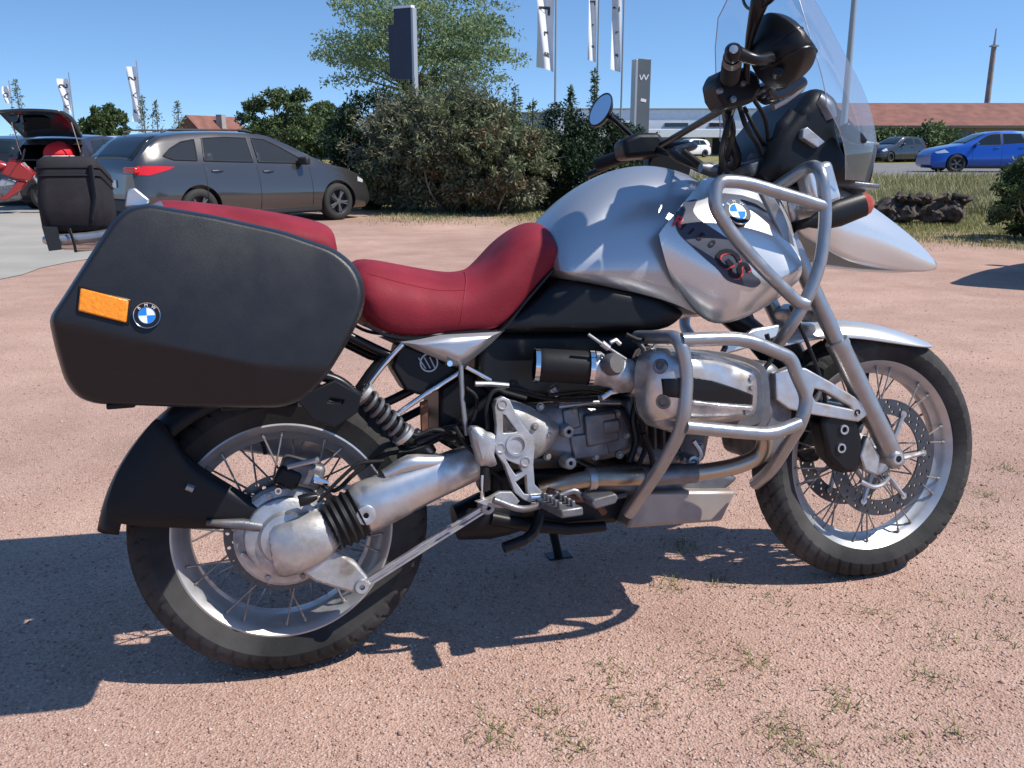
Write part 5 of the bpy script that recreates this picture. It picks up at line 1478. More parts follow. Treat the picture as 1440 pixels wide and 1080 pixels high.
# left-hand controls
mb = MB(); mb.prism([(0.9659,1.1894),(1.0131,1.2086),(1.0774,1.2088),(1.098,1.1741),(1.0884,1.147),(0.9725,1.1398)], 0.28, 0.36); part('switch_housing', mb, 'black_plastic', hbo, bevel=0.014, seg=3)
q0, q1 = Vector((0.9548,0.45,1.1449)), Vector((1.0377,0.34,1.168))
mb = MB(); mb.lathe([(0.0001, 0), (0.017, 0.002)] + [(0.0182 + 0.001 * (k % 2), 0.004 + (q1 - q0).length * k / 24) for k in range(24)], q0, q1 - q0, 20); part('grip', mb, 'black_rubber', hbo)
mb = MB(); mb.tube([(1.0622,0.36,1.1671),(1.0257,0.4,1.1574),(0.9808,0.45,1.1368),(0.9396,0.48,1.1209)], [0.009, 0.008, 0.008, 0.009], 10, smooth=4, flat=1.6); part('clutch_lever', mb, 'satin_black', hbo)
mb = MB(); mb.tube([(1.0576,0.24,1.1677),(1.0514,0.05,1.1826),(1.0134,-0.2,1.1876)], 0.0085, 12); part('cross_brace', mb, 'satin_black', hbo)
mb = MB(); mb.lathe([(0.0001, 0.026), (0.02, 0.024), (0.025, 0.015), (0.026, -0.02), (0.018, -0.04)], (1.1587,-0.06,1.0737), (0.15, -0.3, 1), 24); part('fork_top_cap', mb, 'engine_metal', bike)
mb = MB(); mb.box((1.148,0,1.0682), (0.07, 0.2, 0.035), (0, -0.3, 0)); part('handlebar_clamp', mb, 'engine_metal', bike, bevel=0.01)
for pts, r_ in (([(1.031,-0.2,1.1817),(1.0477,-0.2,1.1357),(1.1259,-0.12,1.1096),(1.1768,-0.08,1.0575)], 0.006), ([(1.0013,-0.22,1.1744),(0.9824,-0.22,1.1167),(1.0301,-0.12,1.0775),(1.0686,-0.1,1.0361)], 0.007), ([(1.0538,-0.18,1.1858),(1.0782,-0.18,1.1425),(1.15,-0.1,1.1209),(1.2005,-0.05,1.0867)], 0.005),
               ([(1.0226,-0.16,1.1894),(1.0357,-0.16,1.1348),(1.0666,-0.08,1.0912),(1.0545,-0.06,1.0528)], 0.008), ([(1.067,-0.2,1.1975),(1.1251,-0.15,1.1687),(1.1654,-0.1,1.1209),(1.173,-0.08,1.0575)], 0.005), ([(1.0663,0.28,1.1532),(1.078,0.2,1.1283),(1.0955,0.1,1.0818),(1.1002,0.02,1.0609)], 0.007), ([(1.0667,0.28,1.1664),(1.088,0.18,1.1181),(1.1036,0.06,1.0835),(1.1289,0,1.0924)], 0.006)):
    mb = MB(); mb.tube(pts, r_, 8, smooth=6); part('control_cable', mb, 'black_rubber', bike)
mb = MB(); mb.tube([(1.0133,-0.05,1.0693),(1.0415,-0.05,1.0658),(1.0697,-0.05,1.0523)], [0.012, 0.018, 0.012], 10); part('ignition_lock', mb, 'engine_metal', bike)
mb = MB(); mb.tube([(1.0046,0.02,1.1196),(1.0519,0.02,1.0853),(1.1,0.02,1.054)], [0.008, 0.01, 0.008], 10); part('wiring_loom', mb, 'black_rubber', bike)

# ---- tail bag strapped to the rack (a thing of its own)
bag = empty('tail_bag', BIKE_LOC, BIKE_ROT)
tag(bag, 'boxy black fabric tail bag standing on the motorcycle rear rack', 'bag')
bo = [(-0.4038,-0.12,1.0854),(-0.2944,-0.12,1.0994),(-0.2944,-0.12,0.9549),(-0.398,-0.12,0.9497)]
x0, x1 = bo[0][0], bo[1][0]
bot = (bo[2][2] + bo[3][2]) / 2
topz = (bo[0][2] + bo[1][2]) / 2
def boxrings(x0, x1, y0, y1, zs, n=4, r=0.02):
    rings = []
    for z, ex in zs:
        cs = [(x0 - ex, y0 - ex), (x1 + ex, y0 - ex), (x1 + ex, y1 + ex), (x0 - ex, y1 + ex)]
        ring = []
        for i, (cx, cy) in enumerate(cs):
            sx, sy = (1 if i in (0, 3) else -1), (1 if i in (0, 1) else -1)
            a0 = PI + i * PI / 2
            for k in range(n + 1):
                a = a0 + PI / 2 * k / n
                ring.append((cx + sx * r + r * math.cos(a), cy + sy * r + r * math.sin(a), z))
        rings.append(ring)
    return MB().rings(rings, True, True, True)
H_ = topz - bot
part('bag_body', boxrings(x0, x1, -0.12, 0.12, [(bot, -0.012), (bot + 0.012, 0), (bot + H_ * 0.4, 0.003), (bot + H_ * 0.74, 0)]), 'nylon', bag, angle=50)
part('bag_lid', boxrings(x0, x1, -0.12, 0.12, [(bot + H_ * 0.745, 0.0), (bot + H_ * 0.82, 0.001), (bot + H_ * 0.94, -0.001), (bot + H_, -0.01), (bot + H_ * 1.02, -0.04)]), 'nylon', bag, angle=50)
part('bag_zip', boxrings(x0, x1, -0.12, 0.12, [(bot + H_ * 0.83, 0.0), (bot + H_ * 0.835, 0.003), (bot + H_ * 0.855, 0.003), (bot + H_ * 0.86, 0.0)]), 'nylon_trim', bag, angle=50)
part('bag_zip', boxrings(x0, x1, -0.12, 0.12, [(bot + H_ * 0.72, 0.0), (bot + H_ * 0.73, 0.003), (bot + H_ * 0.745, 0.003), (bot + H_ * 0.755, 0.0)]), 'nylon_trim', bag, angle=50)
mb = MB(); mb.tube([(x1 - 0.012, -0.127, bot + H_ * 0.86), (x1 - 0.01, -0.127, bot + H_ * 0.45), (x1 - 0.02, -0.122, bot + 0.02)], 0.0025, 6, flat=2.5); part('bag_strap', mb, 'nylon_trim', bag)
mb = MB(); mb.prism([(x0 + 0.004, bot + 0.01), (x0 + 0.03, bot + 0.008), (x0 + 0.034, bot - 0.034), (x0 + 0.012, bot - 0.036)], -0.127, -0.122); part('bag_strap', mb, 'nylon_trim', bag)
mb = MB(); mb.tube([(x0 + 0.05, -0.124, bot + 0.004), (x0 + 0.056, -0.128, bot - 0.02), (x0 + 0.058, -0.126, bot - 0.04)], 0.0018, 6, smooth=3, flat=2.0); part('bag_strap', mb, 'nylon_trim', bag)

# ------------------------------------------------------------------ cars
def car_paint(name, col, metal=0.6, rough=0.25):
    return mat(name, col, rough, metal, coat=1.0, var=0.03, vscale=300, dirt=tuple(0.5 * c + 0.1 for c in col), dscale=3, dlo=0.72, dhi=1.2)
car_paint('graphite_paint', (0.085, 0.08, 0.078), 0.7, 0.25)
car_paint('blue_paint', (0.008, 0.085, 0.42), 0.45)
car_paint('red_paint', (0.35, 0.02, 0.02), 0.3)
car_paint('maroon_paint', (0.045, 0.03, 0.032), 0.5)
car_paint('white_paint', (0.75, 0.75, 0.74), 0.0)
car_paint('dark_paint', (0.03, 0.032, 0.035), 0.4)
car_paint('light_grey_paint', (0.42, 0.43, 0.44), 0.6)
mat('wheel_alloy', (0.16, 0.16, 0.165), 0.4, 0.7)
mat('car_tyre', (0.022, 0.022, 0.022), 0.75, 0, bump=0.2, bscale=60)
mat('car_trim', (0.02, 0.02, 0.021), 0.55)
mat('number_plate', (0.75, 0.75, 0.72), 0.4)
mat('red_cloth', (0.62, 0.012, 0.02), 0.7, bump=0.3, bscale=60)

def bool_cut(me, cutter):
    a = bpy.data.objects.new('a', me); b = bpy.data.objects.new('b', cutter)
    COL.objects.link(a); COL.objects.link(b)
    m = a.modifiers.new('b', 'BOOLEAN'); m.object = b; m.operation = 'DIFFERENCE'; m.solver = 'EXACT'
    dg = bpy.context.evaluated_depsgraph_get()
    out = bpy.data.meshes.new_from_object(a.evaluated_get(dg))
    bpy.data.objects.remove(a); bpy.data.objects.remove(b)
    return out

def make_car(name, loc, rz, paint, L, W, H, top, belt, wheels, glass, lamps, wheel_r=0.32, tail_open=False, spokes=True, handles=True, glass_mat_='tinted_glass', through=False):
    """A car: x forward with its rear at 0, y left. top: (x, z) roof line; belt: (x, z) waist line; glass: side window outlines in x-z."""
    root = empty(name, loc, (0, 0, rz))
    tx, tz = zip(*top); bx_, bz = zip(*belt)
    hw = W / 2
    sill = 0.2
    roofz = max(tz)
    def half_w(x):
        t = x / L
        return hw * (1 - 0.16 * max(0, (t - 0.86) / 0.14) ** 2 - 0.10 * max(0, (0.1 - t) / 0.1) ** 2)
    def side_y(x, z):
        """half width of the skin at height z"""
        zb, zt, w = np.interp(x, bx_, bz), np.interp(x, tx, tz), half_w(x)
        zb = min(zb, zt - 0.02)
        if z <= zb:
            t = (z - sill) / max(0.05, zb - sill)
            return w * (0.93 + 0.075 * math.sin(PI * min(1, max(0, t)) ** 0.75) - 0.02 * max(0, t) ** 3)
        t = (z - zb) / max(0.05, zt - zb)
        drop = 0.27 * min(1, max(0, (zt - zb) / 0.45))
        return w * 0.91 * (1 - drop * min(1, t) ** 1.15)
    st_ = [0, 0.02, 0.06, 0.12] + list(np.linspace(0.2, L - 0.2, 46)) + [L - 0.12, L - 0.05, L - 0.015, L]
    rings = []
    for x in st_:
        zt = np.interp(x, tx, tz); zb = min(np.interp(x, bx_, bz), zt - 0.02)
        e = max(0, 1 - x / 0.12) + max(0, 1 - (L - x) / 0.12)
        s0 = sill + 0.10 * e
        zs = [s0, s0 + 0.06] + [s0 + (zb - s0) * k for k in (0.3, 0.45, 0.62, 0.78, 0.92, 1.0)] + [zb + (zt - zb) * k for k in (0.2, 0.45, 0.7, 0.88)]
        half = [(side_y(x, z) * (1 - 0.06 * e * abs((z - zb) / max(0.2, zb))), z) for z in zs]
        yl = half[-1][0]
        half += [(yl * 0.93, zt - 0.006 + 0.0), (yl * 0.7, zt + 0.012), (yl * 0.35, zt + 0.02), (0, zt + 0.022)]
        ring = [(x, -y, z) for y, z in half] + [(x, y, z) for y, z in reversed(half[:-1])]
        rings.append(ring)
    mb = MB(); mb.rings(rings, True, True, True)
    body = mb.mesh('body')
    cut = MB()
    for wx in wheels:
        cut.lathe([(0.0001, -hw - 0.2), (wheel_r + 0.055, -hw - 0.2), (wheel_r + 0.055, -hw + 0.26), (0.0001, -hw + 0.26)], (wx, 0, wheel_r), (0, 1, 0), 40)
        cut.lathe([(0.0001, hw - 0.26), (wheel_r + 0.055, hw - 0.26), (wheel_r + 0.055, hw + 0.2), (0.0001, hw + 0.2)], (wx, 0, wheel_r), (0, 1, 0), 40)
    if tail_open:
        cut.box((0.2, 0, 0.98), (1.9, W * 0.74, 0.62))
    if through:
        for g in glass:
            cut.prism(g, -hw - 0.2, hw + 0.2)
    body = bool_cut(body, cut.mesh('c'))
    body.materials.clear()
    if through:
        body.materials.append(MATS[paint]); body.materials.append(MATS['car_trim'])
        for p in body.polygons:
            ys_ = [body.vertices[i].co.y for i in p.vertices]
            if max(ys_) - min(ys_) > W * 0.5 and p.center.z > 0.9:
                p.material_index = 1
    if tail_open:
        body.materials.append(MATS[paint]); body.materials.append(MATS['car_trim'])
        for p in body.polygons:
            q = p.center
            if 0.02 < q.x < 1.2 and abs(q.y) < W * 0.375 and 0.66 < q.z < 1.295 and (abs(abs(q.y) - W * 0.37) < 0.004 or abs(q.z - 0.67) < 0.004 or abs(q.z - 1.29) < 0.004 or q.x > 1.1):
                p.material_index = 1
    bo_ = part('body', body, paint, root, angle=32)
    def patch(poly, side, off, m, nm, parent, cuts=4, thick=0.0):
        me = plate([poly], 0, 0, 0)
        bm = bmesh.new(); bm.from_mesh(me); bmesh.ops.triangulate(bm, faces=bm.faces)
        for _ in range(cuts):
            lg = [e for e in bm.edges if e.calc_length() > 0.12]
            if not lg: break
            bmesh.ops.subdivide_edges(bm, edges=lg, cuts=1); bmesh.ops.triangulate(bm, faces=bm.faces)
        for v in bm.verts:
            v.co.y = side * (side_y(v.co.x, v.co.z) + off)
        bmesh.ops.recalc_face_normals(bm, faces=bm.faces)
        bm.to_mesh(me); bm.free()
        return part(nm, me, m, parent)
    for side in (-1, 1):
        for g in glass:
            patch(g, side, 0.006, 'car_glass' if through else glass_mat_, 'side_window', bo_)
            cx = sum(p[0] for p in g) / len(g); cz = sum(p[1] for p in g) / len(g)
            big = [(cx + (x - cx) * 1.045 + (0.012 if x > cx else -0.012), cz + (z - cz) * 1.1) for x, z in g]
            if not through:
                patch(big, side, 0.003, 'car_trim', 'window_frame', bo_)
            else:
                loop_ = [Vector((x, side * (side_y(x, z) + 0.006), z)) for i in range(len(g)) for x, z in [(g[i][0] + (g[(i + 1) % len(g)][0] - g[i][0]) * k / 6, g[i][1] + (g[(i + 1) % len(g)][1] - g[i][1]) * k / 6) for k in range(6)]]
                mb = MB(); mb.tube(loop_, 0.012, 6, loop=True); part('window_frame', mb, 'car_trim', bo_)
        # door shut lines and handles
        for i, (xd, z0, z1) in enumerate(lamps.get('doors', [])):
            zt_ = np.interp(xd, bx_, bz)
            mb = MB(); mb.tube([(xd, side * (side_y(xd, z) + 0.0005), z) for z in np.linspace(z0, min(z1, zt_), 8)], 0.0045, 4); part('door_gap', mb, 'car_trim', bo_)
        for xh, zh in lamps.get('handles', []):
            mb = MB(); mb.tube([(xh - 0.1, side * (side_y(xh, zh) + 0.012), zh - 0.005), (xh, side * (side_y(xh, zh) + 0.028), zh), (xh + 0.1, side * (side_y(xh, zh) + 0.012), zh + 0.004)], 0.014, 8, smooth=3); part('door_handle', mb, paint, bo_)
        if 'mirror' in lamps:
            xm, zm = lamps['mirror']
            mb = MB(); mb.box((xm, side * (side_y(xm, zm) + 0.11), zm + 0.05), (0.12, 0.2, 0.13), (0, 0, -0.25 * side)); part('door_mirror', mb, 'car_trim' if paint == 'graphite_paint' else paint, bo_, bevel=0.035, seg=3)
        for poly in lamps.get('tail', []):
            patch(poly, side, 0.008, 'red_lens', 'tail_light', bo_)
        for poly in lamps.get('head', []):
            patch(poly, side, 0.008, 'headlight_glass', 'headlight', bo_)
        xs_ = [wheels[0] + wheel_r + 0.08, wheels[1] - wheel_r - 0.08]
        mb = MB(); mb.box(((xs_[0] + xs_[1]) / 2, side * hw * 0.94, 0.235), (xs_[1] - xs_[0], 0.05, 0.09)); part('sill', mb, 'car_trim', bo_, bevel=0.015)
    # wheels
    for wx in wheels:
        for side in (-1, 1):
            yw = side * (hw - 0.115)
            w = empty('wheel', (wx, yw, wheel_r), (0, random.random(), 0), root)
            r = wheel_r
            mb = MB(); mb.lathe([(r * 0.62, 0.09), (r * 0.7, 0.105), (r * 0.9, 0.1), (r * 0.985, 0.075), (r, 0.04), (r, -0.06), (r * 0.96, -0.1), (r * 0.62, -0.1)], (0, 0, 0), (0, side, 0), 40); part('tyre', mb, 'car_tyre', w, angle=40)
            mb = MB(); mb.lathe([(r * 0.63, 0.092), (r * 0.66, 0.1), (r * 0.6, 0.085), (r * 0.56, 0.03), (r * 0.3, 0.02), (0.0001, 0.03)], (0, 0, 0), (0, side, 0), 40)
            rim = part('rim', mb, 'car_trim', w, angle=40)
            if spokes:
                for k in range(5):
                    a = 2 * PI * k / 5
                    for da in (-0.13, 0.13):
                        mb = MB(); mb.tube([(0.05 * math.cos(a), side * 0.075, 0.05 * math.sin(a)), (r * 0.6 * math.cos(a + da), side * 0.085, r * 0.6 * math.sin(a + da))], [0.024, 0.017], 6); part('rim_spoke', mb, 'wheel_alloy', w)
                mb = MB(); mb.lathe([(0.0001, 0.1), (0.05, 0.095), (0.06, 0.07)], (0, 0, 0), (0, side, 0), 18); part('wheel_cap', mb, 'wheel_alloy', w)
    # windscreen and rear window follow the roof line
    def cross_glass(xa, xb, nm, shrink=0.84, off=0.012):
        mb = MB(); rr_ = []
        for x in np.linspace(xa, xb, 8):
            zt = np.interp(x, tx, tz); y = side_y(x, zt - 0.04) * shrink
            rr_.append([(x, y * t, zt + off + 0.018 * (1 - t * t)) for t in np.linspace(-1, 1, 9)])
        mb.rings(rr_, closed=False)
        o = part(nm, mb, glass_mat_, bo_)
        s_ = o.modifiers.new('thick', 'SOLIDIFY'); s_.thickness = 0.006
    for xa, xb, nm in lamps.get('cross', []):
        cross_glass(xa, xb, nm)
    if 'plate' in lamps:
        px_, pz = lamps['plate']
        mb = MB(); mb.box((px_, 0, pz), (0.012, 0.5, 0.11)); part('number_plate', mb, 'number_plate', bo_, bevel=0.003)
    mb = MB(); mb.box((L / 2, 0, 0.22), (L * 0.9, W * 0.86, 0.12)); part('underbody', mb, 'car_trim', root)
    return root, bo_, side_y

random.seed(8)
# graphite estate car parked in front of the hedge
car_top = [(0, 0.86), (0.04, 1.02), (0.14, 1.14), (0.34, 1.33), (0.52, 1.42), (0.9, 1.465), (1.5, 1.485), (2.1, 1.475), (2.5, 1.43), (2.9, 1.27), (3.35, 1.06), (3.6, 0.98), (4.0, 0.9), (4.3, 0.8), (4.44, 0.68), (4.5, 0.56)]
car_belt = [(0, 0.84), (0.1, 1.0), (0.4, 1.035), (1.2, 1.01), (2.4, 0.96), (3.3, 0.93), (4.5, 0.55)]
F_, R_ = (-3.1228,16.6437,-0.17), None
th = 0.86
fx = Vector((math.cos(th), math.sin(th), 0))
rt = Vector((math.sin(th), -math.cos(th), 0))
# right-hand front wheel stands at F_
org = Vector(F_) - fx * 3.68 - rt * 0.80
gl = [[(0.48, 1.13), (0.64, 1.075), (1.02, 1.06), (1.08, 1.37), (0.84, 1.33), (0.62, 1.23)], [(1.14, 1.055), (2.02, 1.025), (2.02, 1.40), (1.62, 1.41), (1.22, 1.39)], [(2.12, 1.02), (3.06, 0.99), (2.98, 1.06), (2.62, 1.26), (2.36, 1.375), (2.12, 1.395)]]
car, cbody, sy = make_car('estate_car', (org.x, org.y, ground_z(org.y)), th, 'graphite_paint', 4.5, 1.84, 1.48, car_top, car_belt, (0.98, 3.68), gl,
    {'doors': [(1.12, 0.35, 1.0), (2.08, 0.25, 1.0), (3.12, 0.3, 0.95)], 'handles': [(1.34, 0.9), (2.28, 0.875)], 'mirror': (2.95, 0.98),
     'tail': [[(0.015, 0.86), (0.2, 0.85), (0.52, 0.93), (0.62, 0.97), (0.3, 0.985), (0.07, 0.985)]],
     'head': [[(4.2, 0.66), (4.36, 0.63), (4.4, 0.68), (4.25, 0.74)]], 'cross': [(2.55, 3.32, 'windscreen'), (0.07, 0.5, 'rear_window')], 'plate': (-0.012, 0.72)}, through=True)
tag(car, 'dark grey estate car parked in front of the big bush', 'car')
for xs_, ys_ in ((1.42, -0.36), (1.42, 0.36), (2.3, -0.36), (2.3, 0.36)):
    mb = MB(); mb.box((xs_, ys_, 1.02), (0.14, 0.44, 0.3), (0, -0.2, 0)); st2 = part('car_seat', mb, 'car_trim', car, bevel=0.05, seg=3)
    mb = MB(); mb.box((xs_ - 0.06, ys_, 1.25), (0.08, 0.24, 0.16), (0, -0.2, 0)); part('headrest', mb, 'car_trim', st2, bevel=0.03, seg=3)
mb = MB()
mb.rings([[(-0.012, y, 0.99 - abs(y) * 0.02), (-0.012, y, 0.87)] for y in np.linspace(-0.72, 0.72, 9)], closed=False)
for sd in (-1, 1):
    mb = MB(); mb.box((0.03, sd * 0.66, 0.925), (0.09, 0.34, 0.09)); part('tail_light', mb, 'red_lens', cbody, bevel=0.02)
mb = MB(); mb.box((0.03, 0, 0.4), (0.12, 1.3, 0.2)); part('rear_bumper', mb, 'car_trim', cbody, bevel=0.03)
for sd in (-1, 1):
    mb = MB(); mb.tube([(0.6, sd * 0.58, 1.475), (0.75, sd * 0.585, 1.515), (2.0, sd * 0.585, 1.52), (2.2, sd * 0.58, 1.49)], 0.014, 8); part('roof_rail', mb, 'car_trim', cbody)

# blue crossover on the far road
suv_top = [(0, 0.9), (0.06, 1.1), (0.2, 1.28), (0.42, 1.5), (0.8, 1.58), (1.4, 1.61), (2.0, 1.59), (2.4, 1.52), (2.9, 1.28), (3.25, 1.1), (3.7, 1.02), (4.1, 0.93), (4.3, 0.82), (4.4, 0.66)]
suv_belt = [(0, 0.88), (0.15, 1.12), (0.5, 1.14), (1.5, 1.08), (3.0, 1.0), (3.6, 0.95), (4.4, 0.62)]
sg = [[(0.62, 1.2), (0.95, 1.17), (1.0, 1.47), (0.78, 1.44)], [(1.05, 1.16), (1.85, 1.11), (1.85, 1.5), (1.2, 1.5)], [(1.95, 1.1), (2.95, 1.06), (2.6, 1.32), (2.3, 1.47), (1.95, 1.5)]]
SUVL = {'doors': [(1.0, 0.4, 1.05), (1.9, 0.3, 1.05), (2.95, 0.35, 1.0)], 'handles': [(1.2, 0.98), (2.1, 0.96)], 'mirror': (2.85, 1.05), 'tail': [[(0.02, 0.95), (0.3, 0.98), (0.4, 1.06), (0.08, 1.08)]],
        'head': [[(3.8, 0.78), (4.2, 0.74), (4.28, 0.8), (3.95, 0.9)]], 'cross': [(2.45, 3.2, 'windscreen'), (0.08, 0.4, 'rear_window')]}
# the car beyond the right edge is unseen, added only for its shadow
parked_right = None
suv, sb, _ = make_car('crossover_car', (20.05, 36.0, 0.12), PI - 0.05, 'blue_paint', 4.4, 1.82, 1.61, suv_top, suv_belt, (0.85, 3.5), sg, SUVL, 0.35)
suv.scale = (1.0, 1.0, 0.93)
tag(suv, 'bright blue crossover car on the road before the long red roof', 'car')
hat_top = [(0, 0.8), (0.05, 1.0), (0.15, 1.2), (0.35, 1.4), (0.8, 1.46), (1.4, 1.48), (1.9, 1.45), (2.4, 1.25), (2.8, 1.02), (3.3, 0.93), (3.7, 0.82), (3.9, 0.66), (3.95, 0.55)]
hat_belt = [(0, 0.78), (0.15, 1.0), (1.2, 0.97), (2.6, 0.92), (3.95, 0.52)]
hg_ = [[(0.5, 1.04), (1.15, 1.02), (1.15, 1.38), (0.7, 1.36)], [(1.22, 1.02), (2.35, 0.98), (2.0, 1.26), (1.75, 1.38), (1.22, 1.39)]]
HATL = {'doors': [(1.18, 0.3, 0.97), (2.35, 0.3, 0.94)], 'handles': [(1.4, 0.88)], 'mirror': (2.25, 0.97), 'tail': [[(0.01, 0.8), (0.2, 0.82), (0.22, 0.98), (0.08, 0.98)]],
        'head': [[(3.45, 0.68), (3.75, 0.62), (3.82, 0.7), (3.5, 0.82)]], 'cross': [(2.0, 2.78, 'windscreen'), (0.07, 0.33, 'rear_window')]}
def parked(px, py, paint, rz, label, s=1.0, nm='parked_car'):
    r_, b_, _ = make_car(nm, (px, py, float(ground_z(py))), rz, paint, 3.95, 1.7, 1.48, hat_top, hat_belt, (0.7, 3.2), hg_, HATL, 0.3, spokes=False)
    return tag(r_, label, 'car')
parked(24.6, 58.0, 'dark_paint', PI + 0.5, 'dark car half hidden behind the blue crossover bonnet')
parked(25.2, 64.0, 'white_paint', PI + 0.8, 'small white car just right of the motorcycle windscreen')
parked(16.2, 80, 'white_paint', PI + 0.5, 'white car in front of the showroom, seen behind the handlebar')
parked(17.6, 64, 'light_grey_paint', PI + 0.4, 'silver car in front of the showroom under the cross brace')
parked(10.2, 66, 'dark_paint', PI + 0.3, 'dark car by the showroom behind the left mirror')

# red hatchback seen from behind with its tailgate up
q_ = (-9.3057,19.0398,-0.17)
rc_, rb_, _ = make_car('hatchback', (q_[0], q_[1], float(ground_z(q_[1]))), rad(88), 'maroon_paint', 3.95, 1.7, 1.48, hat_top, hat_belt, (0.7, 3.2), hg_, {k: v for k, v in HATL.items() if k != 'cross'} | {'cross': [(2.0, 2.78, 'windscreen')]}, 0.3, tail_open=True, spokes=False)
tag(rc_, 'dark hatchback with its tailgate raised behind the tail bag', 'car')
mb = MB()
rr_ = []
for t in np.linspace(0, 1, 8):
    x, z = 0.36 - 0.86 * t, 1.46 + 0.55 * math.sin(t * 1.35) - 0.06 * t * t
    w_ = 0.60 + 0.08 * math.sin(t * PI)
    rr_.append([(x, w_ * u, z + 0.03 * (1 - u * u)) for u in np.linspace(-1, 1, 9)])
mb.rings(rr_, closed=False)
tg = part('tailgate', mb, 'dark_paint', rc_)
so = tg.modifiers.new('thick', 'SOLIDIFY'); so.thickness = 0.045
mb = MB()
mb.rings([[(p[0], p[1] * 0.82, p[2] - 0.05) for p in r] for r in rr_[1:6]], closed=False)
part('tailgate_glass', mb, 'car_glass', tg)
for sd in (-1, 1):
    mb = MB(); mb.tube([(0.2, sd * 0.62, 1.05), (-0.05, sd * 0.6, 1.78)], 0.012, 8); part('gas_strut', mb, 'chrome', tg)
    mb = MB(); mb.box((0.05, sd * 0.71, 0.9), (0.12, 0.16, 0.26)); part('tail_light', mb, 'red_lens', rb_, bevel=0.03)
mb = MB(); mb.box((0.95, 0, 1.0), (0.08, 1.1, 0.55)); part('rear_bench', mb, 'car_trim', rc_, bevel=0.04)
mb = MB(); mb.box((0.5, 0, 0.66), (0.8, 1.2, 0.03)); part('boot_floor', mb, 'car_trim', rc_)
mb = MB(); mb.box((0.42, 0, 0.995), (0.72, 1.2, 0.03)); part('parcel_shelf', mb, 'car_trim', rc_)
rb2 = empty('red_bundle', (0, 0, 0))
mb = MB(); mb.lathe([(0.27, 0), (0.3, 0.06), (0.27, 0.2), (0.17, 0.3), (0.0001, 0.33)], (0, 0, 0), (0, 0, 1), 22)
mb.v = [(x * 1.0 + 0.02 * math.sin(9 * y), y * 1.15, z + 0.015 * math.sin(11 * x)) for x, y, z in mb.v]
part('bundle_cloth', mb, 'red_cloth', rb2, sub=1)
mb = MB(); mb.lathe([(0.30, -0.01), (0.32, 0.02), (0.30, 0.05)], (0, 0, 0), (0, 0, 1), 22); mb.v = [(x, y * 1.15, z) for x, y, z in mb.v]; part('bundle_trim', mb, 'white_paint', rb2)
lv = Matrix.Translation(rc_.location) @ Matrix.Rotation(rad(88), 4, 'Z') @ Vector((0.3, -0.12, 1.03))
rb2.location = lv
tag(rb2, 'bright red cloth bundle with white trim in the open car boot', 'luggage')
parked(q_[0] - 1.9, q_[1] + 1.2, 'dark_paint', rad(85), 'dark car at the far left edge beside the open hatchback')
parked(-10.0, 22.0, 'white_paint', rad(60), 'white car whose roof shows between open hatchback and grey estate')

vn = parked(5.2, 7.3, 'dark_paint', rad(50), 'unseen car added past the right edge to cast a shadow on the gravel')  # out of view, added and placed for the shadow it throws on the gravel


# red motorcycle half cut off by the left edge, standing before the open hatchback
rm0 = (-9.7065,18.2335,-0.17)
rm = empty('red_motorcycle', (rm0[0] + 0.32, rm0[1], float(ground_z(rm0[1]))), (0.0, 0.12, rad(200)))
tag(rm, 'red motorcycle at the left edge in front of the open hatchback', 'motorcycle')
for wx in (-0.05, 1.25):
    w = empty('wheel', (wx - 0.35, 0, 0.3), (0, 0, 0), rm)
    mb = MB(); mb.lathe([(0.2, -0.04), (0.24, -0.06), (0.29, -0.045), (0.305, 0), (0.29, 0.045), (0.24, 0.06), (0.2, 0.04)], (0, 0, 0), (0, 1, 0), 36); part('tyre', mb, 'car_tyre', w)
    mb = MB(); mb.lathe([(0.205, -0.04), (0.19, -0.03), (0.19, 0.03), (0.205, 0.04)], (0, 0, 0), (0, 1, 0), 36); rim = part('rim', mb, 'wheel_alloy', w)
    for k in range(6):
        a = k * PI / 3
        mb = MB(); mb.tube([(0.03 * math.cos(a), 0, 0.03 * math.sin(a)), (0.195 * math.cos(a), 0, 0.195 * math.sin(a))], 0.012, 6); part('rim_spoke', mb, 'wheel_alloy', w)
for sd in (-1, 1):
    for pg, m_, w_ in (([(-0.3, 0.72), (-0.2, 0.6), (0.05, 0.66), (0.3, 0.8), (0.12, 1.0), (-0.12, 0.96)], 'red_paint', 0.2), ([(-0.12, 0.6), (0.02, 0.64), (0.3, 0.4), (0.5, 0.32), (0.3, 0.3), (0.06, 0.42)], 'red_paint', 0.17), ([(0.04, 0.6), (0.28, 0.72), (0.44, 0.6), (0.34, 0.44)], 'light_grey_paint', 0.15)):
        mb = MB(); mb.prism(pg, sd * (w_ - 0.05), sd * w_, 0.12); part('fairing', mb, m_, rm, bevel=0.012)
mb = MB(); mb.tube([(0.1, 0, 0.86), (0.35, 0, 0.95), (0.6, 0, 0.8)], [0.06, 0.12, 0.06], 16, smooth=4); part('fuel_tank', mb, 'red_paint', rm)
mb = MB(); mb.tube([(0.6, 0, 0.78), (0.85, 0, 0.78), (1.15, 0, 0.95)], [0.09, 0.12, 0.05], 14, smooth=4); part('seat', mb, 'black_plastic', rm)
mb = MB(); mb.tube([(0.95, 0, 0.82), (1.2, 0, 0.92), (1.42, 0, 0.98)], [0.1, 0.1, 0.03], 12, smooth=4, flat=0.8); part('tail', mb, 'red_paint', rm)
mb = MB(); mb.box((0.3, 0, 0.45), (0.5, 0.3, 0.35)); part('engine', mb, 'engine_metal', rm, bevel=0.05)
for sd in (-0.09, 0.09):
    mb = MB(); mb.tube([(-0.4, sd, 0.3), (-0.12, sd, 0.95)], 0.025, 10); part('fork_leg', mb, 'bar_paint', rm)
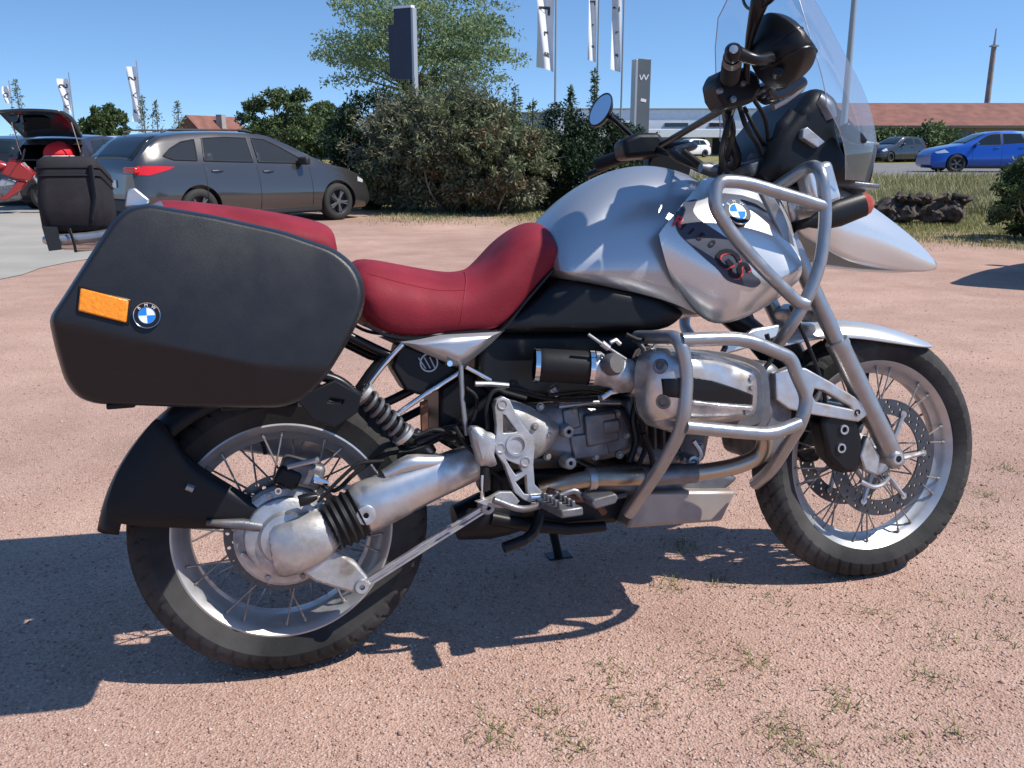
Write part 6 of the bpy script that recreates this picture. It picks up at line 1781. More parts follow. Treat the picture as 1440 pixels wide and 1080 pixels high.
mb = MB(); mb.tube([(-0.05, -0.34, 0.98), (-0.12, -0.1, 1.0), (-0.12, 0.1, 1.0), (-0.05, 0.34, 0.98)], 0.014, 10); part('handlebar', mb, 'satin_black', rm)
mb = MB(); mb.rings([[(-0.12 - 0.1 * t + 0.3 * y * y, y * (1 - 0.3 * t), 0.98 + 0.22 * t * 1.0) for y in np.linspace(-0.17, 0.17, 9)] for t in np.linspace(0, 1, 6)], closed=False); part('screen', mb, 'screen_acrylic', rm)

# ------------------------------------------------------------------ vegetation
def leaf_mat(name, c0, c1, c2=None, rough=0.55, trans=0.25):
    m = bpy.data.materials.new(name)
    m.use_nodes = True
    nt = m.node_tree
    b = nt.nodes['Principled BSDF']
    b.inputs['Roughness'].default_value = rough
    b.inputs['Specular IOR Level'].default_value = 0.3
    g = nt.nodes.new('ShaderNodeNewGeometry')
    r = nt.nodes.new('ShaderNodeValToRGB')
    e = r.color_ramp.elements
    e[0].color = (*c0, 1)
    e[1].color = (*(c2 or c1), 1)
    k = e.new(0.6)
    k.color = (*c1, 1)
    nt.links.new(g.outputs['Random Per Island'], r.inputs['Fac'])
    nt.links.new(r.outputs['Color'], b.inputs['Base Color'])
    if trans:
        t = nt.nodes.new('ShaderNodeBsdfTranslucent')
        mx = nt.nodes.new('ShaderNodeMixShader')
        mx.inputs[0].default_value = trans
        nt.links.new(r.outputs['Color'], t.inputs[0])
        nt.links.new(b.outputs[0], mx.inputs[1])
        nt.links.new(t.outputs[0], mx.inputs[2])
        nt.links.new(mx.outputs[0], nt.nodes['Material Output'].inputs[0])
    MATS[name] = m
leaf_mat('locust_leaf', (0.13, 0.2, 0.09), (0.22, 0.3, 0.15), (0.32, 0.39, 0.22), trans=0.5)
leaf_mat('olive_leaf', (0.075, 0.085, 0.05), (0.165, 0.175, 0.105), (0.32, 0.31, 0.2))
leaf_mat('brown_leaf', (0.11, 0.07, 0.035), (0.2, 0.13, 0.07), (0.3, 0.2, 0.11))
leaf_mat('yew_leaf', (0.006, 0.018, 0.007), (0.014, 0.036, 0.012), (0.03, 0.06, 0.02), trans=0.1)
leaf_mat('mid_leaf', (0.045, 0.075, 0.028), (0.085, 0.125, 0.045), (0.15, 0.19, 0.075))
leaf_mat('pale_leaf', (0.08, 0.11, 0.05), (0.14, 0.17, 0.08), (0.2, 0.22, 0.12))
leaf_mat('dry_blade', (0.16, 0.165, 0.06), (0.28, 0.265, 0.12), (0.42, 0.38, 0.22))
leaf_mat('green_blade', (0.1, 0.12, 0.035), (0.2, 0.2, 0.07), (0.34, 0.3, 0.13))
mat('bark', (0.12, 0.09, 0.065), 0.85, 0, var=0.35, vscale=12, bump=0.7, bscale=40)
mat('pale_bark', (0.24, 0.2, 0.16), 0.85, 0, var=0.3, vscale=12, bump=0.6, bscale=40)

def leaf_cloud(name, pts, rng, size, m, parent=None, aspect=2.2, droop=0.0, bend=0.25):
    """Small folded leaf faces at the given points, each turned its own way."""
    n = len(pts)
    s = size * (0.6 + 0.8 * rng.random(n))
    a = rng.normal(size=(n, 3))
    a[:, 2] -= droop
    a /= np.linalg.norm(a, axis=1)[:, None]
    r = rng.normal(size=(n, 3))
    b = np.cross(a, r)
    b /= np.linalg.norm(b, axis=1)[:, None] + 1e-9
    c = np.cross(a, b)
    L = (s * aspect)[:, None]
    w = s[:, None]
    p = np.asarray(pts)
    v = np.stack([p, p + a * L * 0.5 + b * w * 0.5 + c * w * bend, p + a * L, p + a * L * 0.5 - b * w * 0.5 + c * w * bend], 1)
    V = v.reshape(-1, 3)
    i = np.arange(n)[:, None] * 4
    F = np.concatenate([i + [0, 1, 2], i + [0, 2, 3]], 0)
    me = np_mesh(name, V, F, m)
    return link(bpy.data.objects.new(name, me), parent)

def clump_points(rng, centres, radii, per):
    out = []
    for c, r in zip(centres, radii):
        k = int(per * (r / np.mean(radii)) ** 2)
        d = rng.normal(size=(k, 3))
        d /= np.linalg.norm(d, axis=1)[:, None]
        rad_ = r * rng.random(k)[:, None] ** 0.45
        out.append(np.asarray(c) + d * rad_ * np.array([1, 1, 0.75]))
    return np.concatenate(out)

def branchy(name, parent, base, tips, r0, m, rng):
    mb = MB()
    base = np.asarray(base, float)
    for t in tips:
        t = np.asarray(t, float)
        mid = base + (t - base) * 0.45 + rng.normal(size=3) * 0.12 * np.linalg.norm(t - base) * np.array([1, 1, 0.3])
        mb.tube([base + rng.normal(size=3) * r0 * 0.4 * np.array([1, 1, 0]), mid, t], [r0, r0 * 0.55, r0 * 0.12], 6, smooth=3)
    return part(name, mb, m, parent)

def bush(name, loc, size, n_clumps, per, leaf, m, seed, label, cat='bush', group=None, bark='bark', aspect=2.2, sprays=0, spray_m=None, extra=None):
    """Shrub: stems from the ground, leaf clumps through an uneven rounded volume."""
    rng = np.random.default_rng(seed)
    root = empty(name, loc)
    w, d, h = size
    cs, rs = [], []
    while len(cs) < n_clumps:
        u = rng.random(3) * 2 - 1
        if u[0] ** 2 + u[1] ** 2 + u[2] ** 2 > 1 or u[2] < -0.95:
            continue
        if rng.random() > 0.25 + 0.75 * np.linalg.norm(u):
            continue
        z = h * (0.5 + 0.5 * u[2])
        k = 1 - 0.25 * max(0, 0.25 - z / h)
        cs.append((u[0] * w / 2 * k, u[1] * d / 2 * k, z * (0.9 + 0.2 * rng.random())))
        rs.append(min(w, h) * (0.10 + 0.09 * rng.random()))
    leaf_cloud('foliage', clump_points(rng, cs, rs, per), rng, leaf, m, root, aspect)
    if extra:
        sel = rng.permutation(len(cs))[: int(len(cs) * extra[1])]
        leaf_cloud('foliage', clump_points(rng, [cs[i] for i in sel], [rs[i] * 1.12 for i in sel], int(per * 0.6)), rng, leaf, extra[0], root, aspect)
    tips = [cs[i] for i in rng.permutation(len(cs))[: min(len(cs), 26)]]
    branchy('stems', root, (0, 0, -0.1), tips, 0.035, bark, rng)
    if sprays:
        pts = []
        mb = MB()
        for _ in range(sprays):
            u = rng.normal(size=3); u /= np.linalg.norm(u); u[2] = abs(u[2]) * 0.9 + 0.15
            p0 = np.array([u[0] * w * 0.42, u[1] * d * 0.42, h * (0.35 + 0.5 * u[2])])
            dv = u * np.array([1, 1, 1.25]); dv /= np.linalg.norm(dv)
            Ls = h * (0.12 + 0.3 * rng.random())
            end = p0 + dv * Ls + np.array([0, 0, -0.1 * Ls])
            mb.tube([p0, p0 + dv * Ls * 0.55, end], [0.006, 0.004, 0.002], 4)
            tt = rng.random((34, 1))
            pts.append(p0 + (end - p0) * tt + rng.normal(size=(34, 3)) * 0.05 * (1 - tt * 0.7))
        part('sprays', mb, bark, root)
        leaf_cloud('spray_leaves', np.concatenate(pts), rng, leaf * 0.9, spray_m or m, root, aspect)
    return tag(root, label, cat, group)

# hedge line behind the estate car, left to right
def at(px, Y):
    return ((px - 720) / 1300.0 * Y * 0.985, Y, float(ground_z(Y)))
bush('yew_bush', at(522, 19.5), (1.7, 1.6, 2.25), 70, 260, 0.032, 'yew_leaf', 11, 'dark evergreen bush between grey estate car and large bush')
bush('tamarisk_bush', at(572, 18.9), (1.6, 1.7, 1.95), 52, 480, 0.034, 'olive_leaf', 12, 'grey green feathery bush next to the dark evergreen by the estate car', sprays=230, spray_m='olive_leaf', bark='pale_bark', extra=('mid_leaf', 0.2), aspect=3.2)
bush('tamarisk_bush', at(635, 18.5), (1.9, 1.8, 2.25), 62, 480, 0.034, 'olive_leaf', 17, 'tallest feathery olive bush directly below the tall dark sign', sprays=330, spray_m='pale_leaf', bark='pale_bark', extra=('brown_leaf', 0.14), aspect=3.2)
bush('brown_bush', at(702, 18.2), (1.7, 1.8, 1.8), 52, 480, 0.034, 'olive_leaf', 13, 'grey bush with brown dry patches beside the dark evergreens', sprays=260, spray_m='pale_leaf', bark='pale_bark', extra=('brown_leaf', 0.4), aspect=3.0)
bush('yew_bush', at(788, 19.0), (1.7, 1.6, 1.85), 80, 300, 0.03, 'yew_leaf', 14, 'dark evergreen bush right of the brown bush', sprays=24)
bush('yew_bush', at(858, 20.0), (1.6, 1.6, 1.7), 70, 280, 0.03, 'yew_leaf', 15, 'dark evergreen bush behind the left mirror', sprays=24, extra=('mid_leaf', 0.3))
bush('yew_bush', at(915, 22.0), (1.5, 1.4, 1.25), 50, 240, 0.03, 'mid_leaf', 16, 'low green bush at the foot of the grey pylon')

def slender(px, Y, h, seed, label, m='mid_leaf'):
    rng = np.random.default_rng(seed)
    root = empty('young_conifer', at(px, Y))
    mb = MB(); mb.tube([(0, 0, 0), (0.02, 0, h * 0.5), (0.0, 0, h)], [0.05, 0.03, 0.006], 6); part('trunk', mb, 'bark', root)
    n = 420 if m == 'pale_leaf' else 900
    t = rng.random(n) ** 0.8
    r = ((0.7 if m == 'pale_leaf' else 0.4) * (1 - t) + 0.03) * rng.random(n) ** 0.6
    a = rng.random(n) * 6.283
    leaf_cloud('crown', np.stack([r * np.cos(a), r * np.sin(a), h * t - 0.4 * r], 1), rng, 0.035, m, root, 3)
    return tag(root, label, 'tree')
slender(800, 21, 2.5, 21, 'slim spiky conifer tip left of the left mirror')
slender(832, 23, 2.95, 22, 'slim conifer under the middle white banner', 'mid_leaf')
slender(748, 21, 2.2, 23, 'thin pale shrub top between brown bush and first banner', 'pale_leaf')
slender(724, 22, 2.6, 24, 'tall thin twig tree at the right of the big tree', 'pale_leaf')

def tree(name, loc, h, crown_c, crown_s, n_clumps, per, leaf, m, seed, label, bark='bark', layered=False, group=None, aspect=2.2, tr=0.12):
    rng = np.random.default_rng(seed)
    root = empty(name, loc)
    cs, rs = [], []
    while len(cs) < n_clumps:
        u = rng.random(3) * 2 - 1
        q = np.linalg.norm(u)
        if q > 1 or rng.random() > 0.2 + 0.8 * q:
            continue
        cs.append(np.array(crown_c) + u * np.array(crown_s) / 2)
        rs.append(crown_s[0] * (0.055 + 0.06 * rng.random()))
    pts = clump_points(rng, cs, rs, per)
    if layered:
        # flat tiers of fine leaflets as on a locust tree
        k = rng.integers(0, len(cs), len(pts))
        c = np.array(cs)[k]
        pts[:, 2] = c[:, 2] + (rng.normal(size=len(pts)) * 0.09) + 0.10 * np.sin(c[:, 0] * 7)
        rr = np.array(rs)[k] * 1.9 * rng.random(len(pts)) ** 0.5
        a = rng.random(len(pts)) * 6.283
        pts[:, 0] = c[:, 0] + rr * np.cos(a)
        pts[:, 1] = c[:, 1] + rr * np.sin(a)
        pts[:, 2] -= 0.18 * rr
    leaf_cloud('crown', pts, rng, leaf, m, root, aspect)
    mb = MB()
    fork = np.array(crown_c) * np.array([0.4, 0.4, 0]) + np.array([0, 0, crown_c[2] - crown_s[2] * 0.42])
    mb.tube([(0, 0, -0.2), fork * 0.5 + np.array([0.04, 0, 0]), fork], [tr * 1.3, tr, tr * 0.8], 10, smooth=3)
    for i in rng.permutation(len(cs))[:40]:
        c = cs[i]
        mid = fork + (c - fork) * 0.5 + rng.normal(size=3) * 0.12
        mb.tube([fork, mid, c], [tr * 0.45, tr * 0.2, tr * 0.05], 6, smooth=3)
    part('trunk', mb, bark, root)
    return tag(root, label, 'tree', group)
ta_ = at(585, 28.5)
tree('locust_tree', ta_, 5.2, (0.0, 0, 4.1), (5.5, 4.0, 3.6), 95, 260, 0.05, 'locust_leaf', 31, 'tall airy light green tree behind the dark sign', 'bark', True, tr=0.1)
ta_ = at(398, 34)
tree('round_tree', ta_, 3, (0, 0, 1.75), (2.9, 2.6, 2.4), 60, 240, 0.06, 'mid_leaf', 32, 'round dense green tree behind the estate car roof')
for i, (px, Y, h, w, lab) in enumerate(((440, 60, 3.2, 5, 'distant tree left of the small red roofed house'), (165, 70, 4.2, 3.0, 'distant dark tree right of the left banner'), (150, 66, 3.4, 2.4, 'small distant dark tree behind the white car roof'), (462, 80, 4.2, 5.5, 'far tree above the small red roofed house'), (1290, 60, 1.9, 8.0, 'wide green shrub mass against the long red roofed building'))):
    tree('far_tree', at(px, Y), h, (0, 0, h * 0.55), (w, w * 0.7, h * 0.95), 44, 150, 0.13, 'mid_leaf', 40 + i, lab, group='trees in the distance')
for i, (px, Y, h, lab) in enumerate(((232, 30, 2.35, 'thin pale weedy shrub beside the second small banner'), (262, 31, 2.4, 'sparse pale shrub above the estate car roof'), (214, 32, 2.6, 'wispy pale shrub just behind the second small banner'), (45, 30, 3.0, 'thin leaning sapling at the far left'))):
    slender(px, Y, h, 60 + i, lab, 'pale_leaf')

# right edge bush and what lies on the verge
bush('edge_bush', at(1470, 13.0), (1.4, 1.4, 1.05), 55, 260, 0.03, 'mid_leaf', 71, 'leafy green bush cut off by the right edge of the picture', extra=('pale_leaf', 0.3))

def blades(name, pts, rng, h, m, lean=0.35, wd=0.006):
    n = len(pts)
    p = np.asarray(pts)
    a = rng.random(n) * 6.283
    hh = (h * (0.4 + 0.9 * rng.random(n)))[:, None]
    dv = np.stack([np.cos(a), np.sin(a), np.zeros(n)], 1)
    sd = np.stack([-np.sin(a), np.cos(a), np.zeros(n)], 1) * wd * (0.6 + 0.8 * rng.random(n))[:, None]
    up = np.array([0, 0, 1.0])
    mid = p + up * hh * 0.6 + dv * hh * lean * 0.35
    tip = p + up * hh + dv * hh * lean
    V = np.stack([p - sd, p + sd, mid + sd * 0.7, mid - sd * 0.7, tip], 1).reshape(-1, 3)
    i = np.arange(n)[:, None] * 5
    F = np.concatenate([i + [0, 1, 2], i + [0, 2, 3], i + [3, 2, 4]], 0)
    return link(bpy.data.objects.new(name, np_mesh(name, V, F, m)))
rng = np.random.default_rng(5)
# tall dry grass on the verge at the right
n = 60000
yy = 17.5 + 12.5 * rng.random(n); xx = 3.0 + rng.random(n) * (0.62 * yy - 2.0)
dens = 0.5 + 0.5 * np.sin(xx * 1.3 + np.sin(yy * 0.9) * 2) * np.cos(yy * 0.7 + xx * 0.4)
k = rng.random(n) < 0.35 + 0.65 * dens
g1 = blades('verge_grass', np.stack([xx, yy, ground_z(yy)], 1)[k], rng, 0.27, 'dry_blade', 0.45, 0.009)
tag(g1, 'tall dry yellow grass on the verge beyond the log', 'grass', kind='stuff')
n = 60000
yy = 11.5 + 7 * rng.random(n); xx = 4.2 + rng.random(n) * (0.6 * yy - 3.0)
k = rng.random(n) < np.clip((yy - 11.5) / 5 + 0.25 * np.sin(xx * 2.1) * np.sin(yy * 1.7), 0.02, 1)
g2 = blades('short_grass', np.stack([xx, yy, ground_z(yy)], 1)[k], rng, 0.06, 'green_blade', 0.9, 0.004)
tag(g2, 'short yellow green grass around the log', 'grass', kind='stuff')
n = 30000
yy = 15.2 + 5 * rng.random(n); xx = -2.6 + rng.random(n) * 5.5
k = rng.random(n) < np.clip((yy - 15.2) / 2.5 * (0.6 + 0.4 * np.sin(xx * 3)), 0.03, 1)
g3 = blades('hedge_grass', np.stack([xx, yy, ground_z(yy)], 1)[k], rng, 0.055, 'dry_blade', 0.9, 0.004)
tag(g3, 'dry grass along the foot of the hedge', 'grass', kind='stuff')
# weeds scattered through the gravel
tufts = [(0.3332,1.7923,0), (0.2897,1.6564,0), (0.4379,1.8889,0), (0.4423,1.7593,0), (0.2023,1.8008,0), (0.1175,1.5458,0), (0.0579,1.6564,0), (0.5357,1.6041,0), (0.5392,1.5678,0), (0.9024,2.0643,0), (1.074,2.1229,0), (1.2232,2.1267,0), (1.5691,2.8326,0), (1.4197,2.5997,0), (0.8655,1.5858,0), (0.7404,1.5523,0), (0.6791,1.6938,0), (0.54,1.8439,0), (0.8965,1.7868,0), (1.3773,2.3533,0), (0.4889,2.4467,0), (0.4085,2.2044,0), (0.5428,2.2247,0), (0.6656,2.1267,0), (1.0106,1.9358,0), (-0.0278,1.5745,0), (1.7446,3.1063,0), (0.2215,1.6938,0), (0.5792,1.5201,0), (1.1597,1.9358,0)]
pts = []
for t in tufts:
    k = int(22 + 46 * rng.random())
    pts.append(np.array(t) + rng.normal(size=(k, 3)) * np.array([0.03, 0.035, 0]))
nn = 600
d = 1.3 + 4.5 * rng.random(nn); xx = rng.random(nn) * 0.62 * d
kk = rng.random(nn) < 0.5 + 0.5 * np.sin(xx * 6) * np.sin(d * 5)
pts.append(np.stack([xx, d, np.zeros(nn)], 1)[kk])
P_ = np.concatenate(pts)
P_[:, 2] = ground_z(P_[:, 1])
g4 = blades('gravel_weeds', P_, rng, 0.014, 'green_blade', 1.6, 0.0014)
tag(g4, 'tiny green and dry weeds growing in the gravel', 'weeds', kind='stuff')

# ------------------------------------------------------------------ roads, buildings, signs and flags
mat('asphalt', (0.16, 0.155, 0.15), 0.9, 0, var=0.15, vscale=2.0, bump=0.4, bscale=120)
mat('worn_asphalt', (0.31, 0.288, 0.25), 0.9, 0, var=0.1, vscale=1.2, bump=0.4, bscale=160)
def sheet(name, pts, off, m):
    vs_ = [(x, y, float(ground_z(y)) + off) for x, y in pts]
    mb = MB(); mb.add(vs_, [tuple(range(len(vs_)))])
    o = part(name, mb, m, smooth=False)
    return tag(o, kind='structure')
def strip(name, xl, xr, y0, y1, off, m):
    mb = MB()
    mb.rings([[(xl, y, float(ground_z(y)) + off), (xr + 0.12 * math.sin(y * 1.1) + 0.05 * math.sin(y * 3.7), y, float(ground_z(y)) + off)] for y in np.linspace(y0, y1, 60)], closed=False)
    return tag(part(name, mb, m), kind='structure')
strip('access_road', -60, -4.72, 4.0, 40.0, 0.006, 'worn_asphalt')
mb = MB()
mb.rings([[(x, 31.5, float(ground_z(31.5)) + 0.012), (x, 35.0, 0.13), (x, 52.0, 0.13)] for x in np.linspace(2, 140, 20)], closed=False)
tag(part('road', mb, 'asphalt'), kind='structure')

mat('cladding', (0.8, 0.81, 0.81), 0.5, 0.1, var=0.04, vscale=3)
mat('grey_cladding', (0.45, 0.47, 0.5), 0.5, 0.1, var=0.05, vscale=3)
mat('red_tiles', (0.2, 0.085, 0.062), 0.85, 0, var=0.2, vscale=1.5)
mat('roof_metal', (0.35, 0.36, 0.37), 0.5, 0.3)
mat('plaster', (0.3, 0.28, 0.26), 0.85, 0, var=0.1, vscale=2)
mat('brown_timber', (0.12, 0.09, 0.075), 0.8)
mat('weathered_timber', (0.27, 0.23, 0.2), 0.85, 0, var=0.2, vscale=3)
mat('steel_pole', (0.36, 0.37, 0.38), 0.45, 0.5)
mat('pylon_front', (0.13, 0.14, 0.15), 0.4, 0.3, var=0.08, vscale=2)
mat('pylon_edge', (0.4, 0.41, 0.43), 0.4, 0.4)
mat('sign_navy', (0.03, 0.036, 0.06), 0.35, 0.2, var=0.1, vscale=3)
mat('flag_cloth', (0.74, 0.74, 0.76), 0.8, 0, var=0.03, vscale=6)
mat('flag_ink', (0.05, 0.05, 0.06), 0.8)
mat('rotten_wood', (0.045, 0.033, 0.028), 0.9, 0, var=0.5, vscale=9, bump=1.0, bscale=25, col2=(0.12, 0.09, 0.075))

def wpt(px, py, Y):
    return None
# showroom behind the handlebar: two storeys, wide canopy
sr = empty('showroom', (6.6, 88, 0))
sr.scale = (1, 1, 0.66)
tag(sr, 'long pale flat roofed showroom building behind the handlebar', 'building')
mb = MB(); mb.box((8, 6, 1.9), (34, 12, 3.8)); part('ground_floor', mb, 'grey_cladding', sr)
mb = MB(); mb.box((10.5, 7.5, 5.2), (27, 10, 2.8)); up_ = part('upper_floor', mb, 'cladding', sr, bevel=0.05)
mb = MB(); mb.box((8, 4.6, 3.25), (35, 13, 1.1)); part('canopy', mb, 'cladding', sr, bevel=0.05)
mb = MB(); mb.box((10.5, 7.5, 6.68), (27.4, 10.4, 0.16)); part('roof', mb, 'roof_metal', sr)
for i in range(6):
    mb = MB(); mb.box((0.5 + i * 4.2, 2.46, 4.5), (2.2, 0.1, 0.5)); part('upper_window', mb, 'tinted_glass', up_)
for i in range(8):
    mb = MB(); mb.box((-6.5 + i * 4.0, -0.04, 1.5), (3.3, 0.1, 2.3)); w_ = part('shop_window', mb, 'tinted_glass', sr)
    mb = MB(); mb.box((-6.5 + i * 4.0, -0.08, 2.72), (3.5, 0.12, 0.12)); part('window_head', mb, 'cladding', w_)
wg = empty('workshop', (-2.5, 100, 0))
wg.scale = (1, 1, 0.7)
tag(wg, 'lower grey annex building left of the pale showroom', 'building')
mb = MB(); mb.box((8, 5, 3.1), (17, 10, 6.2)); part('wall', mb, 'grey_cladding', wg, bevel=0.05)
mb = MB(); mb.box((8, 5, 6.28), (17.4, 10.4, 0.16)); part('roof', mb, 'roof_metal', wg)
# long red-roofed building
rr0 = [(22.3088,3.502),(22.4247,2.2687),(22.5376,1.0672)]
rl = empty('long_building', (rr0[0][0], 62, 0))
tag(rl, 'long low building with a red tiled roof behind the blue car', 'building')
z_r, z_e = rr0[0][1], rr0[1][1]
mb = MB(); mb.box((20, 4, z_e / 2), (40, 7.4, z_e)); part('wall', mb, 'plaster', rl)
mb = MB()
mb.add([(-0.3, -0.5, z_e), (40.5, -0.5, z_e), (40.5, 4, z_r + 0.4), (-0.3, 4, z_r + 0.4), (-0.3, 8.5, z_e), (40.5, 8.5, z_e)], [(0, 1, 2, 3), (3, 2, 5, 4), (0, 3, 4), (1, 5, 2), (0, 4, 5, 1)])
ro_ = part('roof', mb, 'red_tiles', rl, smooth=False)
mb = MB(); mb.box((20.1, -0.56, z_e - 0.02), (40.8, 0.12, 0.16)); part('gutter', mb, 'brown_timber', ro_)
for i in range(9):
    mb = MB(); mb.box((3 + i * 4.2, 0.27, 1.35), (1.5, 0.1, 1.1)); part('window', mb, 'tinted_glass', rl)
# small red-roofed houses on the left
def house(px, Y, w, d, h, rh, rz, label, hip=False):
    x = (px - 720) / 1300 * Y * 0.968
    r_ = empty('house', (x, Y, 0), (0, 0, rz))
    tag(r_, label, 'house')
    mb = MB(); mb.box((0, 0, h / 2), (w, d, h)); part('wall', mb, 'plaster', r_)
    mb = MB()
    e = 0.4
    mb.add([(-w / 2 - e, -d / 2 - e, h - 0.1), (w / 2 + e, -d / 2 - e, h - 0.1), (w / 2 + e, d / 2 + e, h - 0.1), (-w / 2 - e, d / 2 + e, h - 0.1), (0, -d / 2 - e, h + rh), (0, d / 2 + e, h + rh)], [(0, 1, 4), (1, 2, 5, 4), (2, 3, 5), (3, 0, 4, 5), (3, 2, 1, 0)])
    ro2 = part('roof', mb, 'red_tiles', r_, smooth=False)
    mb = MB(); mb.box((w * 0.22, 0, h + rh * 0.8), (0.6, 0.6, 1.2)); part('chimney', mb, 'plaster', ro2)
    for i in (-1, 1):
        mb = MB(); mb.box((i * w * 0.22, -d / 2 - 0.03, h * 0.6), (1.1, 0.1, 1.2)); part('window', mb, 'tinted_glass', r_)
    return r_
house(300, 85, 4.6, 6, 1.1, 2.5, -0.35, 'small gabled house with orange roof behind the estate car')
house(473, 70, 5.5, 6, 1.0, 0.9, 0.9, 'low house with pale red roof between tree and dark bush')

# tall dark sign on its post
def pylon(px0, px1, pytop, Y, thick, front, edge, label, h0=0.0, name='pylon_sign'):
    return None
tp = [(-2.8991,4.3226),(-2.3641,4.3226),(-2.3005,2.0399)]
s_r = empty('tower_sign', ((tp[0][0] + tp[1][0]) / 2, 24, 0), (0, 0, -0.5))
tag(s_r, 'tall dark blue sign panel on a pale post before the airy tree', 'sign')
zt_ = tp[0][1]; zb_ = [(-2.8116,2.68)][0][1]
mb = MB(); mb.box((0, 0, (zt_ + zb_) / 2), (0.52, 0.14, zt_ - zb_)); sp_ = part('sign_panel', mb, 'sign_navy', s_r, bevel=0.01)
mb = MB(); mb.box((0, 0, zt_ + 0.03), (0.54, 0.16, 0.06)); part('sign_cap', mb, 'white_paint', sp_)
mb = MB(); mb.box((0.29, 0, zt_ / 2), (0.07, 0.16, zt_)); part('sign_post', mb, 'pylon_edge', s_r, bevel=0.01)
mb = MB(); mb.box((-0.36, 0.02, (zt_ + zb_) / 2 - 0.15), (0.18, 0.12, zt_ - zb_ - 0.4)); part('sign_panel', mb, 'sign_navy', s_r, bevel=0.01)
for i, t in enumerate(('I', 'N', 'F', 'O')):
    pass
# slim grey pylon with small white marks
pp_ = [(3.7363,3.674),(4.1952,3.674)]
ps = empty('pylon_sign', ((pp_[0][0] + pp_[1][0]) / 2, 30, 0), (0, 0, 0.25))
tag(ps, 'slim dark grey pylon with small white marks left of the handlebar', 'sign')
hz = pp_[0][1]
mb = MB(); mb.box((0.06, 0, hz / 2), (0.44, 0.3, hz)); pb_ = part('pylon_body', mb, 'pylon_front', ps, bevel=0.015)
mb = MB(); mb.box((-0.2, 0.0, hz / 2 - 0.02), (0.08, 0.34, hz)); part('pylon_edge', mb, 'pylon_edge', ps, bevel=0.01)
for k in range(4):
    mb = MB(); mb.box((-0.06 + k * 0.075, -0.155, hz - 0.55 + 0.02 * (k % 2)), (0.03, 0.01, 0.16), (0, 0.45 if k % 2 else -0.35, 0)); part('pylon_mark', mb, 'white_decal', pb_)
mb = MB(); mb.box((0.06, -0.155, hz - 1.22), (0.18, 0.01, 0.09), (0, 0.2, 0)); part('pylon_mark', mb, 'white_decal', pb_)

# banner flags on poles
def flag(px, Y, w, ztop, zbot, seed, label, text, side=-1, name='banner_flag'):
    rng = np.random.default_rng(seed)
    x = (px - 720) / 1300 * Y * 0.968
    r_ = empty(name, (x, Y, float(ground_z(Y))))
    tag(r_, label, 'flag', None)
    mb = MB(); mb.tube([(0, 0, -0.1), (0, 0, ztop * 0.5), (0, 0, ztop + 0.25)], [0.035, 0.03, 0.022], 10); part('flag_pole', mb, 'steel_pole', r_)
    nx_, nz = 14, 46
    ph = rng.random() * 6
    def pos(u, t):
        z = ztop - (ztop - zbot) * t
        sag = 0.35 * w * max(0, t - 0.72) * 2.2 * u
        fold = 0.17 * w * math.sin(u * 5.5 + t * 5 + ph) * (0.35 + u)
        return (side * (0.05 + w * u * (1 - 0.10 * t) - 0.05 * w * math.sin(u * 4 + t * 6)), fold, z - 0.0 + sag * 1.2)
    mb = MB(); mb.rings([[pos(i / nx_, j / nz) for i in range(nx_ + 1)] for j in range(nz + 1)], closed=False)
    c_ = part('flag_cloth', mb, 'flag_cloth', r_)
    # lettering runs down the cloth
    n = len(text)
    for i, ch in enumerate(text):
        if ch == ' ': continue
        me = text_mesh(ch, w * (0.95 if ch.isupper() else 0.6), 0, 0, w * 0.02)
        bm = bmesh.new(); bm.from_mesh(me)
        t0 = (i + 0.7) / (n + 0.4)
        for v in bm.verts:
            u = 0.5 + side * (v.co.y) / w * -1.0 * 1.0
            t = t0 + v.co.x / (ztop - zbot)
            u = min(1, max(0, 0.5 - side * 0 + (v.co.y / w) * (1)))
            p = Vector(pos(u, t)); v.co = p + Vector((0, -0.012, 0))
        bm.to_mesh(me); bm.free()
        part('flag_letter', me, 'flag_ink', c_, smooth=False)
    return r_
def zat(py, Y):
    return 1.1165 + Y * math.tan(math.atan((540 - py) / 1300.0) - 0.253)
flag(780, 27, 0.52, zat(-110, 27), zat(100, 27), 1, 'widest white banner flag with dark letters, left of three', 'OOTLra')
flag(838, 31, 0.30, zat(-110, 31), zat(92, 31), 2, 'narrow white banner flag in the middle of three', 'OOTLra')
flag(872, 31, 0.36, zat(-110, 31), zat(106, 31), 3, 'white banner flag nearest the grey pylon', 'OOTLra')
flag(203, 40, 0.36, zat(98, 40), zat(178, 40), 4, 'small white banner flag above the estate car tailgate', 'SAR')
flag(108, 40, 0.42, zat(115, 40), zat(165, 40), 5, 'small white banner flag above the raised tailgate', 'SAR')
flag(24, 44, 0.3, zat(125, 44), zat(150, 44), 6, 'tiny white flag at the far left edge', 'O')

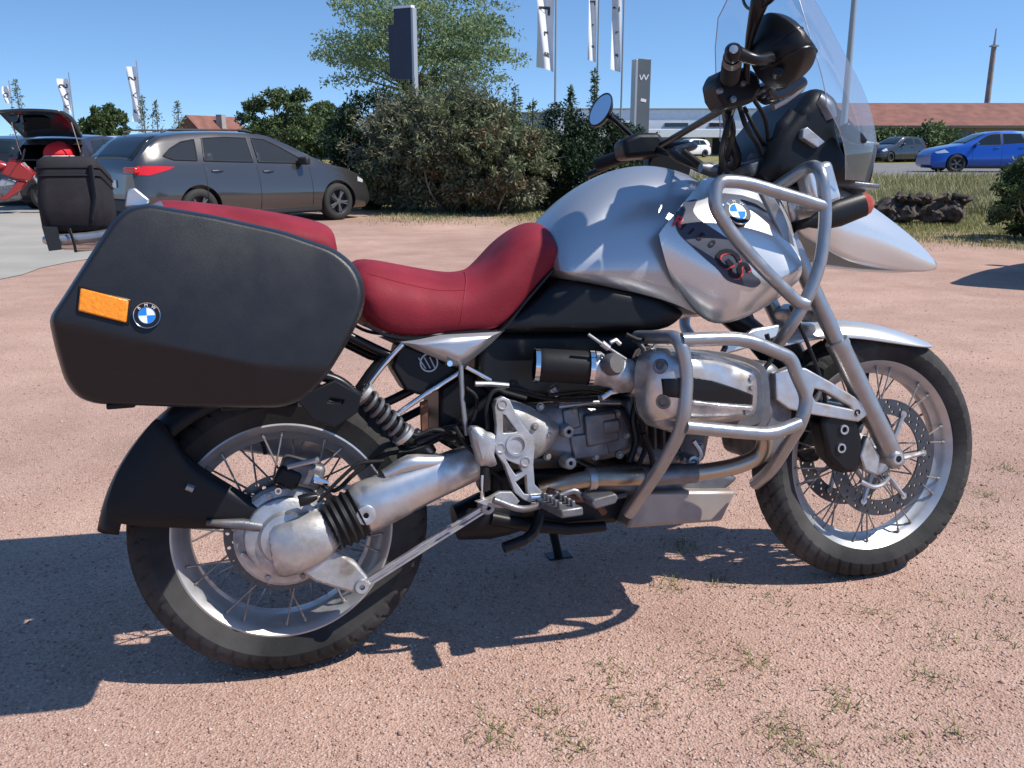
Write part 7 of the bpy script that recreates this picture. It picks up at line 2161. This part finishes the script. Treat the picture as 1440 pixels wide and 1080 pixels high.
# lamp post behind the windscreen and leaning mast on the right
lp = empty('lamp_post', ((1184 - 720) / 1300 * 34 * 0.968, 34, 0))
tag(lp, 'thin pale metal pole rising behind the motorcycle windscreen', 'pole')
mb = MB(); mb.tube([(0, 0, -0.1), (0, 0, 4), (0.0, 0, 11)], [0.13, 0.11, 0.08], 12); part('pole', mb, 'steel_pole', lp)
mb = MB(); mb.tube([(0, 0, 11), (0.3, 0, 11.5), (1.5, 0, 11.7)], 0.05, 8, smooth=3); part('lamp_arm', mb, 'steel_pole', lp)
mb = MB(); mb.box((1.8, 0, 11.7), (0.8, 0.25, 0.12)); part('lamp_head', mb, 'steel_pole', lp, bevel=0.04)
ms = empty('telegraph_mast', ((1381 - 720) / 1300 * 72 * 0.968, 72, 0))
tag(ms, 'weathered tapering mast standing above the long red roof', 'pole')
hm = zat(40, 72)
mb = MB(); mb.tube([(0, 0, -0.1), (0, 0, hm * 0.6), (0, 0, hm * 0.88)], [0.24, 0.2, 0.18], 12); part('mast', mb, 'weathered_timber', ms)
mb = MB(); mb.tube([(0, 0, hm * 0.87), (0, 0, hm)], [0.1, 0.05], 8); part('mast_tip', mb, 'steel_pole', ms)
mb = MB(); mb.box((0, 0, hm * 0.87), (0.5, 0.5, 0.1)); part('mast_collar', mb, 'steel_pole', ms)

# old rotten log lying on the verge
lg0, lg1 = (6.0325,15.3046,-0.17), (7.4766,15.3046,-0.17)
log = empty('rotten_log', ((lg0[0] + lg1[0]) / 2, (lg0[1] + lg1[1]) / 2 + 0.3, lg0[2]))
tag(log, 'dark rotten log lying on the grass behind the beak', 'log')
rng = np.random.default_rng(9)
ln = lg1[0] - lg0[0]
mb = MB(); rings = []
for i in range(41):
    t = i / 40
    r_ = 0.27 * (0.85 + 0.22 * math.sin(t * 9) + 0.12 * math.sin(t * 23)) * (0.6 + 0.4 * min(1, t * 8, (1 - t) * 8))
    rings.append([((t - 0.5) * ln + 0.05 * math.sin(k), r_ * math.cos(a) * (1 + 0.18 * math.sin(3 * a + t * 13) + 0.05 * rng.normal()), 0.2 + 0.78 * r_ * math.sin(a) * (1 + 0.2 * math.sin(4 * a + t * 9) + 0.05 * rng.normal())) for k, a in enumerate([2 * PI * q / 26 for q in range(26)])])
mb.rings(rings, True, True, True)
part('trunk', mb, 'rotten_wood', log, angle=25)
for i in range(14):
    t = (rng.random() - 0.5) * ln
    mb = MB(); mb.tube([(t, 0, 0.35), (t + 0.08 * rng.normal(), -0.12 - 0.1 * rng.random(), 0.42 + 0.1 * rng.random()), (t + 0.16 * rng.normal(), -0.2 - 0.12 * rng.random(), 0.4 + 0.14 * rng.random())], [0.07, 0.05, 0.015], 6)
    part('broken_root', mb, 'rotten_wood', log)
